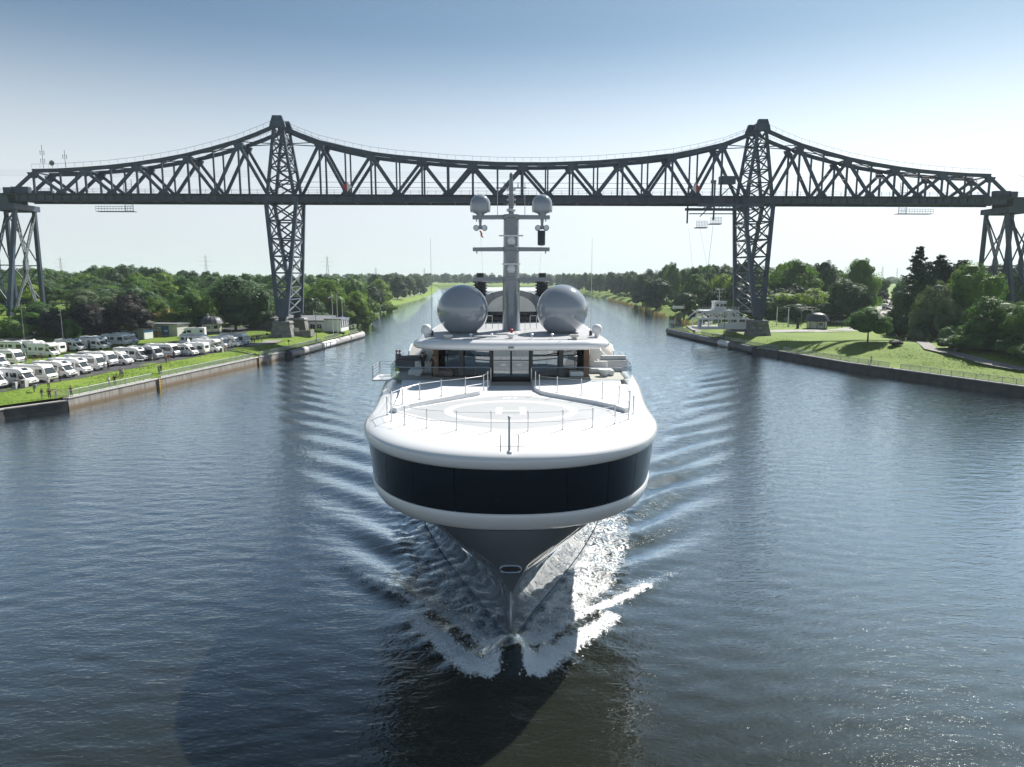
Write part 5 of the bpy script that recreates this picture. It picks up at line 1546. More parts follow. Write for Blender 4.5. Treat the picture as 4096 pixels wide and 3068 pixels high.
railing('grey railing between the two yellow ladders on the left quay', qpts(qL, -1, (131, 138, 146, 154, 163.5)))
railing('grey railing past the second yellow ladder up to the fender tubes', qpts(qL, -1, (166, 172, 176.5)))
railing('grey railing behind the dark end of the left fender tube', qpts(qL, -1, (178.5, 188, 198, 206), 1.2, 1.75))
railing('grey railing by the tripod lamp at the cafe lawn edge', qpts(qL, -1, (210, 222), 1.6, 1.8))
railing('short grey railing at the tip of the left landing', qpts(qL, -1, (232, 240), 1.2, 1.8))
railing('grey railing on the dark right quay nearest the camera', qpts(qR, 1, (100, 112, 122, 133, 143)))
railing('grey railing on the right quay below the small round tree', qpts(qR, 1, (145.5, 155, 163, 171, 178)))
railing('thin railing beside the dark end of the right fender tube', qpts(qR, 1, (181, 190, 200, 212), 1.2, 1.75))
railing('dark railing along the ferry landing lawn edge', qpts(qR, 1, (214, 222, 230), 1.5, 1.75))
railing('dark railing at the far tip of the right landing', qpts(qR, 1, (240, 248, 254), 1.2, 1.75))

def fender(q, sgn, segs, side):
    for y0, y1, mat, lab in segs:
        p0 = Vector((float(q(y0)) - sgn * .55, y0, .95)); t = thing('fender_tube', lab, 'fender', p0, group='fender tubes on the %s landing' % side)
        pts = [Vector((float(q(y)) - sgn * .55, y, .95)) - p0 for y in np.linspace(y0, y1, 6)]
        m = MB(); m.tube(pts, 1.0, 18); m.build('tube', M[mat], t, True)
        if mat != 'white_paint':
            m = MB(); d = (pts[-1] - pts[-2]).normalized(); m.tube([pts[-1] - d * .3, pts[-1] + d * .05], 1.06, 18); m.build('joint_collar', M['dark_grey'], t, True)
mk('tube_grey', (0.34, 0.33, 0.32), 0.6, var=0.25, scale=0.5)
mk('tube_dark', (0.05, 0.06, 0.07), 0.5, var=0.3, scale=0.5)
fender(qL, -1, [(178, 186, 'tube_dark', 'black end section of the left fender tube next to the concrete wall'), (186.2, 190, 'tube_grey', 'short pale grey section within the dark left fender tube'), (190.2, 201, 'tube_dark', 'long black section of the left fender tube before the white band'),
                (201.2, 211, 'white_paint', 'white painted section of the left fender tube'), (211.3, 225, 'tube_grey', 'pale grey tube section beside the cafe lawn'), (225.3, 243, 'tube_grey', 'pale grey tube section at the far tip of the cafe landing')], 'left')
fender(qR, 1, [(188.5, 203, 'tube_dark', 'black tube section of the right landing next to the quay wall'), (203.2, 210.5, 'white_paint', 'white lettered section of the right fender tube'),
               (210.8, 227, 'tube_dark', 'worn dark tube section below the ferry'), (227.3, 241, 'tube_dark', 'shiny dark tube section past the ferry'), (241.3, 256, 'tube_dark', 'last dark tube section at the right landing tip')], 'right')
def lettering(p, d, mat='black'):
    return
for y, q, sgn, lab in ((129.7, qL, -1, 'yellow and black ladder at the first gap in the left quay railing'), (164.7, qL, -1, 'yellow and black ladder at the second gap in the left quay railing'),
                       (177.6, qL, -1, 'dark ladder between the left wall and the fender tube'), (144.2, q if False else qR, 1, 'dark ladder in the right quay wall near the camera'), (179.3, qR, 1, 'dark ladder in the right quay wall near the fender tube')):
    t = thing('quay_ladder', lab, 'ladder', (float(q(y)) - sgn * .12, y, -.6), group='ladders in the quay walls')
    for dy in (-.3, .3): m = MB(); m.beam((0, dy, 0), (0, dy, 2.6), .1, .1); m.build('stile', M['black'], t)
    for k in range(8): m = MB(); m.beam((0, -.28, .25 + k * .3), (0, .28, .25 + k * .3), .12, .13); m.build('rung', M['yellow' if sgn < 0 and y < 170 else 'dark_grey'], t)

# ---- lamps, posts, signs
def lamp(label, px, py, top, hint=3.0, arm=1.0, mat='galvanised', double=False):
    z = hint
    for _ in range(4): x, y, _z = G(px, py, z); z = gz(x, y)
    h = at(px, top, y)[2] - z
    t = thing('street_lamp', label, 'street lamp', (x, y, z - .1), group='street lamps')
    m = MB(); m.tube([(0, 0, 0), (0, 0, h)], .10, 8, .06); m.build('pole', M[mat], t)
    m = MB()
    for s in ((1, -1) if double else (1,)): m.tube([(0, 0, h), (s * arm * .6, 0, h + .05)], .04, 5); m.box((s * arm * .75, 0, h + .04), (.7, .3, .12))
    m.build('lamp_head', M['off_white'], t)
    return t
lamp('tall street lamp in front of the gravel heap at the far left', *Z2(236, 905), Z2(0, 540)[1])
lamp('tall street lamp at the end of the concrete block wall', *Z2(598, 850), Z2(0, 512)[1], arm=.8)
lamp('thin pole between the dark bushes and the container', *Z2(1288, 775), Z2(0, 670)[1], arm=.1)
lamp('twin headed lamp between the campers and the tower', *Z3(447, 985), Z3(0, 862)[1], double=True)
lamp('small lamp right behind the front row near the tower', *Z3(308, 945), Z3(0, 868)[1], arm=.5)
lamp('dark lamp pole on the cafe lawn by the quay', *Z3(1147, 1010), Z3(0, 735)[1], arm=.1, mat='dark_grey')
lamp('dark lamp pole near the tip of the cafe landing', *Z3(1456, 925), Z3(0, 675)[1], arm=.1, mat='dark_grey')
lamp('twin headed lamp beside the left stone pedestal', *Z3(838, 880), Z3(0, 805)[1], double=True)
lamp('dark lamp pole in front of the hanging ferry', 2600 + 724 / 2.458, 950 + 1000 / 2.458, 950 + 730 / 2.458, arm=.2, mat='dark_grey')
lamp('dark lamp pole at the tip of the right landing', 2600 + 322 / 2.458, 950 + 900 / 2.458, 950 + 660 / 2.458, arm=.1, mat='dark_grey')
lamp('street lamp just left of the domed ferry kiosk', 2600 + 1484 / 2.458, 950 + 870 / 2.458, 950 + 692 / 2.458, arm=.4)
lamp('street lamp directly behind the right stone pedestal', 2600 + 1148 / 2.458, 950 + 800 / 2.458, 950 + 694 / 2.458, arm=.4)
lamp('street lamp over the street among the right bank trees', 3535, 1195, 1160, hint=4.4, arm=1.5)
for px, base, top, lab in ((1333, 1335, 1170, 'left flagpole with flag by the cafe'), (1352, 1330, 1175, 'middle white flagpole by the cafe'), (1372, 1322, 1192, 'right white flagpole by the cafe'),
                           (1258, 1322, 1240, 'short white pole in front of the cafe hedge, left of a pair'), (1265, 1325, 1243, 'short white pole in front of the cafe hedge, right of a pair'),
                           (3106, 1303, 1226, 'white gate mast left of two on the ferry road'), (3151, 1310, 1230, 'white gate mast right of two on the ferry road'), (2945, 1275, 1188, 'tall white mast beside the hanging ferry')):
    x, y, z = G(px, base, 3.0); h = at(px, top, y)[2] - 3.0
    t = thing('flagpole', lab, 'flagpole' if px < 2000 else 'mast', (x, y, 2.9), group='white poles')
    m = MB(); m.tube([(0, 0, 0), (0, 0, h)], .11 if px < 2900 else .2, 8, .06 if px < 2900 else .17); m.build('pole', M['white_paint'], t)
    if 'with flag' in lab:
        m = MB(); m.mat(0).grid([[(-.1 - 1.1 * u, .1 * math.sin(4 * u), h - .9 - v * .8 - .5 * u) for u in np.linspace(0, 1, 6)] for v in (0, .5)]); m.mat(1).grid([[(-.1 - 1.1 * u, .1 * math.sin(4 * u), h - .9 - v * .8 - .5 * u) for u in np.linspace(0, 1, 6)] for v in (.5, 1)])
        m.build('flag', [M['white_paint'], M['red']], t)
for px, py, lab in ((325 / 2.367, 1000 + 1350 / 2.367, 'grey litter bin on a post alone on the near grass'),):
    x, y, z = G(px, py, 2.5); z = gz(x, y)
    t = thing('litter_bin', lab, 'bin', (x, y, z - .05)); m = MB(); m.beam((0, 0, 0), (0, 0, 1.0), .1, .1); m.build('post', M['dark_grey'], t)
    m = MB(); m.box((.2, 0, .95), (.45, .4, .6)); m.build('bin_box', M['mid_grey'], t, bevel=.04)
for px, py, lab, w, h in (Z2(232, 1300) + ('tall grey stone service pillar beside the person in black', .8, 1.3), Z2(145, 1312) + ('narrow grey service pillar by the person at the left', .55, 1.1), Z2(730, 1188) + ('short stone post between two motorhomes of the front row', .6, .7), Z3(213, 1128) + ('grey service pillar in front of the alcove motorhome', .7, 1.1)):
    x, y, z = G(px, py, 3.0); t = thing('service_pillar', lab, 'pillar', (x, y, 2.95)); m = MB(); m.box((0, 0, h / 2), (w, w, h)); m.build('column', M['coping'], t, bevel=.04)
    m = MB(); m.box((0, -w / 2 - .01, h * .7), (w * .6, .04, h * .3)); m.build('panel', M['dark_grey'], t)
for px, py, lab in (Z3(873, 1030) + ('dark post lamp box on the left lawn',), Z3(660, 985) + ('thin marker post near the left pedestal corner',)):
    x, y, z = G(px, py, 3); z = gz(x, y); t = thing('marker_post', lab, 'post', (x, y, z - .05)); m = MB(); m.beam((0, 0, 0), (0, 0, 1.2), .12, .12); m.build('post', M['dark_grey'], t); m = MB(); m.box((0, 0, 1.2), (.5, .3, .45)); m.build('head', M['black'], t, bevel=.03)
# tripod spot lamp on the cafe lawn edge, and one more on the ferry lawn
for (px, py), lab in ((Z3(1410, 970), 'tripod spotlight on the cafe lawn edge'), ((2600 + 430 / 2.458, 950 + 945 / 2.458), 'tripod spotlight on the ferry lawn edge')):
    x, y, z = G(px, py, 2.4); z = gz(x, y); t = thing('tripod_light', lab, 'spotlight', (x, y, z))
    for a in (0, 2.1, 4.2): m = MB(); m.beam((.55 * math.cos(a), .55 * math.sin(a), 0), (0, 0, 1.1), .07, .07); m.build('leg', M['dark_grey'], t)
    m = MB(); m.box((0, 0, 1.35), (.9, .5, .5)); m.build('lamp_housing', M['black'], t, bevel=.04)

# ---- buildings and structures on the left bank
def kiosk(label, px, py, w, wall_h, dome_h, base_h=.5, zg=3.0):
    x, y, _ = G(px, py, zg); t = thing('domed_kiosk', label, 'kiosk', (x, y, zg - .02), group='domed kiosks')
    m = MB(); m.lathe([(w * .52, 0), (w * .52, base_h)], n=8, a0=R(22.5)); m.build('plinth', M['slate'], t)
    m = MB(); m.lathe([(w * .5, base_h), (w * .5, base_h + wall_h)], n=8, a0=R(22.5)); m.build('wall', M['off_white'], t)
    for k in range(8):
        a = R(22.5) + k * R(45); p = (w * .503 * math.cos(a), w * .503 * math.sin(a))
        m = MB(); m.beam((p[0], p[1], base_h), (p[0], p[1], base_h + wall_h), .16, .16); m.build('corner_post', M['slate'], t)
        a2 = a + R(22.5); r2 = w * .5 * math.cos(R(22.5)) + .01; c = Vector((r2 * math.cos(a2), r2 * math.sin(a2), 0)); s = Vector((-math.sin(a2), math.cos(a2), 0))
        m = MB(); q = w * .11
        m.hexa([c - s * q + Vector((0, 0, base_h + wall_h * .35)), c + s * q + Vector((0, 0, base_h + wall_h * .35)), c + s * q * 1 + Vector((0, 0, base_h + wall_h * .75)), c - s * q + Vector((0, 0, base_h + wall_h * .75))] +
               [v + Vector((math.cos(a2), math.sin(a2), 0)) * .04 for v in (c - s * q + Vector((0, 0, base_h + wall_h * .35)), c + s * q + Vector((0, 0, base_h + wall_h * .35)), c + s * q + Vector((0, 0, base_h + wall_h * .75)), c - s * q + Vector((0, 0, base_h + wall_h * .75)))])
        if k in (5, 6): m.build('window', M['auto_glass'] if k == 6 else M['mid_grey'], t)
    zt_ = base_h + wall_h
    m = MB(); m.lathe([(w * .62, zt_ - .25), (w * .63, zt_ - .1), (w * .56, zt_ + dome_h * .28), (w * .50, zt_ + dome_h * .55), (w * .38, zt_ + dome_h * .82), (w * .2, zt_ + dome_h * .96), (.01, zt_ + dome_h)], n=16)
    rf = m.build('roof', M['slate'], t, smooth=25)
    for k in range(16):
        a = k * R(22.5); m = MB(); m.tube([(w * r * math.cos(a), w * r * math.sin(a), zt_ + z) for r, z in ((.63, -.08), (.565, dome_h * .28), (.505, dome_h * .55), (.385, dome_h * .82), (.2, dome_h * .97))], .05, 4); m.build('roof_seam', M['slate'], rf)
    m = MB(); m.box((-w * .22, w * .1, zt_ + dome_h), (.45, .45, 1.3)); m.build('chimney', M['off_white'], rf)
kiosk('cream kiosk with grey domed roof beside the camper lot trees', 850, 1336, 5.6, 2.5, 2.2, .9)
kiosk('cream kiosk with shiny grey domed roof on the ferry road', 2600 + 1640 / 2.458, 1314, 6.2, 2.5, 2.6, .25, 3.1)

def building(name, label, cat, loc, rz_): return thing(name, label, cat, loc, rz_)
# cafe below the left tower
cx, cy, _ = G(1210, 1325, 3.0)
t = building('cafe', 'low white lakeside cafe with glazed front and grey roofs right of the left tower', 'cafe', (cx, cy + 4, 2.95), R(-8))
m = MB(); m.box((0, 0, 1.6), (16, 8, 3.2)); m.build('wall', M['white_paint'], t)
m = MB(); m.extrude([(-4.6, 3.3), (4.9, 4.4), (4.9, 4.7), (-4.6, 3.6)], -8.6, 8.6, 'x'); m.build('roof', M['mid_grey'], t)
m = MB(); m.box((10.5, .5, 1.9), (5.2, 7, 3.8)); m.build('annex_wall', M['white_paint'], t); m = MB(); m.box((10.5, .5, 3.95), (5.8, 7.6, .3)); m.build('annex_roof', M['mid_grey'], t)
for k in range(7):
    x = -6.9 + k * 2.2; m = MB(); m.box((x, -4.02, 1.4), (1.5, .1, 2.0)); w_ = m.build('window', M['auto_glass'], t); m = MB(); m.box((x, -4.07, 1.4), (.08, .06, 2.0)); m.box((x, -4.07, 2.42), (1.6, .06, .1)); m.build('frame', M['white_paint'], w_)
for k in range(4):
    m = MB(); m.box((13.12, -2.2 + k * 1.8, 2.3), (.1, .9, 2.2)); m.build('window', M['auto_glass'], t)
x2 = building('tower_annex', 'flat dark shed with pale hipped roof between the left stone pedestals', 'shed', (cx - 13, cy + 9, 2.95), R(-8))
m = MB(); m.box((0, 0, 2), (12, 8, 4)); m.build('wall', M['dark_concrete'], x2)
m = MB(); m.hexa([(-7.4, -5.2, 4), (7.4, -5.2, 4), (7.4, 5.2, 4), (-7.4, 5.2, 4), (-3, -.6, 5.8), (3, -.6, 5.8), (3, .6, 5.8), (-3, .6, 5.8)]); m.build('roof', M['stone'], x2)
px_, py_, _ = G(1206, 1345, 3.0)
x3 = building('stone_enclosure', 'low stone walled enclosure with pale board between the left pedestals', 'enclosure', (px_, py_, 2.95), 0)
for c, s in (((0, 0, .9), (5.6, .4, 1.8)), ((2.6, 2, .9), (.4, 3.6, 1.8)), ((-2.6, 2, .9), (.4, 3.6, 1.8))): m = MB(); m.box(c, s); m.build('wall', M['stone'], x3)
m = MB(); m.box((-1.4, -.6, 2.0), (1.6, .1, 1.1)); m.build('notice_board', M['off_white'], x3)
for x in (-2.0, -.8): m = MB(); m.beam((x, -.55, 0), (x, -.55, 2.6), .1, .1); m.build('post', M['mid_grey'], x3)
# umbrellas on the terrace
def umbrella(label, px, py, r, closed=False):
    x, y, _ = G(px, py, 3.0); t = thing('parasol', label, 'parasol', (x, y, 2.95))
    m = MB(); m.tube([(0, 0, 0), (0, 0, 3.2)], .05, 6); m.build('pole', M['off_white'], t)
    m = MB()
    if closed: m.lathe([(.38, 1.0), (.45, 1.6), (.3, 2.6), (.06, 3.3)], n=10)
    else: m.lathe([(r, 2.2), (r, 2.35), (r * .45, 2.75), (r * .4, 2.9), (.05, 3.3)], n=8)
    m.build('canopy', M['white_paint'], t)
umbrella('open white parasol on the cafe terrace', 1332, 1322, 2.3); umbrella('closed white parasol in front of the cafe', 1294, 1322, 1, True)
x4 = building('blue_gazebo', 'blue tent canopy at the canal end of the cafe', 'gazebo', (*G(1368, 1308, 3.0)[:2], 2.95), 0)
m = MB(); m.lathe([(3.0, 2.5), (2.9, 2.7), (.05, 3.9)], n=4, a0=R(45)); m.build('canopy', M['blue_sign'], x4)
for a in (45, 135, 225, 315): m = MB(); m.beam((2.7 * math.cos(R(a)), 2.7 * math.sin(R(a)), 0), (2.7 * math.cos(R(a)), 2.7 * math.sin(R(a)), 2.6), .1, .1); m.build('post', M['mid_grey'], x4)
# info building with blue posters, container, wooden fence
bx, by, _ = G(660, 1345, 3.0)
t = building('poster_shed', 'flat roofed white shed with blue picture posters behind the campers', 'shed', (bx, by + 3, 3.0), R(-10))
m = MB(); m.box((0, 0, 1.7), (9.0, 5.5, 3.4)); m.build('wall', M['off_white'], t); m = MB(); m.box((0, 0, 3.55), (9.8, 6.3, .3)); m.build('roof', M['mid_grey'], t)
m = MB(); m.box((-.3, -2.82, 1.7), (4.2, .1, 2.7)); ps = m.build('poster', M['blue_sign'], t)
for i in range(3): m = MB(); m.box((-1.4, -2.88, .9 + i * .8), (1.5, .04, .6)); m.build('picture', M['off_white'], ps)
m = MB(); m.box((.9, -2.88, 1.6), (1.2, .04, .5)); m.build('picture', M['white_paint'], ps)
bx, by, _ = G(468, 1358, 3.0)
t = building('info_container', 'long grey container hut with white and blue end panel', 'container', (bx, by + 2, 3.0), R(-12))
m = MB(); m.box((0, 0, 1.4), (18, 4, 2.8)); m.build('wall', M['mid_grey'], t); m = MB(); m.box((0, 0, 2.9), (18.6, 4.6, .2)); m.build('roof', M['dark_grey'], t)
m = MB(); m.box((9.05, 0, 1.4), (.1, 3.4, 2.4)); ps = m.build('end_panel', M['white_paint'], t); m = MB(); m.box((9.12, 0, 2.3), (.04, 3.4, .5)); m.build('blue_band', M['blue_sign'], ps)
for x in (-6, -2, 2, 6): m = MB(); m.box((x, -2.03, 1.6), (1.6, .06, .9)); m.build('window', M['auto_glass'], t)
f0 = Vector(G(552, 1357, 3.0)); f1 = Vector(G(648, 1350, 3.0))
t = thing('board_fence', 'brown arched board fence panels between container and poster shed', 'fence', f0)
n = 5
for i in range(n):
    a, b = (f1 - f0) * (i / n), (f1 - f0) * ((i + 1) / n); d = (b - a).normalized(); L = (b - a).length
    po = MB(); po.beam(a, a + Vector((0, 0, 2.2)), .14, .14); po.build('post', M['dark_grey'], t)
    fr = MB(); fr.beam(a + d * .1 + Vector((0, 0, .15)), b - d * .1 + Vector((0, 0, .15)), .06, .12); pa = fr.build('fence_panel', M['wood'], t)
    kk = 11
    for k in range(kk):
        u = (k + .5) / kk; p = a + d * (.1 + (L - .2) * u); hh = 1.75 + .4 * math.sin(math.pi * u)
        m = MB(); m.beam(p + Vector((0, 0, .2)), p + Vector((0, 0, hh)), (L - .2) / kk - .02, .05); m.build('board', M['wood'], pa)
# brown open shelter up the slope
bx, by, _ = G(618, 1300, 4.0)
t = building('picnic_shelter', 'open brown timber shelter with flat roof among the bushes', 'shelter', (bx, by, 3.6), R(-6))
m = MB(); m.box((0, 0, 4.0), (13, 5, .35)); m.build('roof', M['brown_wood'], t)
m = MB(); m.box((-3, 1.5, 2.2), (6, .3, 3.4)); m.build('wall', M['brown_wood'], t)
for x in (-6, -.2, 3, 6): m = MB(); m.beam((x, -2.2, 0), (x, -2.2, 4), .3, .3); m.build('post', M['brown_wood'], t)
# big sign board on a post
bx, by, _ = G(790, 1325, 3.2)
t = thing('sign_board', 'tall grey ribbed sign board seen from behind, left of the domed kiosk', 'sign', (bx, by, 3.0))
for x in (-.6, .6): m = MB(); m.beam((x, 0, 0), (x, 0, 6.2), .16, .16); m.build('post', M['off_white'], t)
m = MB(); m.box((0, -.15, 4.2), (1.7, .1, 4.2)); bd = m.build('board', M['mid_grey'], t)
for k in range(5): m = MB(); m.box((0, -.24, 2.4 + k * .9), (1.8, .06, .12)); m.build('rib', M['galvanised'], bd)
# concrete block wall and gravel heap at far left
b0 = Vector((*G(0, 1396, 3.0)[:2], 3.0)); b1 = Vector((*G(250, 1360, 3.0)[:2], 3.0))
t = thing('block_wall', 'pale stacked concrete block wall in front of the gravel heap', 'wall', b0)
d = (b1 - b0); L = d.length; d.normalize()
for r_ in range(3):
    k = 0; x = -(.8 if r_ % 2 else 0) - 8
    while x < L:
        c = d * (x + .8) + Vector((0, 0, .4 + r_ * .8)); m = MB(); m.box(c, (1.56, .8, .77), math.atan2(d.y, d.x)); m.build('concrete_block', M['coping'], t); x += 1.6
hp_ = MB(); rows = []
for u in np.linspace(0, 1, 26):
    rr = []
    for v in np.linspace(0, 1, 14):
        p = b0 + d * (u * (L + 14) - 14); nrm = Vector((-d.y, d.x, 0))
        q = p + nrm * (.6 + v * 13)
        z = 3.0 + 4.2 * math.sin(math.pi * v) ** .8 * (math.sin(math.pi * min(1, u * .85 + .15)) ** .6) * (.85 + .15 * math.sin(u * 21) * math.cos(v * 7))
        rr.append((q.x, q.y, z))
    rows.append(rr)
hp_.grid(rows); mk('gravel', (0.13, 0.132, 0.137), 0.95, var=0.35, scale=2.5, bump=.05, bscale=6); tag(hp_.build('gravel_heap', M['gravel'], smooth=True), kind='stuff')
# white mesh fence and fence at far left under the pier
fa, fb = Vector(at(30, 1258, 236)), Vector(at(108, 1255, 238))
t = thing('mesh_fence', 'white barred fence below the left end pier', 'fence', (fa.x, fa.y, gz(fa.x, fa.y)))
dv = fb - fa; zz = 3.0
for k in range(13): m = MB(); p = dv * (k / 12); m.beam((p.x, p.y, 0), (p.x, p.y, zz), .12, .12); m.build('post', M['white_paint'], t)
for h in (.3, .97): m = MB(); m.beam((0, 0, zz * h), (dv.x, dv.y, zz * h), .14, .14); m.build('rail', M['white_paint'], t)

# ---- transporter ferry hanging under the bridge on the right bank
fx, fy, _ = at(2600 + 640 / 2.458, 1315, 219.0)
zb = at(2860, 1316, 216)[2]
FT = thing('transporter_ferry', 'white hanging transporter ferry with small pilot cabin and truss roof', 'ferry', (fx + .8, 218.0, zb), R(2))
def fb_(name, mat, fn, parent=FT, **k):
    m = MB(); fn(m); return m.build(name, M[mat], parent, **k)
HL, HW_ = 7.4, 3.2     # half length and half width
fb_('car_deck', 'white_paint', lambda m: m.box((0, 0, .35), (14.8, 6.4, .7)))
def trs(m, y):
    for x in (-7.2, -4.2, -1.2, 1.8, 4.6, 7.2): m.beam((x, y, .7), (x, y, 3.0), .22, .22)
    m.box((0, y, 3.05), (15.0, .25, .3)); m.box((-.6, y, 5.2), (11.2, .25, .35))
    xs = [-6.2, -4.0, -1.2, 1.4, 4.0, 5.0]
    for a, b in zip(xs[:-1], xs[1:]): m.beam((a, y, 5.1), (b, y, 3.1), .2, .2); m.beam((b, y, 5.1), (a, y, 3.1), .2, .2)
    for x in xs: m.beam((x, y, 3.1), (x, y, 5.1), .2, .2)
    m.beam((5.0, y, 5.2), (8.4, y, 3.0), .22, .22); m.beam((-6.2, y, 5.2), (-9.0, y, 3.1), .22, .22)
for y in (-3.1, 3.1): fb_('side_truss', 'white_paint', lambda m: trs(m, y))
fb_('side_board', 'white_paint', lambda m: m.box((1.2, -3.25, 1.25), (5.2, .1, 1.3))); fb_('side_board', 'white_paint', lambda m: m.box((4.8, -3.45, 1.1), (4.6, .12, 2.1)))
for k in range(4): fb_('side_rail', 'white_paint', lambda m: m.box((-4.4, -3.2, .95 + k * .3), (5.4, .06, .06)))
fb_('upper_deck', 'white_paint', lambda m: m.box((-.6, 0, 5.5), (11.4, 6.2, .25)))
cab = fb_('pilot_cabin', 'white_paint', lambda m: m.box((-.2, 0, 6.9), (3.6, 3.0, 2.6)), bevel=.05)
fb_('cabin_roof', 'white_paint', lambda m: m.box((-.2, 0, 8.3), (4.0, 3.4, .2)), cab)
for x in (-1.1, .1, 1.1): fb_('cabin_window', 'auto_glass', lambda m: m.box((x, -1.52, 7.2), (.75, .06, .8)), cab)
def rl_(m):
    for x in np.linspace(-6.1, 4.9, 12): m.beam((x, -3.0, 5.6), (x, -3.0, 6.7), .08, .08)
    for z in (5.95, 6.3, 6.7): m.box((-.6, -3.0, z), (11.2, .06, .06))
fb_('deck_railing', 'white_paint', rl_)
def ms_(m):
    m.beam((-.2, 0, 8.4), (-.2, 0, 12.2), .14, .14)
    for z, w in ((9.7, 1.2), (10.9, 1.9), (11.9, 2.6)): m.box((-.2, 0, z), (w, .1, .1)); m.beam((-.2 - w / 2, 0, z), (-.2 - w / 2, 0, z + .4), .08, .08); m.beam((-.2 + w / 2, 0, z), (-.2 + w / 2, 0, z + .4), .08, .08)
fb_('radar_mast', 'white_paint', ms_, cab)
fb_('end_shelter', 'off_white', lambda m: m.box((7.0, -1.2, 3.0), (3.4, 4, .15)))
for x in (-6.6, -6.1): fb_('gate_panel', 'blue_sign' if x > -6.3 else 'white_paint', lambda m: m.box((x, -1, 1.5), (.1, 2, 1.6)))
# trolley and cables
tw_ = BR.matrix_world
def bz(z): return z * 1.046 - .94
TRL = thing('ferry_trolley', 'dark hanging trolley frame with cages under the bridge deck, left of the right tower', 'trolley', (fx + .8, 218.5, 0), R(2))
zt0, zt1 = at(2800, 800, 213)[2], at(2800, 868, 213)[2]
def tk(m):
    for x in (-9.0, 9.6):
        for y in (-6.6, 6.6): m.beam((x * .55 if y < 0 else x, y, zt1 - 1.0), (x * .55 if y < 0 else x, y, zt0 + 5), .42, .42)
    for y in (-6.6, 6.6): m.box((0, y, zt0 - 1.6), (19.5, .7, .8)); m.box((0, y, zt0 - 2.9), (17, .3, .3))
    for x in (-4.5, 5.0): m.box((x, 0, zt0 - 1.6), (.5, 13.0, .5))
    for a, b in (((-9, -6.6, zt1), (0, -6.6, zt0 + 4)), ((9.6, -6.6, zt1), (0, -6.6, zt0 + 4))): m.beam(a, b, .25, .25)
    for k in range(8): m.beam((-8.5 + k * 2.2, -6.6, zt0 - 2.9), (-7.4 + k * 2.2, -6.6, zt0 - 1.8), .15, .15); m.beam((-7.4 + k * 2.2, -6.6, zt0 - 1.8), (-6.3 + k * 2.2, -6.6, zt0 - 2.9), .15, .15)
m = MB(); tk(m); m.build('trolley_frame', M['steel'], TRL)
for x, y, z in ((-8.6, -6.6, zt1 - 3.2), (-4.8, -7.6, zt1 - 2.2), (3.6, -6.6, zt1 - 3.2)):
    m = MB(); m.box((x, y, z), (3.3, 2.2, .25)); cg = m.build('cage', M['steel'], TRL)
    m = MB()
    for k in range(8): m.beam((x - 1.6 + k * .457, y - 1.1, z), (x - 1.6 + k * .457, y - 1.1, z + 1.9), .07, .07)
    for h in (.5, 1.0, 1.5, 1.9): m.box((x, y - 1.1, z + h), (3.3, .05, .06))
    m.build('cage_bars', M['steel'], cg)
m = MB(); m.box((-1.5, -6.8, zt0 + 5.4), (4.4, 2.2, 2.2)); m.build('drive_cabin', M['steel'], TRL, bevel=.05)
for x in (-5.5, 5.2): m = MB(); m.box((x, -6.9, zt0 + 5.0), (1.4, .9, .8)); m.build('winch_box', M['mid_grey'], TRL, bevel=.04)
for i, (a, b) in enumerate((((-8.6, 6), (-6, 3)), ((-5, -6.6), (-6, -3)), ((3.6, -6.6), (1.2, -3)), ((9.4, 6), (5, 3)), ((-8.8, -6), (-2, -3)), ((9.2, -6), (4.6, -3)))):
    m = MB(); m.tube([(a[0], a[1], zt1 - 2.5), (b[0], b[1], zb + 5.2)], .045 if i in (1, 2) else .025, 4); m.build('suspension_cable', M['steel_plain'], TRL)
# ferry landing ramp, boards, hut furniture
bx, by, _ = G(2695 + 0, 1232, 3.0)
t = thing('arrow_sign', 'white arrow shaped channel board at the right landing tip', 'sign', (*at(2713, 1250, 262)[:2], gz(at(2713, 1250, 262)[0], 262)))
zs = at(2713, 1229, 262)[2] - t.location.z
for x in (-1, 1): m = MB(); m.beam((x, 0, 0), (x, 0, zs + .5), .12, .12); m.build('post', M['mid_grey'], t)
m = MB(); m.extrude([(-2.6, zs), (-1.6, zs + 1.0), (-1.6, zs + .55), (2.2, zs + .55), (2.2, zs - .55), (-1.6, zs - .55), (-1.6, zs - 1.0)], -.12, -.04); m.build('arrow_board', M['white_paint'], t)
for px, py, w, h, lab, mt in ((2600 + 1345 / 2.458, 950 + 850 / 2.458, 2.4, 1.4, 'wide grey notice board behind the ferry road', 'mid_grey'), (2600 + 1452 / 2.458, 950 + 895 / 2.458, .9, 3.2, 'dark upright info pillar on the ferry road', 'dark_grey'),
                          (2600 + 1385 / 2.458, 950 + 880 / 2.458, 1.6, .9, 'small grey panel board beside the info pillar', 'mid_grey')):
    x, y, _ = G(px, py, 3.1); t = thing('notice_board', lab, 'notice board', (x, y, 3.0)); m = MB(); m.box((0, 0, 1.0 + h / 2 if h < 3 else h / 2), (w, .12, h)); m.build('board', M[mt], t)
    for s in (-.45, .45): m = MB(); m.beam((s * w, .1, 0), (s * w, .1, 1.2), .1, .1); m.build('post', M['dark_grey'], t)
def guard(label, pts, zg, mat='galvanised'): return railing(label, [(x, y, zg) for x, y in pts], False, 1.0, 2.0, mat)
guard('barrier railing along the ferry road behind the right pedestal', [G(2980, 1308, 3.1)[:2], G(3200, 1308, 3.1)[:2]], 3.1)
guard('barrier railing between ferry and right pedestal', [G(2960, 1330, 3.1)[:2], G(3010, 1338, 3.1)[:2]], 3.05, 'dark_grey')
guard('barrier railing in front of the left stone pedestal', [G(990, 1340, 3.0)[:2], G(1130, 1352, 3.0)[:2]], 3.0)
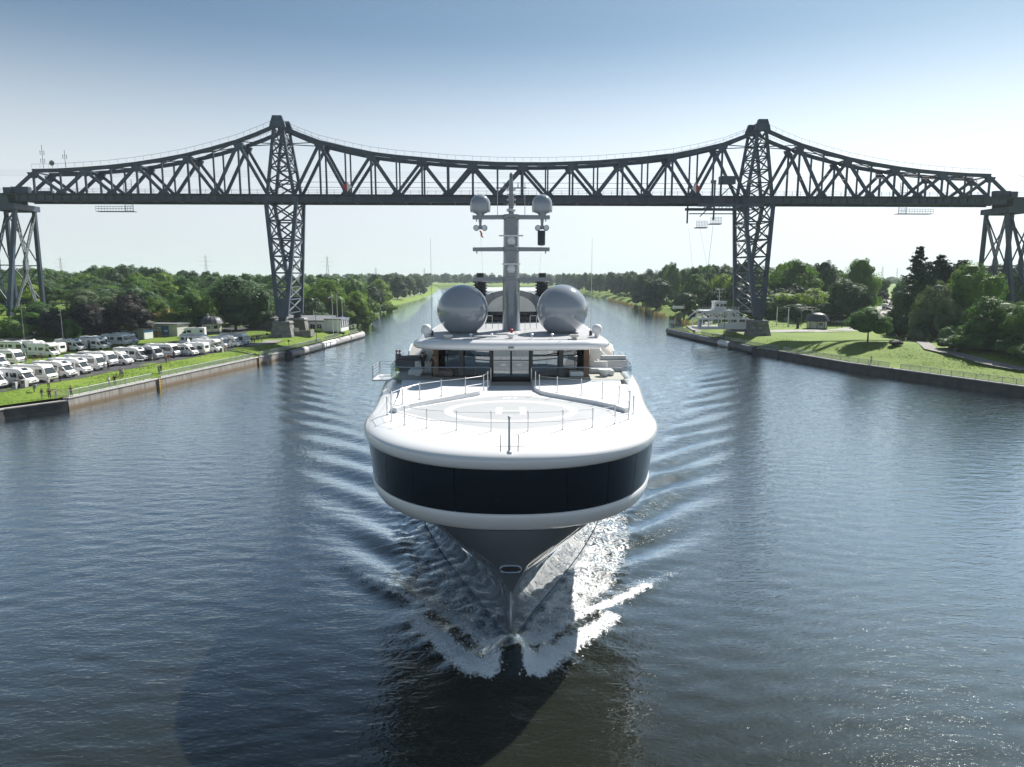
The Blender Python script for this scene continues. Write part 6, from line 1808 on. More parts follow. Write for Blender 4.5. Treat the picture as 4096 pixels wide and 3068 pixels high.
guard('barrier railing in front of the cafe bushes by the landing tip', [G(1405, 1312, 2.9)[:2], G(1425, 1308, 2.9)[:2]], 2.9)
for px, lab in ((3218, 'leftmost dark bollard by the kiosk car'), (3305, 'middle dark bollard by the kiosk car'), (3350, 'rightmost dark bollard by the kiosk car')):
    pass
for k, px in enumerate((3348, 3367)):
    x, y, _ = G(px, 1312, 3.1); t = thing('bollard', ('left' if k == 0 else 'right') + ' short dark bollard in front of the white family car', 'bollard', (x, y, 3.0)); m = MB(); m.tube([(0, 0, 0), (0, 0, 1)], .1, 8); m.build('post', M['dark_grey'], t)
# row of small grey signs / seats on the landings
for base, n, lab in (((2850, 1348), 4, 'grey drop shaped seat plate on a post by the ferry lawn'), ((1290, 1388), 3, 'grey viewing table on a post by the cafe quay')):
    for k in range(n):
        px = base[0] + k * (10 if n == 4 else 16); x, y, _ = G(px, base[1] + (k * 1.5 if n == 4 else -k * 3), 2.3); z = gz(x, y)
        t = thing('viewing_table', ('first', 'second', 'third', 'fourth')[k] + ' from left, ' + lab, 'table', (x, y, z - .05), group='viewing tables on the %s landing' % ('right' if n == 4 else 'left'))
        m = MB(); m.beam((0, 0, 0), (0, 0, 1.25), .14, .14); m.build('post', M['mid_grey'], t); m = MB(); m.box((0, 0, 1.3), (1.1, .8, .1)); m.build('plate', M['galvanised'], t, bevel=.03)
# picnic table and deck chair, dish, bicycles among the campers
x, y, _ = G(*Z2(1328, 1072), 3.0); t = thing('camping_table', 'white folding table beside the silver-flanked motorhome', 'table', (x, y, 3.0))
m = MB(); m.box((0, 0, .72), (1.3, .7, .05)); m.build('table_top', M['white_paint'], t)
for a in (-.55, .55):
    for b in (-.28, .28): m = MB(); m.beam((a, b, 0), (a, b, .7), .05, .05); m.build('leg', M['galvanised'], t)
x, y, _ = G(*Z2(342, 895), 3.0); t = thing('satellite_dish', 'free standing white satellite dish in the back row of campers', 'dish', (x, y, 3.0))
m = MB(); m.tube([(0, 0, 0), (0, 0, 3.2)], .06, 6); m.build('pole', M['mid_grey'], t)
m = MB(); m.lathe([(.02, -.08), (.35, -.03), (.55, .1), (.55, .13), (.02, 0)], n=18); o = m.build('dish', M['white_paint'], t, True); o.matrix_basis = Matrix.Translation((0, -.1, 3.3)) @ Matrix.Rotation(R(80), 4, 'X')
def bicycle(label, loc, rz_, mat='black'):
    t = thing('bicycle', label, 'bicycle', loc, rz_)
    for x in (-.52, .52):
        m = MB(); m.tube([(x + .33 * math.cos(a), 0, .34 + .33 * math.sin(a)) for a in np.linspace(0, 2 * math.pi, 17)], .025, 5, cap=False); w = m.build('wheel', M['tyre'], t)
        m = MB()
        for k in range(6): a = k * math.pi / 6; m.tube([(x - .31 * math.cos(a), 0, .34 - .31 * math.sin(a)), (x + .31 * math.cos(a), 0, .34 + .31 * math.sin(a))], .005, 3)
        m.build('spokes', M['rim'], w)
    m = MB()
    for a, b in (((-.52, .34), (-.15, .85)), ((-.52, .34), (0, .32)), ((0, .32), (-.18, .92)), ((0, .32), (.38, .82)), ((-.15, .82), (.38, .85)), ((.52, .34), (.36, .98))): m.tube([(a[0], 0, a[1]), (b[0], 0, b[1])], .025, 5)
    m.build('frame', M[mat], t)
    m = MB(); m.box((-.2, 0, .95), (.26, .14, .06)); m.build('saddle', M['black'], t); m = MB(); m.tube([(.3, -.28, 1.02), (.36, 0, 1.0), (.3, .28, 1.02)], .02, 5); m.build('handlebar', M['black'], t)
bicycle('dark bicycle beside the old alcove motorhome', (*G(*Z2(290, 1040), 3.0)[:2], 3.0), .3); bicycle('second bicycle beside the old alcove motorhome, nearer its cab', (*G(*Z2(350, 1045), 3.0)[:2], 3.0), .1, 'red')
bicycle('bicycle leaning at the first gap of the left quay railing', (*G(*Z2(1118, 1240), 2.0)[:2], gz(*G(*Z2(1118, 1240), 2.0)[:2])), .9)
bx, by = pp[4][0] - 2.2, pp[4][1]
# distant power pylons
mk('pylon_steel_hazed', (0.5, 0.52, 0.54), 0.6)  # pale grey, with the distance haze put into the colour
def pylon(label, px, top, Y):
    x, _, zt_ = at(px, top, Y); zg = 3.0; h = zt_ - zg
    t = thing('power_pylon', label, 'pylon', (x, Y, zg), R(20), group='distant power pylons')
    m = MB(); w = h * .06
    for i in (-1, 1):
        for j in (-1, 1): m.beam((i * w, j * w, 0), (i * w * .12, j * w * .12, h), .22, .22)
    lv = np.linspace(0, .95, 8)
    for a, b in zip(lv[:-1], lv[1:]):
        for i in (-1, 1):
            wa, wb = w * (1 - .88 * a), w * (1 - .88 * b); m.beam((-wa, i * wa, a * h), (wb, i * wb, b * h), .12, .12); m.beam((wa, i * wa, a * h), (-wb, i * wb, b * h), .12, .12)
    m.build('lattice', M['pylon_steel_hazed'], t)
    for z, wd in ((.70, .16), (.82, .2), (.93, .12)):
        m = MB(); m.beam((-h * wd, 0, h * z), (h * wd, 0, h * z), .22, .22); m.build('cross_arm', M['pylon_steel_hazed'], t)
for lab, px, top, Y in (('faint lattice pylon above the wood at the far left', 240, 1028, 900), ('faint lattice pylon left of the left tower', 821, 1018, 820), ('faint lattice pylon right of the left tower', 1308, 1022, 900), ('faint lattice pylon above the left canal bend', 1503, 1070, 1200), ('faint lattice pylon closest to the yacht mast on the left', 1697, 1072, 1500), ('faint lattice pylon above the right bank street', 3532, 1065, 1500), ('faint small pylon right of the street gap', 3590, 1072, 1800)):
    pylon(lab, px, top, Y)
# ================================================================ trees and bushes
def leaf_mat(name, c1, c2, trans=0.35):
    m = bpy.data.materials.new(name); m.use_nodes = True; nt = m.node_tree
    b = nt.nodes['Principled BSDF']; b.inputs['Roughness'].default_value = 0.6; b.inputs['Specular IOR Level'].default_value = 0.25
    tc = nt.nodes.new('ShaderNodeTexCoord'); nz = nt.nodes.new('ShaderNodeTexNoise'); nz.inputs['Scale'].default_value = 5.0; nz.inputs['Detail'].default_value = 5
    oi = nt.nodes.new('ShaderNodeObjectInfo')
    nt.links.new(tc.outputs['Object'], nz.inputs['Vector'])
    mx = nt.nodes.new('ShaderNodeMix'); mx.data_type = 'RGBA'; mx.inputs[6].default_value = (*c1, 1); mx.inputs[7].default_value = (*c2, 1)
    rp = nt.nodes.new('ShaderNodeMapRange'); rp.inputs[1].default_value = 0.35; rp.inputs[2].default_value = 0.65
    nt.links.new(nz.outputs['Fac'], rp.inputs[0]); nt.links.new(rp.outputs[0], mx.inputs[0])
    hs = nt.nodes.new('ShaderNodeHueSaturation')
    h1 = nt.nodes.new('ShaderNodeMapRange'); h1.inputs[3].default_value = 0.478; h1.inputs[4].default_value = 0.515
    v1 = nt.nodes.new('ShaderNodeMapRange'); v1.inputs[3].default_value = 1.25; v1.inputs[4].default_value = 0.75
    nt.links.new(oi.outputs['Random'], h1.inputs[0]); nt.links.new(oi.outputs['Random'], v1.inputs[0])
    nt.links.new(h1.outputs[0], hs.inputs['Hue']); nt.links.new(v1.outputs[0], hs.inputs['Value']); nt.links.new(mx.outputs[2], hs.inputs['Color'])
    nt.links.new(hs.outputs[0], b.inputs['Base Color'])
    tl = nt.nodes.new('ShaderNodeBsdfTranslucent'); g = nt.nodes.new('ShaderNodeMix'); g.data_type = 'RGBA'; g.blend_type = 'MULTIPLY'; g.inputs[0].default_value = 1; g.inputs[7].default_value = (1.5, 1.6, .7, 1)
    nt.links.new(hs.outputs[0], g.inputs[6]); nt.links.new(g.outputs[2], tl.inputs[0])
    ms = nt.nodes.new('ShaderNodeMixShader'); ms.inputs[0].default_value = trans
    nt.links.new(b.outputs[0], ms.inputs[1]); nt.links.new(tl.outputs[0], ms.inputs[2]); nt.links.new(ms.outputs[0], nt.nodes['Material Output'].inputs[0])
    M[name] = m
leaf_mat('leaf_mid', (0.045, 0.115, 0.024), (0.085, 0.18, 0.034))
leaf_mat('leaf_dark', (0.026, 0.066, 0.022), (0.05, 0.11, 0.03), .25)
leaf_mat('leaf_light', (0.11, 0.20, 0.035), (0.17, 0.27, 0.045), .45)
leaf_mat('leaf_blue', (0.07, 0.13, 0.065), (0.12, 0.20, 0.10))
leaf_mat('leaf_copper', (0.015, 0.019, 0.016), (0.030, 0.027, 0.024), .06)
leaf_mat('leaf_flower_highlight', (0.045, 0.09, 0.03), (0.17, 0.21, 0.12), .3)  # pale second tone puts silvery highlights into the leaf colour
leaf_mat('leaf_yellow', (0.12, 0.14, 0.02), (0.28, 0.22, 0.02), .3)
leaf_mat('leaf_conifer', (0.012, 0.032, 0.018), (0.022, 0.05, 0.026), .15)
leaf_mat('reed', (0.16, 0.13, 0.08), (0.24, 0.2, 0.12), .3)
mk('bark', (0.07, 0.058, 0.045), 0.9, var=0.3, scale=3, bump=.02)

def leaf_quads(P, N, size, r):
    """one small leaf spray (a bent quad) per point."""
    n = len(P)
    N = N / np.linalg.norm(N, axis=1, keepdims=True)
    a = r.normal(size=(n, 3)); T = np.cross(N, a); T /= np.linalg.norm(T, axis=1, keepdims=True)
    B = np.cross(N, T); s = (size * r.uniform(.6, 1.3, n))[:, None]; w = s * r.uniform(.45, .8, n)[:, None]
    V = np.stack([P - T * s, P + B * w + N * s * .15, P + T * s, P - B * w + N * s * .15], 1)
    return V.reshape(-1, 3)
def crown_mesh(name, seed, lobes, leaves, size, squash=1.0, conifer=False, core=True):
    """leaves spread through lobes of a crown; unit height 1, base at 0."""
    r = np.random.default_rng(seed)
    P, N = [], []
    if conifer:
        VV = []
        z = .06
        while z < .97:
            nb = max(1, int(2 + 2.2 * (1 - z))); reach = .44 * (1 - z) ** .9 + .02
            for b in range(nb):
                a = r.uniform(0, 2 * np.pi); L = reach * r.uniform(.5, 1.2); n = int(26 + 150 * L / .4)
                u = r.uniform(0.05, 1, n); sp = .055 * (1.15 - u) * (L / .3 + .35)
                px_ = L * u; off = r.normal(0, 1, n) * sp
                p = np.stack([px_ * np.cos(a) - off * np.sin(a), px_ * np.sin(a) + off * np.cos(a), z + r.uniform(-.008, .012) - .22 * L * u + .30 * L * u * u + r.normal(0, .006, n)], 1)
                VV.append(leaf_quads(p, np.stack([np.full(n, .3 * np.cos(a)), np.full(n, .3 * np.sin(a)), np.ones(n)], 1) + r.normal(0, .35, (n, 3)), size, r))
            z += .009 + .006 * r.uniform()
        V = np.concatenate(VV)
    else:
        W = np.array([l[3] ** 2 for l in lobes]); W /= W.sum(); VV = []
        for (cx_, cy_, cz_, rad), w in zip(lobes, W):
            n = int(leaves * w)
            # sub-clumps on the lobe's skin give light and dark tufts
            k = max(6, int(22 * w * len(lobes) / 3)); cd = r.normal(size=(k, 3)); cd /= np.linalg.norm(cd, axis=1, keepdims=True); cd[:, 2] = np.abs(cd[:, 2]) * .9 + cd[:, 2] * .1 - .15
            cl = cd * rad * r.uniform(.72, 1.0, k)[:, None]; cr = rad * r.uniform(.26, .46, k)
            i = r.integers(0, k, n); d = r.normal(size=(n, 3)); d /= np.linalg.norm(d, axis=1, keepdims=True)
            p = cl[i] + d * (cr[i] * r.uniform(.45, 1.0, n) ** .6)[:, None]
            p[:, 2] *= squash
            nn = d * .9 + cd[i] * .5 + r.normal(0, .35, (n, 3)) + np.array([0, 0, .25])
            VV.append(leaf_quads(p + np.array([cx_, cy_, cz_]), nn, size, r))
        V = np.concatenate(VV)
    me = bpy.data.meshes.new(name); n = len(V) // 4
    F = np.arange(n * 4).reshape(-1, 4)
    if core and not conifer:
        extra_v, extra_f = [], []
        for (cx_, cy_, cz_, rad) in lobes:
            mb = MB(); mb.ball((0, 0, 0), rad * .72, 10, 6)
            base = n * 4 + len(extra_v)
            extra_v += [(x * (1 + .15 * math.sin(5 * y / rad)) + cx_, y + cy_, z * squash + cz_) for x, y, z in mb.v]; extra_f += [[q + base for q in f] for f in mb.f]
        me.from_pydata(np.concatenate([V, np.array(extra_v)]).tolist(), [], F.tolist() + extra_f)
    else:
        me.from_pydata(V.tolist(), [], F.tolist())
    me.materials.append(M['leaf_mid']); me.update()
    return me
def rlobes(seed, n, spread, rmin, rmax, zmin, zmax):
    r = random.Random(seed); L = [(0, 0, .58, .34)]
    for i in range(n):
        a = 2 * math.pi * i / n + r.uniform(-.4, .4); z = r.uniform(zmin, zmax); d = spread * (1 - .5 * (z - zmin) / (zmax - zmin + 1e-6)) * r.uniform(.6, 1.05)
        L.append((d * math.cos(a), d * math.sin(a), z, r.uniform(rmin, rmax)))
    L.append((r.uniform(-.06, .06), r.uniform(-.06, .06), .80, .2)); return L
CR = {}
for k in range(5): CR['round%d' % k] = crown_mesh('crown', 100 + k, rlobes(k, 11, .34, .14, .24, .16, .76), 7500, .021)
for k in range(3): CR['tall%d' % k] = crown_mesh('crown', 200 + k, rlobes(20 + k, 11, .2, .12, .19, .16, .82), 6500, .020)
for k in range(2): CR['big%d' % k] = crown_mesh('crown', 300 + k, rlobes(40 + k, 15, .38, .12, .22, .14, .76), 17000, .0135)
for k in range(2): CR['conifer%d' % k] = crown_mesh('crown', 400 + k, None, 0, .016, conifer=True)
CR['lollipop'] = crown_mesh('crown', 350, rlobes(60, 13, .25, .21, .27, .36, .74), 13000, .015)
for k in range(3): CR['skirt%d' % k] = crown_mesh('crown', 370 + k, rlobes(80 + k, 19, .36, .13, .21, .06, .76), 18000, .0135)
for k in range(2): CR['shrub%d' % k] = crown_mesh('crown', 500 + k, [(0, 0, .45, .42), (.3, .1, .35, .3), (-.32, .05, .36, .32), (.05, -.3, .36, .3), (0, .3, .4, .3)], 3500, .03)
def trunk_mesh(seed, branch=True):
    r = random.Random(seed); mb = MB()
    mb.tube([(0, 0, -.03), (.004, 0, .12), (.0, .006, .3), (.01, 0, .5), (0, 0, .72)], lambda t: .028 * (1 - t) ** .8 + .004, 7)
    if branch:
        for k in range(6):
            a = k * 1.05 + r.uniform(-.3, .3); z = r.uniform(.26, .5); d = r.uniform(.16, .3)
            mb.tube([(0, 0, z), (d * .45 * math.cos(a), d * .45 * math.sin(a), z + .08), (d * math.cos(a), d * math.sin(a), z + r.uniform(.14, .26))], lambda t: .012 * (1 - t) + .003, 5)
    return mb.mesh('trunk', M['bark'])
TR = [trunk_mesh(k) for k in range(3)]
def tree(x, y, h, w, kind, leaf, label, cat='tree', name='broadleaf_tree', group=None, z=None, trunk=True):
    z = gz(x, y) if z is None else z
    t = thing(name, label, cat, (x, y, z - .1), random.uniform(0, 6.28), group)
    if trunk:
        o = link('trunk', random.choice(TR), t); o.scale = (h * .8, h * .8, h)
    c = link('crown', CR[kind], t); c.scale = (w, w, h)
    c.material_slots[0].link = 'OBJECT'; c.material_slots[0].material = M[leaf]
    return t
def px_tree(px, top, Y, wpx, kind, leaf, label, **k):
    """tree at distance Y whose crown shows wpx wide and reaches up to the pixel row 'top'."""
    x, _, zt_ = at(px, top, Y); z = gz(x, Y); w = wpx / CAM_F * Y / .84
    if 'shrub' in kind: w *= .8
    if 'conifer' in kind: w = wpx / CAM_F * Y / .52
    if 'tall' in kind: w = wpx / CAM_F * Y / .62
    return tree(x, Y, (zt_ - z + .1) * 1.02, w, kind, leaf, label, **k)
D = 1.85172
# ---- left bank: marked trees near the camper lot (display pixels of the photo)
LEFT = [
 (190, 622, 205, 130, 'skirt0', 'leaf_mid', 'broad green tree with pale blossom behind the dark copper bushes', 'leaf_flower_highlight'),
 (104, 660, 188, 95, 'shrub0', 'leaf_copper', 'dark purple bush right of the white barred fence', None),
 (142, 672, 187, 52, 'shrub1', 'leaf_mid', 'green bush at the end of the block wall', None),
 (188, 655, 196, 100, 'skirt1', 'leaf_copper', 'dark copper tree left of two behind the block wall', None),
 (272, 632, 200, 92, 'skirt2', 'leaf_copper', 'dark copper tree right of two behind the container', None),
 (412, 628, 225, 110, 'skirt2', 'leaf_mid', 'deep green spreading tree behind the poster shed', None),
 (502, 592, 232, 115, 'tall0', 'leaf_blue', 'grey green willow-like tree behind the domed kiosk', None),
 (558, 618, 236, 82, 'skirt1', 'leaf_dark', 'dark green dense tree just left of the left tower', None),
 (450, 640, 222, 60, 'round3', 'leaf_light', 'light green tree between the deep green one and the kiosk', None),
 (45, 610, 232, 80, 'round0', 'leaf_light', 'bright round tree under the left end pier', None),
 (20, 672, 178, 90, 'shrub0', 'leaf_mid', 'low green bush mass below the left end pier', None),
 (70, 668, 196, 60, 'shrub1', 'leaf_mid', 'low green hedge bush right of the end pier', None),
 (330, 640, 250, 60, 'round4', 'leaf_light', 'light green tree above the picnic shelter', None),
 (360, 655, 238, 40, 'shrub1', 'leaf_yellow', 'yellow flowering bush near the picnic shelter', None),
 (290, 618, 262, 60, 'tall1', 'leaf_blue', 'pale bluish tree behind the right copper tree', None),
 (225, 615, 268, 70, 'round0', 'leaf_light', 'light green tree behind the blossoming one', None),
 (300, 690, 208, 34, 'shrub0', 'leaf_mid', 'small green shrub left of the picnic shelter', None),
 (345, 700, 214, 26, 'shrub1', 'leaf_mid', 'small green shrub below the picnic shelter', None),
 (640, 605, 300, 70, 'round1', 'leaf_light', 'light green tree right of the left tower legs', None),
 (700, 600, 285, 105, 'big1', 'leaf_light', 'big bright green tree behind the cafe', None),
 (672, 640, 262, 70, 'round2', 'leaf_dark', 'dark shaded tree behind the cafe roof', None),
 (690, 668, 246, 80, 'shrub0', 'leaf_blue', 'grey green bush beside the cafe flagpoles', None),
 (770, 628, 295, 70, 'round3', 'leaf_light', 'bright green tree at the canal edge past the cafe', None),
 (795, 640, 312, 40, 'tall2', 'leaf_mid', 'green tree leaning to the water past the cafe', None),
 (760, 600, 330, 60, 'round0', 'leaf_mid', 'mid green tree behind the canal edge trees', None),
 (820, 605, 420, 60, 'round1', 'leaf_light', 'bright green tree beside the towpath, before the dark rounded ones', None),
 (806, 615, 400, 46, 'tall1', 'leaf_dark', 'dark upright tree beside the towpath', None),
 (858, 596, 560, 44, 'round4', 'leaf_dark', 'dark rounded tree farther along the towpath', None),
 (885, 598, 640, 30, 'round2', 'leaf_dark', 'dark tree at the left canal bend', None),
 (908, 603, 720, 26, 'round3', 'leaf_dark', 'last dark tree at the left canal bend', None),
 (718, 700, 252, 22, 'shrub1', 'leaf_light', 'yellow green shrub on the cafe terrace', None),
]
for dx, dy, Y, w, kind, leaf, lab, alt in LEFT:
    px_tree(dx * D, dy * D, Y, w * D, kind, alt or leaf, lab, cat='bush' if 'shrub' in kind else 'tree', name='bush' if 'shrub' in kind else 'broadleaf_tree', group='marked trees of the left bank', trunk='shrub' not in kind)
for k, px in enumerate((1227, 1252, 1276)):
    x, y, _ = G(px, 1328, 3.0); tree(x, y - 1, 1.6, 3.2, 'shrub%d' % (k % 2), 'leaf_light', ('left', 'middle', 'right')[k] + ' clipped light green hedge bush in front of the cafe', 'bush', 'hedge_bush', 'hedge bushes in front of the cafe', trunk=False)
# ---- left wood: many alike
def wood_label(leaf, kd, row, dx, left):
    col = {'leaf_mid': 'mid green', 'leaf_dark': 'dark green', 'leaf_light': 'light green', 'leaf_blue': 'bluish green'}[leaf]
    shp = 'slender' if 'tall' in kd else 'rounded'
    if left:
        rw = ('front edge', 'second row', 'middle', 'upper part', 'skyline')[row]
        zn = next(n for lim, n in ((60, 'by the left end pier'), (180, 'above the block wall'), (290, 'above the copper trees'), (380, 'above the picnic shelter'), (470, 'left of the kiosk'), (570, 'above the domed kiosk'), (680, 'behind the left tower'), (9999, 'beyond the cafe')) if dx < lim)
    else:
        rw = ('front edge', 'middle', 'upper part', 'skyline')[row]
        zn = next(n for lim, n in ((1430, 'at the canal end'), (1510, 'left of the ferry'), (1590, 'behind the ferry'), (1680, 'behind the right tower'), (1790, 'above the ferry kiosk'), (1890, 'left of the street'), (2000, 'behind the conifers'), (2110, 'right of the conifers'), (9999, 'by the right end pier')) if dx < lim)
    return '%s %s tree in the %s of the wood %s' % (col, shp, rw, zn)
rr = random.Random(5)
SKYL = [(-140, 560), (0, 575), (90, 572), (150, 580), (205, 574), (270, 568), (310, 572), (370, 578), (480, 584), (560, 590), (640, 585), (700, 592), (760, 598), (840, 605), (900, 605)]
def skyL(dx): return float(np.interp(dx, [a for a, b in SKYL], [b for a, b in SKYL]))
for row, (Y, step, drop) in enumerate(((262, 46, 42), (292, 40, 26), (335, 36, 10), (400, 30, 0), (480, 28, 0))):
    dx = -150
    while dx < (600 if row < 2 else 790 if row < 4 else 840):
        jx = dx + rr.uniform(-8, 8); y = Y + rr.uniform(-12, 12)
        x, _, _ = at(jx * D, 1000, y)
        if x < float(qL(y)) - 16:
            leaf = rr.choice(['leaf_mid', 'leaf_mid', 'leaf_dark', 'leaf_light', 'leaf_blue'] if row < 3 else ['leaf_mid', 'leaf_dark', 'leaf_dark', 'leaf_mid'])
            kd = rr.choice(['round0', 'round1', 'round2', 'round3', 'round4', 'tall0', 'tall1'])
            top = skyL(jx) + drop + rr.uniform(0, 14)
            wp = step * rr.uniform(1.5, 2.1)
            px_tree(jx * D, top * D, y, wp * D, kd, leaf, wood_label(leaf, kd, row, jx, True), group='trees of the left bank wood')
        dx += step * rr.uniform(.75, 1.1)
ns = ('lowest', 'low', 'middle', 'upper', 'topmost')
for k in range(22):
    y = rr.uniform(166, 214); d = rr.uniform(57, 92); x = float(qL(y)) - d
    tree(x, y, rr.uniform(2.5, 6), rr.uniform(5, 9), 'shrub%d' % (k % 2), rr.choice(['leaf_mid', 'leaf_dark', 'leaf_mid', 'leaf_light']), 'leafy bush on the embankment slope below the left end pier', 'bush', 'bush', 'bushes on the left embankment', trunk=False)
for k in range(9):
    jx = -70 + k * 19 + rr.uniform(-5, 5); px_tree(jx * D, (596 + rr.uniform(0, 24)) * D, rr.uniform(236, 256), rr.uniform(60, 80) * D, 'skirt%d' % (k % 3), rr.choice(['leaf_mid', 'leaf_light', 'leaf_dark']), 'full leafy tree standing just behind the left end pier', group='trees behind the left end pier')
# bushes along the towpath and reeds at the water
for k in range(16):
    y = 350 + k * 24 + rr.uniform(-6, 6); x = float(qL(y)) - rr.uniform(17, 24)
    tree(x, y, rr.uniform(4, 7), rr.uniform(8, 12), 'shrub%d' % (k % 2), rr.choice(['leaf_mid', 'leaf_light']), 'green bush bordering the far left towpath', 'bush', 'bush', 'bushes along the left towpath', trunk=False)
# ---- right bank
RIGHT = [
 (1880, 660, 172, 92, 'lollipop', 'leaf_mid', 'small round tree on two stems on the right grass slope', 'broadleaf_tree'),
 (1988, 533, 226, 80, 'conifer0', 'leaf_conifer', 'tall ragged conifer, highest on the right bank', 'conifer_tree'),
 (2036, 551, 224, 100, 'conifer1', 'leaf_conifer', 'second conifer right of the tallest', 'conifer_tree'),
 (2080, 562, 232, 110, 'conifer0', 'leaf_conifer', 'broad conifer third from the street', 'conifer_tree'),
 (2010, 566, 230, 100, 'conifer1', 'leaf_conifer', 'lower conifer filling the gap between the two tallest', 'conifer_tree'),
 (2055, 574, 220, 90, 'conifer0', 'leaf_conifer', 'short conifer in front of the broad one', 'conifer_tree'),
 (1965, 610, 212, 84, 'skirt0', 'leaf_dark', 'dark tree at the corner of street and hillside path', 'broadleaf_tree'),
 (2010, 585, 200, 100, 'skirt1', 'leaf_dark', 'dark dense tree below the tallest conifer', 'broadleaf_tree'),
 (2025, 610, 178, 95, 'skirt2', 'leaf_flower_highlight', 'dark tree with silvery blossom above the path', 'broadleaf_tree'),
 (2110, 565, 180, 130, 'skirt0', 'leaf_mid', 'large sunlit green tree left of the right end pier', 'broadleaf_tree'),
 (2150, 640, 149, 130, 'skirt1', 'leaf_mid', 'big rounded green tree at the lower right by the path', 'broadleaf_tree'),
 (2215, 655, 141, 100, 'skirt2', 'leaf_mid', 'green tree cut by the right picture edge', 'broadleaf_tree'),
 (2060, 690, 172, 60, 'round1', 'leaf_dark', 'small dark tree behind the silver bush', 'broadleaf_tree'),
 (2050, 697, 165, 34, 'shrub0', 'leaf_blue', 'silvery bush beside the hillside path', 'bush'),
 (1980, 715, 190, 40, 'shrub1', 'leaf_dark', 'dark shrub at the bend of the hillside path', 'bush'),
 (1936, 730, 163, 30, 'shrub1', 'leaf_copper', 'dark round shrub on the right grass slope', 'bush'),
 (1912, 738, 168, 16, 'shrub0', 'leaf_flower_highlight', 'pale shrub between round tree and dark shrub', 'bush'),
 (1862, 555, 300, 90, 'big1', 'leaf_light', 'tall bright green tree left of the street', 'broadleaf_tree'),
 (1835, 600, 262, 95, 'skirt0', 'leaf_dark', 'dark tree behind the family car', 'broadleaf_tree'),
 (1866, 628, 255, 40, 'round2', 'leaf_dark', 'dark tree bordering the street on its left side', 'broadleaf_tree'),
 (1785, 560, 320, 55, 'tall0', 'leaf_dark', 'dark tall tree between two bright ones', 'broadleaf_tree'),
 (1720, 560, 310, 120, 'big0', 'leaf_light', 'yellow green broad tree right of the right tower', 'broadleaf_tree'),
 (1690, 565, 320, 70, 'round4', 'leaf_light', 'yellow green tree seen through the right tower', 'broadleaf_tree'),
 (1690, 630, 285, 90, 'round0', 'leaf_light', 'low yellow green tree behind the right pedestal', 'broadleaf_tree'),
 (1755, 625, 280, 90, 'round1', 'leaf_light', 'low yellow green tree behind the ferry kiosk', 'broadleaf_tree'),
 (1720, 655, 268, 80, 'round2', 'leaf_dark', 'dark undergrowth tree behind the ferry road', 'broadleaf_tree'),
 (1790, 655, 262, 80, 'round3', 'leaf_dark', 'dark undergrowth tree between kiosk and family car', 'broadleaf_tree'),
 (1660, 640, 280, 60, 'round4', 'leaf_mid', 'mid green tree behind the right tower foot', 'broadleaf_tree'),
 (1618, 560, 340, 60, 'tall1', 'leaf_dark', 'dark tall tree left of the right tower', 'broadleaf_tree'),
 (1600, 640, 300, 44, 'round1', 'leaf_light', 'light green tree above the ferry mast', 'broadleaf_tree'),
 (1545, 620, 310, 60, 'round2', 'leaf_dark', 'dark tree just left of the ferry cabin', 'broadleaf_tree'),
 (1505, 590, 360, 70, 'big1', 'leaf_mid', 'green tree with sunlit top left of the ferry', 'broadleaf_tree'),
 (1480, 630, 330, 60, 'round0', 'leaf_dark', 'dark tree behind the arrow board', 'broadleaf_tree'),
 (1420, 600, 420, 70, 'round3', 'leaf_dark', 'dark tree near the right canal bank path', 'broadleaf_tree'),
 (1390, 590, 480, 60, 'round4', 'leaf_dark', 'dark tree at the left end of the right bank wood', 'broadleaf_tree'),
 (2205, 590, 235, 60, 'round2', 'leaf_mid', 'green tree behind the right end pier', 'broadleaf_tree'),
 (2160, 600, 250, 60, 'round3', 'leaf_dark', 'dark tree behind the big sunlit one', 'broadleaf_tree'),
 (1905, 600, 430, 40, 'round0', 'leaf_dark', 'dark tree at the far end of the street', 'broadleaf_tree'),
 (1944, 612, 330, 34, 'round1', 'leaf_mid', 'green tree right of the street', 'broadleaf_tree'),
 (1905, 628, 380, 26, 'round2', 'leaf_copper', 'purple leaved tree at the street end', 'broadleaf_tree'),
]
for dx, dy, Y, w, kind, leaf, lab, nm in RIGHT:
    px_tree(dx * D, dy * D, Y, w * D, kind, leaf, lab, cat='bush' if 'shrub' in kind else 'tree', name=nm, group='marked trees of the right bank', trunk='shrub' not in kind)
SKYR = [(1340, 590), (1380, 575), (1440, 568), (1520, 562), (1600, 560), (1680, 565), (1760, 565), (1830, 575), (1900, 592), (1935, 592), (2000, 560), (2100, 565), (2212, 560), (2360, 560)]
for row, (Y, step, drop) in enumerate(((300, 48, 46), (345, 42, 26), (400, 36, 8), (470, 30, 0))):
    dx = 1350
    while dx < 2330:
        jx = dx + rr.uniform(-8, 8); y = Y + rr.uniform(-14, 14); x, _, _ = at(jx * D, 1000, y)
        rx = np.interp(y, [246, 266, 322, 440, 580], [128, 141, 170, 230, 300])
        if x > float(qR(y)) + 14 and abs(x - rx) > 17:
            leaf = rr.choice(['leaf_mid', 'leaf_dark', 'leaf_dark', 'leaf_light'] if row < 2 else ['leaf_dark', 'leaf_mid', 'leaf_dark'])
            kd = rr.choice(['round0', 'round1', 'round2', 'round3', 'round4', 'tall0', 'tall2'])
            top = float(np.interp(jx, [a for a, b in SKYR], [b for a, b in SKYR])) + drop + rr.uniform(0, 14)
            px_tree(jx * D, top * D, y, step * rr.uniform(1.5, 2.1) * D, kd, leaf, wood_label(leaf, kd, row, jx, False), group='trees of the right bank wood')
        dx += step * rr.uniform(.8, 1.15)
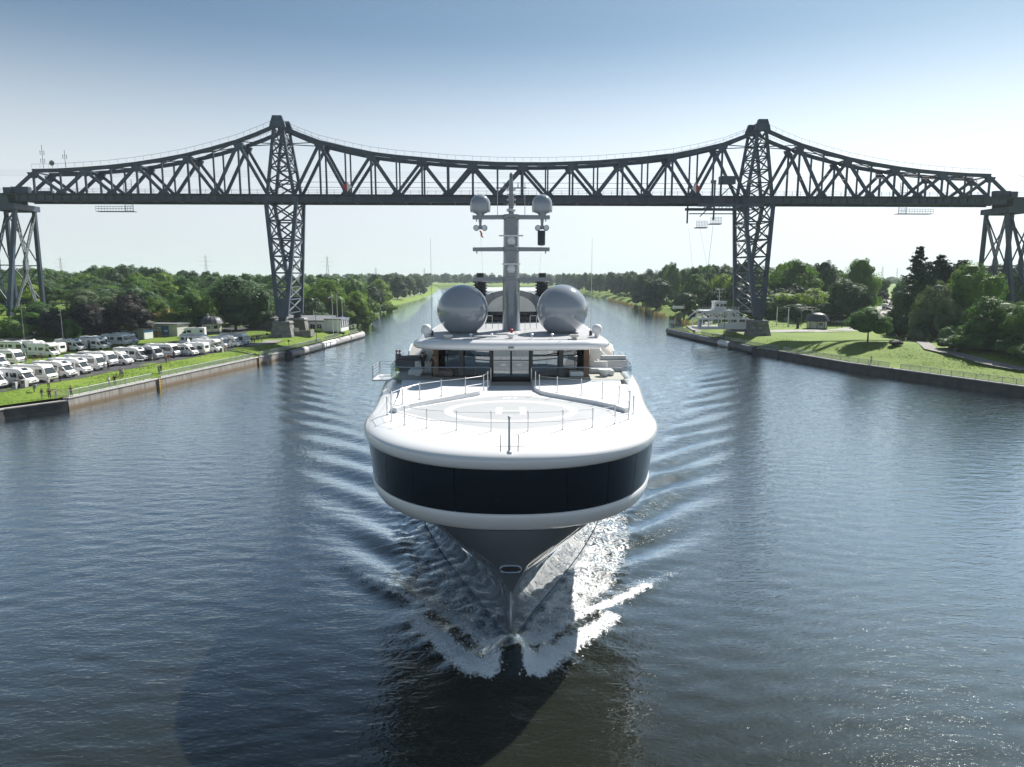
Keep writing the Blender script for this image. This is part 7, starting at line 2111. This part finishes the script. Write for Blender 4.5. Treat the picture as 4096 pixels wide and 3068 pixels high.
for k in range(34):
    i_ = 3 + (k % 4); f = rr.random(); a, b = Vector((*pp[i_], 0)), Vector((*pp[i_ + 1], 0)); p = a.lerp(b, f); nrm = Vector((-(b - a).y, (b - a).x, 0)).normalized()
    if nrm.y < 0: nrm = -nrm
    p = p + nrm * rr.uniform(4, 11)
    tree(p.x, p.y, rr.uniform(2.0, 5.5), rr.uniform(4, 8), 'shrub%d' % (k % 2), rr.choice(['leaf_dark', 'leaf_mid', 'leaf_dark']), 'dark undergrowth shrub above the hillside path', 'bush', 'bush', 'undergrowth above the hillside path', trunk=False)
for k in range(14):
    y = 300 + k * 24 + rr.uniform(-6, 6); x = float(qR(y)) + rr.uniform(10, 15)
    tree(x, y, rr.uniform(3, 5.5), rr.uniform(6, 10), 'shrub%d' % (k % 2), rr.choice(['leaf_mid', 'leaf_dark', 'leaf_light']), 'green bush bordering the far right bank', 'bush', 'bush', 'bushes along the right bank', trunk=False)
# canal side trees farther off, left and right
for sd in (-1, 1):
    q = qL if sd < 0 else qR
    for k in range(20):
        y = 560 + k * 36 + rr.uniform(-10, 10)
        for d in ((22, 40, 58) if sd < 0 else (14, 30, 50)):
            x = float(q(y)) + sd * (d + rr.uniform(-4, 6) + (7 if sd < 0 and y < 700 else 0))
            tree(x, y, rr.uniform(14, 20) + (3 if sd > 0 else 0), rr.uniform(14, 20), rr.choice(['round0', 'round1', 'round2', 'round4']), rr.choice(['leaf_dark', 'leaf_mid']), 'dark leafy tree lining the far canal on the %s' % ('left' if sd < 0 else 'right'), group='trees lining the far canal, %s side' % ('left' if sd < 0 else 'right'))
# far woods: one mass nobody could count
def mass(name, pts):
    """many leaf clumps joined into one far wood."""
    r = np.random.default_rng(77 + len(pts)); V = []
    for x, y, z, h, w in pts:
        n = 150; d = r.normal(size=(n, 3)); d /= np.linalg.norm(d, axis=1, keepdims=True); d[:, 2] = np.abs(d[:, 2]) * 1.2 - .3
        p = d * np.array([w / 2, w / 2, h * .5]) * r.uniform(.7, 1.05, n)[:, None] + np.array([x, y, z + h * .42])
        V.append(leaf_quads(p, d + r.normal(0, .3, (n, 3)) + np.array([0, 0, .3]), h * .11, r))
    V = np.concatenate(V); me = bpy.data.meshes.new(name); me.from_pydata(V.tolist(), [], np.arange(len(V)).reshape(-1, 4).tolist()); me.materials.append(M['leaf_dark'])
    return tag(link(name, me), kind='stuff')
pts = []
for k in range(150): pts.append((-420 + k * 5.6 + rr.uniform(-4, 4), 1380 + rr.uniform(-62, 120), 2.0, rr.uniform(20, 28), rr.uniform(16, 24)))
mass('far_wood', pts)
pts = []
for k in range(420):
    y = rr.uniform(560, 2600); x = rr.choice([-1, 1]) * rr.uniform(160, 160 + y * .75)
    if abs(x - np.interp(y, [246, 580, 740], [128, 300, 380])) < 16: continue
    pts.append((x, y, 4.0, rr.uniform(13, 19), rr.uniform(18, 30)))
mass('distant_woodland', pts)
# reeds along the far right shore
V = []
r_ = np.random.default_rng(3)
for k in range(1500):
    y = r_.uniform(285, 620); x = float(qR(y)) - r_.uniform(-.6, .9) + (np.sin(y * .21) > .2) * -.3
    if np.sin(y * .33) < -.1: continue
    V.append((x, y))
mb = MB()
for x, y in V:
    h = r_.uniform(.9, 1.9); a = r_.uniform(0, 3); c, s = math.cos(a) * .25, math.sin(a) * .25; lx = r_.uniform(-.3, .3)
    mb.add([(x - c, y - s, -.3), (x + c, y + s, -.3), (x + c * .4 + lx, y + s * .4, h), (x - c * .4 + lx, y - s * .4, h)], [(0, 1, 2, 3)])
tag(mb.build('reeds', M['reed']), kind='stuff')
# rough grass tufts on both slopes
def tufts(name, q, sgn, y0, y1, d0, d1, n, hmax, leaf):
    r = np.random.default_rng(n); V = []
    y = r.uniform(y0, y1, n); d = r.uniform(d0, d1, n)
    keep = (np.sin(y * .37 + d * .8) + np.sin(y * .13 - d * .5)) > r.normal(0.3, .7, n); y, d = y[keep], d[keep]
    x = q(y) + sgn * d; z = (zL if sgn < 0 else zR)(d, y)
    P = np.stack([x, y, z + hmax * .35], 1); N = r.normal(0, .6, (len(x), 3)) + np.array([0, -.5, .5])
    V = leaf_quads(P, N, hmax, r); me = bpy.data.meshes.new(name); me.from_pydata(V.tolist(), [], np.arange(len(V)).reshape(-1, 4).tolist()); me.materials.append(M[leaf])
    tag(link(name, me), kind='stuff')
leaf_mat('tuft', (0.10, 0.18, 0.022), (0.17, 0.25, 0.038), .4)
tufts('rough_grass', qR, 1, 108, 200, 1.2, 16, 5000, .13, 'tuft')
tufts('bank_grass', qL, -1, 96, 200, 1.2, 8.4, 6000, .12, 'tuft')
# ================================================================ people
mk('skin', (0.50, 0.30, 0.22), 0.6, var=0.05)
mk('eye_dark', (0.01, 0.01, 0.012), 0.3)
CLOTH = {'black': (0.012, 0.012, 0.014), 'navy': (0.02, 0.03, 0.07), 'grey': (0.16, 0.17, 0.18), 'white': (0.7, 0.7, 0.69), 'maroon': (0.14, 0.015, 0.025), 'blue': (0.12, 0.25, 0.42),
         'pale': (0.5, 0.47, 0.42), 'red': (0.42, 0.03, 0.03), 'pink': (0.6, 0.3, 0.3), 'denim': (0.05, 0.08, 0.14), 'beige': (0.4, 0.34, 0.26), 'charcoal': (0.05, 0.055, 0.065)}
for k, c in CLOTH.items(): mk('cloth_' + k, c, 0.85, var=0.15, scale=6)
for k, c in (('dark', (0.02, 0.015, 0.012)), ('brown', (0.08, 0.045, 0.025)), ('silver', (0.45, 0.44, 0.42)), ('fair', (0.35, 0.25, 0.13)), ('redbrown', (0.16, 0.05, 0.03))): mk('hair_' + k, c, 0.8, var=0.2, scale=10)

def person_mesh(pose):
    arms = {'stand': [((.23, .02, 1.16), (.25, -.04, .92)), ((-.23, .02, 1.16), (-.25, -.04, .92))],
            'camera': [((.25, -.16, 1.26), (.09, -.30, 1.52)), ((-.25, -.16, 1.26), (-.09, -.30, 1.52))],
            'phone': [((.26, -.10, 1.22), (.10, -.24, 1.52)), ((-.24, .02, 1.16), (-.27, -.03, .92))],
            'point': [((.24, .02, 1.16), (.22, -.10, .95)), ((-.38, -.10, 1.32), (-.60, -.22, 1.30))],
            'hips': [((.30, .06, 1.18), (.17, -.04, 1.02)), ((-.30, .06, 1.18), (-.17, -.04, 1.02))],
            'walk': [((.23, .12, 1.18), (.24, .10, .95)), ((-.23, -.10, 1.17), (-.22, -.24, .98))],
            'sit': [((.24, -.08, 1.18), (.16, -.32, 1.08)), ((-.24, -.08, 1.18), (-.16, -.32, 1.08))]}[pose]
    sp = {'walk': ((.10, -.16, .50), (.10, -.12, .08), (-.10, .06, .50), (-.10, .26, .12))}.get(pose, ((.11, -.02, .50), (.12, 0, .08), (-.11, -.01, .50), (-.12, .01, .08)))
    if pose == 'sit': sp = ((.12, -.42, .93), (.12, -.46, .50), (-.12, -.42, .93), (-.12, -.46, .50))
    V = [((0, 0, .97), .145), ((0, .005, 1.18), .135), ((0, 0, 1.38), .15), ((0, .005, 1.52), .058), ((0, -.012, 1.60), .082), ((0, -.01, 1.70), .088)]
    E = [(0, 1, 'top'), (1, 2, 'top'), (2, 3, 'skin'), (3, 4, 'skin'), (4, 5, 'skin')]
    for i, s in enumerate((1, -1)):
        b = len(V); el, wr = arms[i]; hd = Vector(wr) + (Vector(wr) - Vector(el)).normalized() * .09
        V += [((s * .18, 0, 1.43), .065), (el, .045), (wr, .032), (tuple(hd), .034)]
        E += [(2, b, 'top'), (b, b + 1, 'top'), (b + 1, b + 2, 'skin'), (b + 2, b + 3, 'skin')]
        b = len(V); kn, an = sp[2 * i], sp[2 * i + 1]
        V += [((s * .095, 0, .93), .10), (kn, .070), (an, .046), ((an[0], an[1] - .15, an[2] - .045), .038)]
        E += [(0, b, 'bot'), (b, b + 1, 'bot'), (b + 1, b + 2, 'bot'), (b + 2, b + 3, 'shoe')]
    me = bpy.data.meshes.new('p'); me.from_pydata([v[0] for v in V], [e[:2] for e in E], [])
    o = bpy.data.objects.new('p', me); COL.objects.link(o)
    sk = o.modifiers.new('s', 'SKIN')
    for i, d in enumerate(me.skin_vertices[0].data): d.radius = (V[i][1], V[i][1] * (.72 if i in (1, 2) else .85 if i == 0 else 1)); d.use_root = (i == 0)
    o.modifiers.new('b', 'SUBSURF').levels = 1
    dg = bpy.context.evaluated_depsgraph_get(); ev = o.evaluated_get(dg); m2 = bpy.data.meshes.new_from_object(ev)
    bpy.data.objects.remove(o)
    mb = MB(); mb.v = [tuple(v.co) for v in m2.vertices]; mb.f = [list(p.vertices) for p in m2.polygons]
    segs = [(Vector(V[a][0]), Vector(V[b][0]), t) for a, b, t in E]
    idx = {'skin': 0, 'top': 1, 'bot': 2, 'shoe': 3}
    for f in mb.f:
        c = sum((Vector(mb.v[i]) for i in f), Vector()) / len(f); best = None
        for a, b, t in segs:
            ab = b - a; u = max(0, min(1, (c - a).dot(ab) / ab.length_squared)); d = (c - a - ab * u).length
            if best is None or d < best[0]: best = (d, t)
        mb.m.append(idx[best[1]])
    # five fingers on each hand, rooted in the palm
    mb.cm = 0
    for i, s in enumerate((1, -1)):
        el, wr = Vector(arms[i][0]), Vector(arms[i][1]); d = (wr - el).normalized(); pal = wr + d * .10
        side = d.cross(Vector((0, 1, 0))).normalized() if abs(d.y) < .9 else Vector((1, 0, 0)); nn = side.cross(d)
        for k, L in enumerate((.062, .075, .07, .055)):
            r0 = pal + side * ((k - 1.5) * .018); mb.tube([r0, r0 + d * L * .55 - nn * .004, r0 + d * L - nn * .02], .0085, 5, .006)
        t0 = wr + d * .04 + side * .03; mb.tube([t0, t0 + d * .03 + side * .025, t0 + d * .055 + side * .028], .010, 5, .007)
    # nose, ears, eyes, mouth
    mb.tube([(0, -.085, 1.69), (0, -.108, 1.655), (0, -.085, 1.645)], .013, 5)
    for s in (1, -1): mb.ball((s * .086, .0, 1.665), .02, 6, 4)
    mb.cm = 4
    for s in (1, -1): mb.ball((s * .032, -.086, 1.69), .010, 6, 4)
    mb.tube([(-.025, -.088, 1.615), (.025, -.088, 1.615)], .006, 4)
    me = mb.mesh('person', [M['skin'], M['cloth_black'], M['cloth_black'], M['cloth_black'], M['eye_dark']], True)
    return me
PM = {p: person_mesh(p) for p in ('stand', 'camera', 'phone', 'point', 'hips', 'walk', 'sit')}
def hair_mesh(long):
    mb = MB(); mb.ball((0, .012, 1.70), .103, 14, 8, -.15, 1.0, .98)
    if long: mb.ball((0, .045, 1.60), .085, 12, 6, -1, .7, 1.3)
    else: mb.ball((0, .035, 1.655), .088, 12, 5, -.4, .7)
    return mb.mesh('hair', M['hair_dark'], True)
HM = {True: hair_mesh(True), False: hair_mesh(False)}
def person(label, x, y, z, face, pose='stand', top='grey', bot='denim', hair='dark', long=False, h=1.72, shoe='black', group='people watching the yacht'):
    t = link('person', PM[pose]); t.location = (x, y, z); t.rotation_euler = (0, 0, face); k = h / 1.79; t.scale = (k, k, k)
    tag(t, label, 'person', group)
    for i, m in enumerate((None, 'cloth_' + top, 'cloth_' + bot, 'cloth_' + shoe)):
        if m: t.material_slots[i].link = 'OBJECT'; t.material_slots[i].material = M[m]
    hr = link('hair', HM[long], t); hr.material_slots[0].link = 'OBJECT'; hr.material_slots[0].material = M['hair_' + hair]
    return t
def on_bank(px, py, z0=2.4):
    z = z0
    for _ in range(5): x, y, _z = G(px, py, z); z = gz(x, y)
    return x, y, z
TOSHIP = lambda x, y: math.atan2(-60 + 0 * y, 0) * 0 + math.atan2(x - 0, -(y - 62)) * -1 + math.pi * 0
def face_ship(x, y):
    """person meshes look along -y; turn them towards the yacht."""
    dx, dy = 0 - x, 65 - y
    return math.atan2(dy, dx) + math.pi / 2
FOLK = [
 (*Z2(398, 1383), 'phone', 'navy', 'pale', 'dark', False, 'woman in dark top and pale trousers, leftmost of four on the near grass'),
 (*Z2(465, 1330), 'stand', 'white', 'grey', 'silver', False, 'man in pale shirt standing behind the person in maroon on the near grass'),
 (*Z2(472, 1412), 'stand', 'maroon', 'black', 'brown', False, 'person in maroon top and black trousers on the near grass'),
 (*Z2(535, 1412), 'camera', 'pale', 'pale', 'silver', False, 'person in pale dress raising a camera, nearest the railing corner'),
 (*Z2(676, 1388), 'hips', 'charcoal', 'grey', 'brown', False, 'person in dark top leaning behind the railing corner'),
 (*Z2(568, 1248), 'camera', 'pale', 'black', 'brown', False, 'person in black trousers with raised arms before the third motorhome'),
 (*Z2(592, 1196), 'stand', 'blue', 'denim', 'fair', False, 'person in light blue top beside the motorhome bonnet'),
 (*Z2(993, 1142), 'stand', 'white', 'pale', 'silver', False, 'person in white between two motorhomes of the front row'),
 (*Z2(1027, 1138), 'stand', 'navy', 'black', 'dark', False, 'person in navy next to the one in white by the motorhomes'),
 (*Z2(1035, 1280), 'stand', 'white', 'denim', 'fair', False, 'person in white behind the railing left of the bicycle'),
 (*Z2(1088, 1272), 'stand', 'black', 'black', 'dark', False, 'person in black by the bicycle at the railing gap'),
 (*Z2(1147, 1205), 'stand', 'grey', 'grey', 'brown', False, 'person in grey, left of the pair past the railing gap'),
 (*Z2(1166, 1203), 'camera', 'white', 'grey', 'silver', False, 'person in white, right of the pair past the railing gap'),
 (*Z2(1505, 1155), 'stand', 'blue', 'denim', 'fair', True, 'person in pale blue with long hair at the railing'),
 (*Z2(1526, 1153), 'point', 'navy', 'denim', 'brown', False, 'person in navy stretching an arm along the railing'),
 (*Z2(1572, 1064), 'stand', 'pink', 'black', 'brown', False, 'person in pink striped top and black trousers before the panoramic motorhome'),
 (*Z2(1600, 1062), 'stand', 'red', 'beige', 'dark', False, 'person in red top and shorts before the panoramic motorhome'),
 (*Z2(1650, 1032), 'stand', 'maroon', 'black', 'dark', False, 'person in dark red beside the panoramic motorhome nose'),
 (*Z2(250, 1090), 'stand', 'pink', 'white', 'fair', False, 'person in pink at the nose of the big back row motorhome'),
 (*Z2(402, 1040), 'stand', 'grey', 'denim', 'silver', False, 'person in grey beside the old alcove motorhome'),
 (*Z2(652, 966), 'stand', 'red', 'black', 'dark', False, 'person in red at an open motorhome door in the back row'),
 (*Z2(1275, 905), 'stand', 'blue', 'blue', 'brown', False, 'person in blue by the info container'),
 (*Z2(2030, 968), 'stand', 'white', 'pale', 'silver', False, 'person in white at the open bonnet of the alcove motorhome'),
 (*Z2(158, 1308), 'stand', 'charcoal', 'charcoal', 'dark', False, 'person in charcoal by the narrow service pillar'),
 (*Z2(212, 1292), 'stand', 'black', 'black', 'dark', False, 'person in black by the tall stone service pillar'),
 (*Z3(252, 1122), 'stand', 'pink', 'pale', 'fair', True, 'person in pink by the grey service pillar near the alcove motorhome'),
 (*Z3(475, 1062), 'stand', 'white', 'denim', 'fair', False, 'person in white, leftmost of the group near the left tower'),
 (*Z3(512, 1042), 'walk', 'black', 'black', 'dark', False, 'person in black in the group near the left tower'),
 (*Z3(536, 1046), 'stand', 'maroon', 'black', 'brown', False, 'person in maroon in the group near the left tower'),
 (*Z3(558, 1018), 'stand', 'navy', 'navy', 'dark', False, 'person in navy, left of two behind the group near the left tower'),
 (*Z3(576, 1017), 'stand', 'grey', 'black', 'dark', False, 'person in grey, right of two behind the group near the left tower'),
 (*Z3(604, 1027), 'stand', 'blue', 'denim', 'brown', False, 'person in bright blue, rightmost of the group near the left tower'),
 (*Z3(1143, 1052), 'stand', 'blue', 'white', 'silver', False, 'person in pale blue behind the railing at the dark lamp pole'),
 (3300 + 437 / 2.367, 950 + 1178 / 2.367, 'camera', 'white', 'grey', 'fair', False, 'person in white behind the right quay railing'),
 (3300 + 668 / 2.367, 950 + 1112 / 2.367, 'camera', 'black', 'charcoal', 'dark', False, 'person in black below the dark shrub on the right slope'),
 (3300 + 757 / 2.367, 950 + 1074 / 2.367, 'stand', 'maroon', 'white', 'silver', False, 'person in maroon top and white trousers beside the dark shrub'),
 (3300 + 1236 / 2.367, 950 + 1076 / 2.367, 'stand', 'navy', 'denim', 'brown', False, 'cyclist in navy standing beside a bicycle on the hillside path'),
 (3300 + 1176 / 2.367, 950 + 1070 / 2.367, 'stand', 'black', 'black', 'dark', False, 'person in black at the rear bicycle wheel on the hillside path'),
 (2600 + 231 / 2.458, 950 + 884 / 2.458, 'stand', 'charcoal', 'black', 'dark', False, 'person in charcoal, nearest the right landing tip'),
 (2600 + 262 / 2.458, 950 + 868 / 2.458, 'stand', 'black', 'black', 'brown', False, 'person in black at the right landing railing'),
 (2600 + 336 / 2.458, 950 + 738 / 2.458, 'stand', 'white', 'denim', 'fair', False, 'person in white far along the right canal path'),
 (2600 + 392 / 2.458, 950 + 768 / 2.458, 'walk', 'beige', 'black', 'dark', False, 'person in beige walking on the right canal path'),
]
for px, py, pose, top, bot, hair, lg, lab in FOLK:
    x, y, z = on_bank(px, py)
    person(lab, x, y, z, face_ship(x, y) + random.uniform(-.3, .3), pose, top, bot, hair, lg, random.uniform(1.66, 1.82))
x, y, z = on_bank(3300 + 1200 / 2.367, 950 + 1075 / 2.367); bicycle('bicycle held on the hillside path of the right bank', (x, y, z + .02), .1)
# camper in a reclining chair
x, y, z = on_bank(*Z2(1440, 1050), 3.0)
t = thing('deck_chair', 'reclining deck chair beside the silver integrated motorhome', 'chair', (x, y, z), .2)
m = MB(); m.box((0, -.1, .45), (.55, .9, .06)); m.build('seat', M['cloth_charcoal'], t)
m = MB(); m.beam((0, .35, .45), (0, .75, 1.1), .55, .06); m.build('backrest', M['cloth_charcoal'], t)
for a in (-.25, .25):
    for b in (-.45, .3): m = MB(); m.beam((a, b, 0), (a, b, .45), .04, .04); m.build('leg', M['galvanised'], t)
person('camper in pale clothes sitting in the reclining deck chair', x, y + .05, z - .40, .2, 'sit', 'pale', 'beige', 'silver')
# crew and guests on the yacht
def crew(label, px, py, face, **k):
    p = DK(px, py, .3); person(label, p[0] + YX, p[1] + YY, p[2], face, group='people on the yacht', **k)
crew('crew member in black T-shirt, legs apart, by the yacht saloon', 1692, 1497, R(160), pose='walk', top='black', bot='black', h=1.86)
crew('crew member in black suit holding a phone to the ear by the saloon window', 1734, 1505, R(20), pose='phone', top='black', bot='black', h=1.76)
crew('person in grey behind the crew member in the black T-shirt', 1699, 1488, R(10), pose='stand', top='grey', bot='charcoal', hair='silver', h=1.8)
for px, top, hair, lab in ((1582, 'grey', 'redbrown', 'red haired guest in grey jacket, left of two behind the dark wing console'), (1594, 'denim', 'brown', 'guest in blue grey jacket, right of two behind the dark wing console')):
    p = DK(px, 1486, .3); person(lab, p[0] + YX, p[1] + YY + .8, p[2], R(-60), 'hips', top, 'charcoal', hair, h=1.75, group='people on the yacht')
# ================================================================ air
def haze():
    x0, x1, y0, y1, z0, z1 = -2600, 2600, -120, 5200, -4, 90
    mb = MB(); mb.hexa([(x0, y0, z0), (x1, y0, z0), (x1, y1, z0), (x0, y1, z0), (x0, y0, z1), (x1, y0, z1), (x1, y1, z1), (x0, y1, z1)])
    m = bpy.data.materials.new('haze'); m.use_nodes = True; nt = m.node_tree
    nt.nodes.remove(nt.nodes['Principled BSDF'])
    v = nt.nodes.new('ShaderNodeVolumePrincipled'); v.inputs['Density'].default_value = HAZE_D
    v.inputs['Color'].default_value = (0.80, 0.90, 1.0, 1); v.inputs['Anisotropy'].default_value = 0.1
    nt.links.new(v.outputs[0], nt.nodes['Material Output'].inputs['Volume'])
    o = mb.build('haze', m); tag(o, kind='stuff')
HAZE_D = 0.00012
haze()
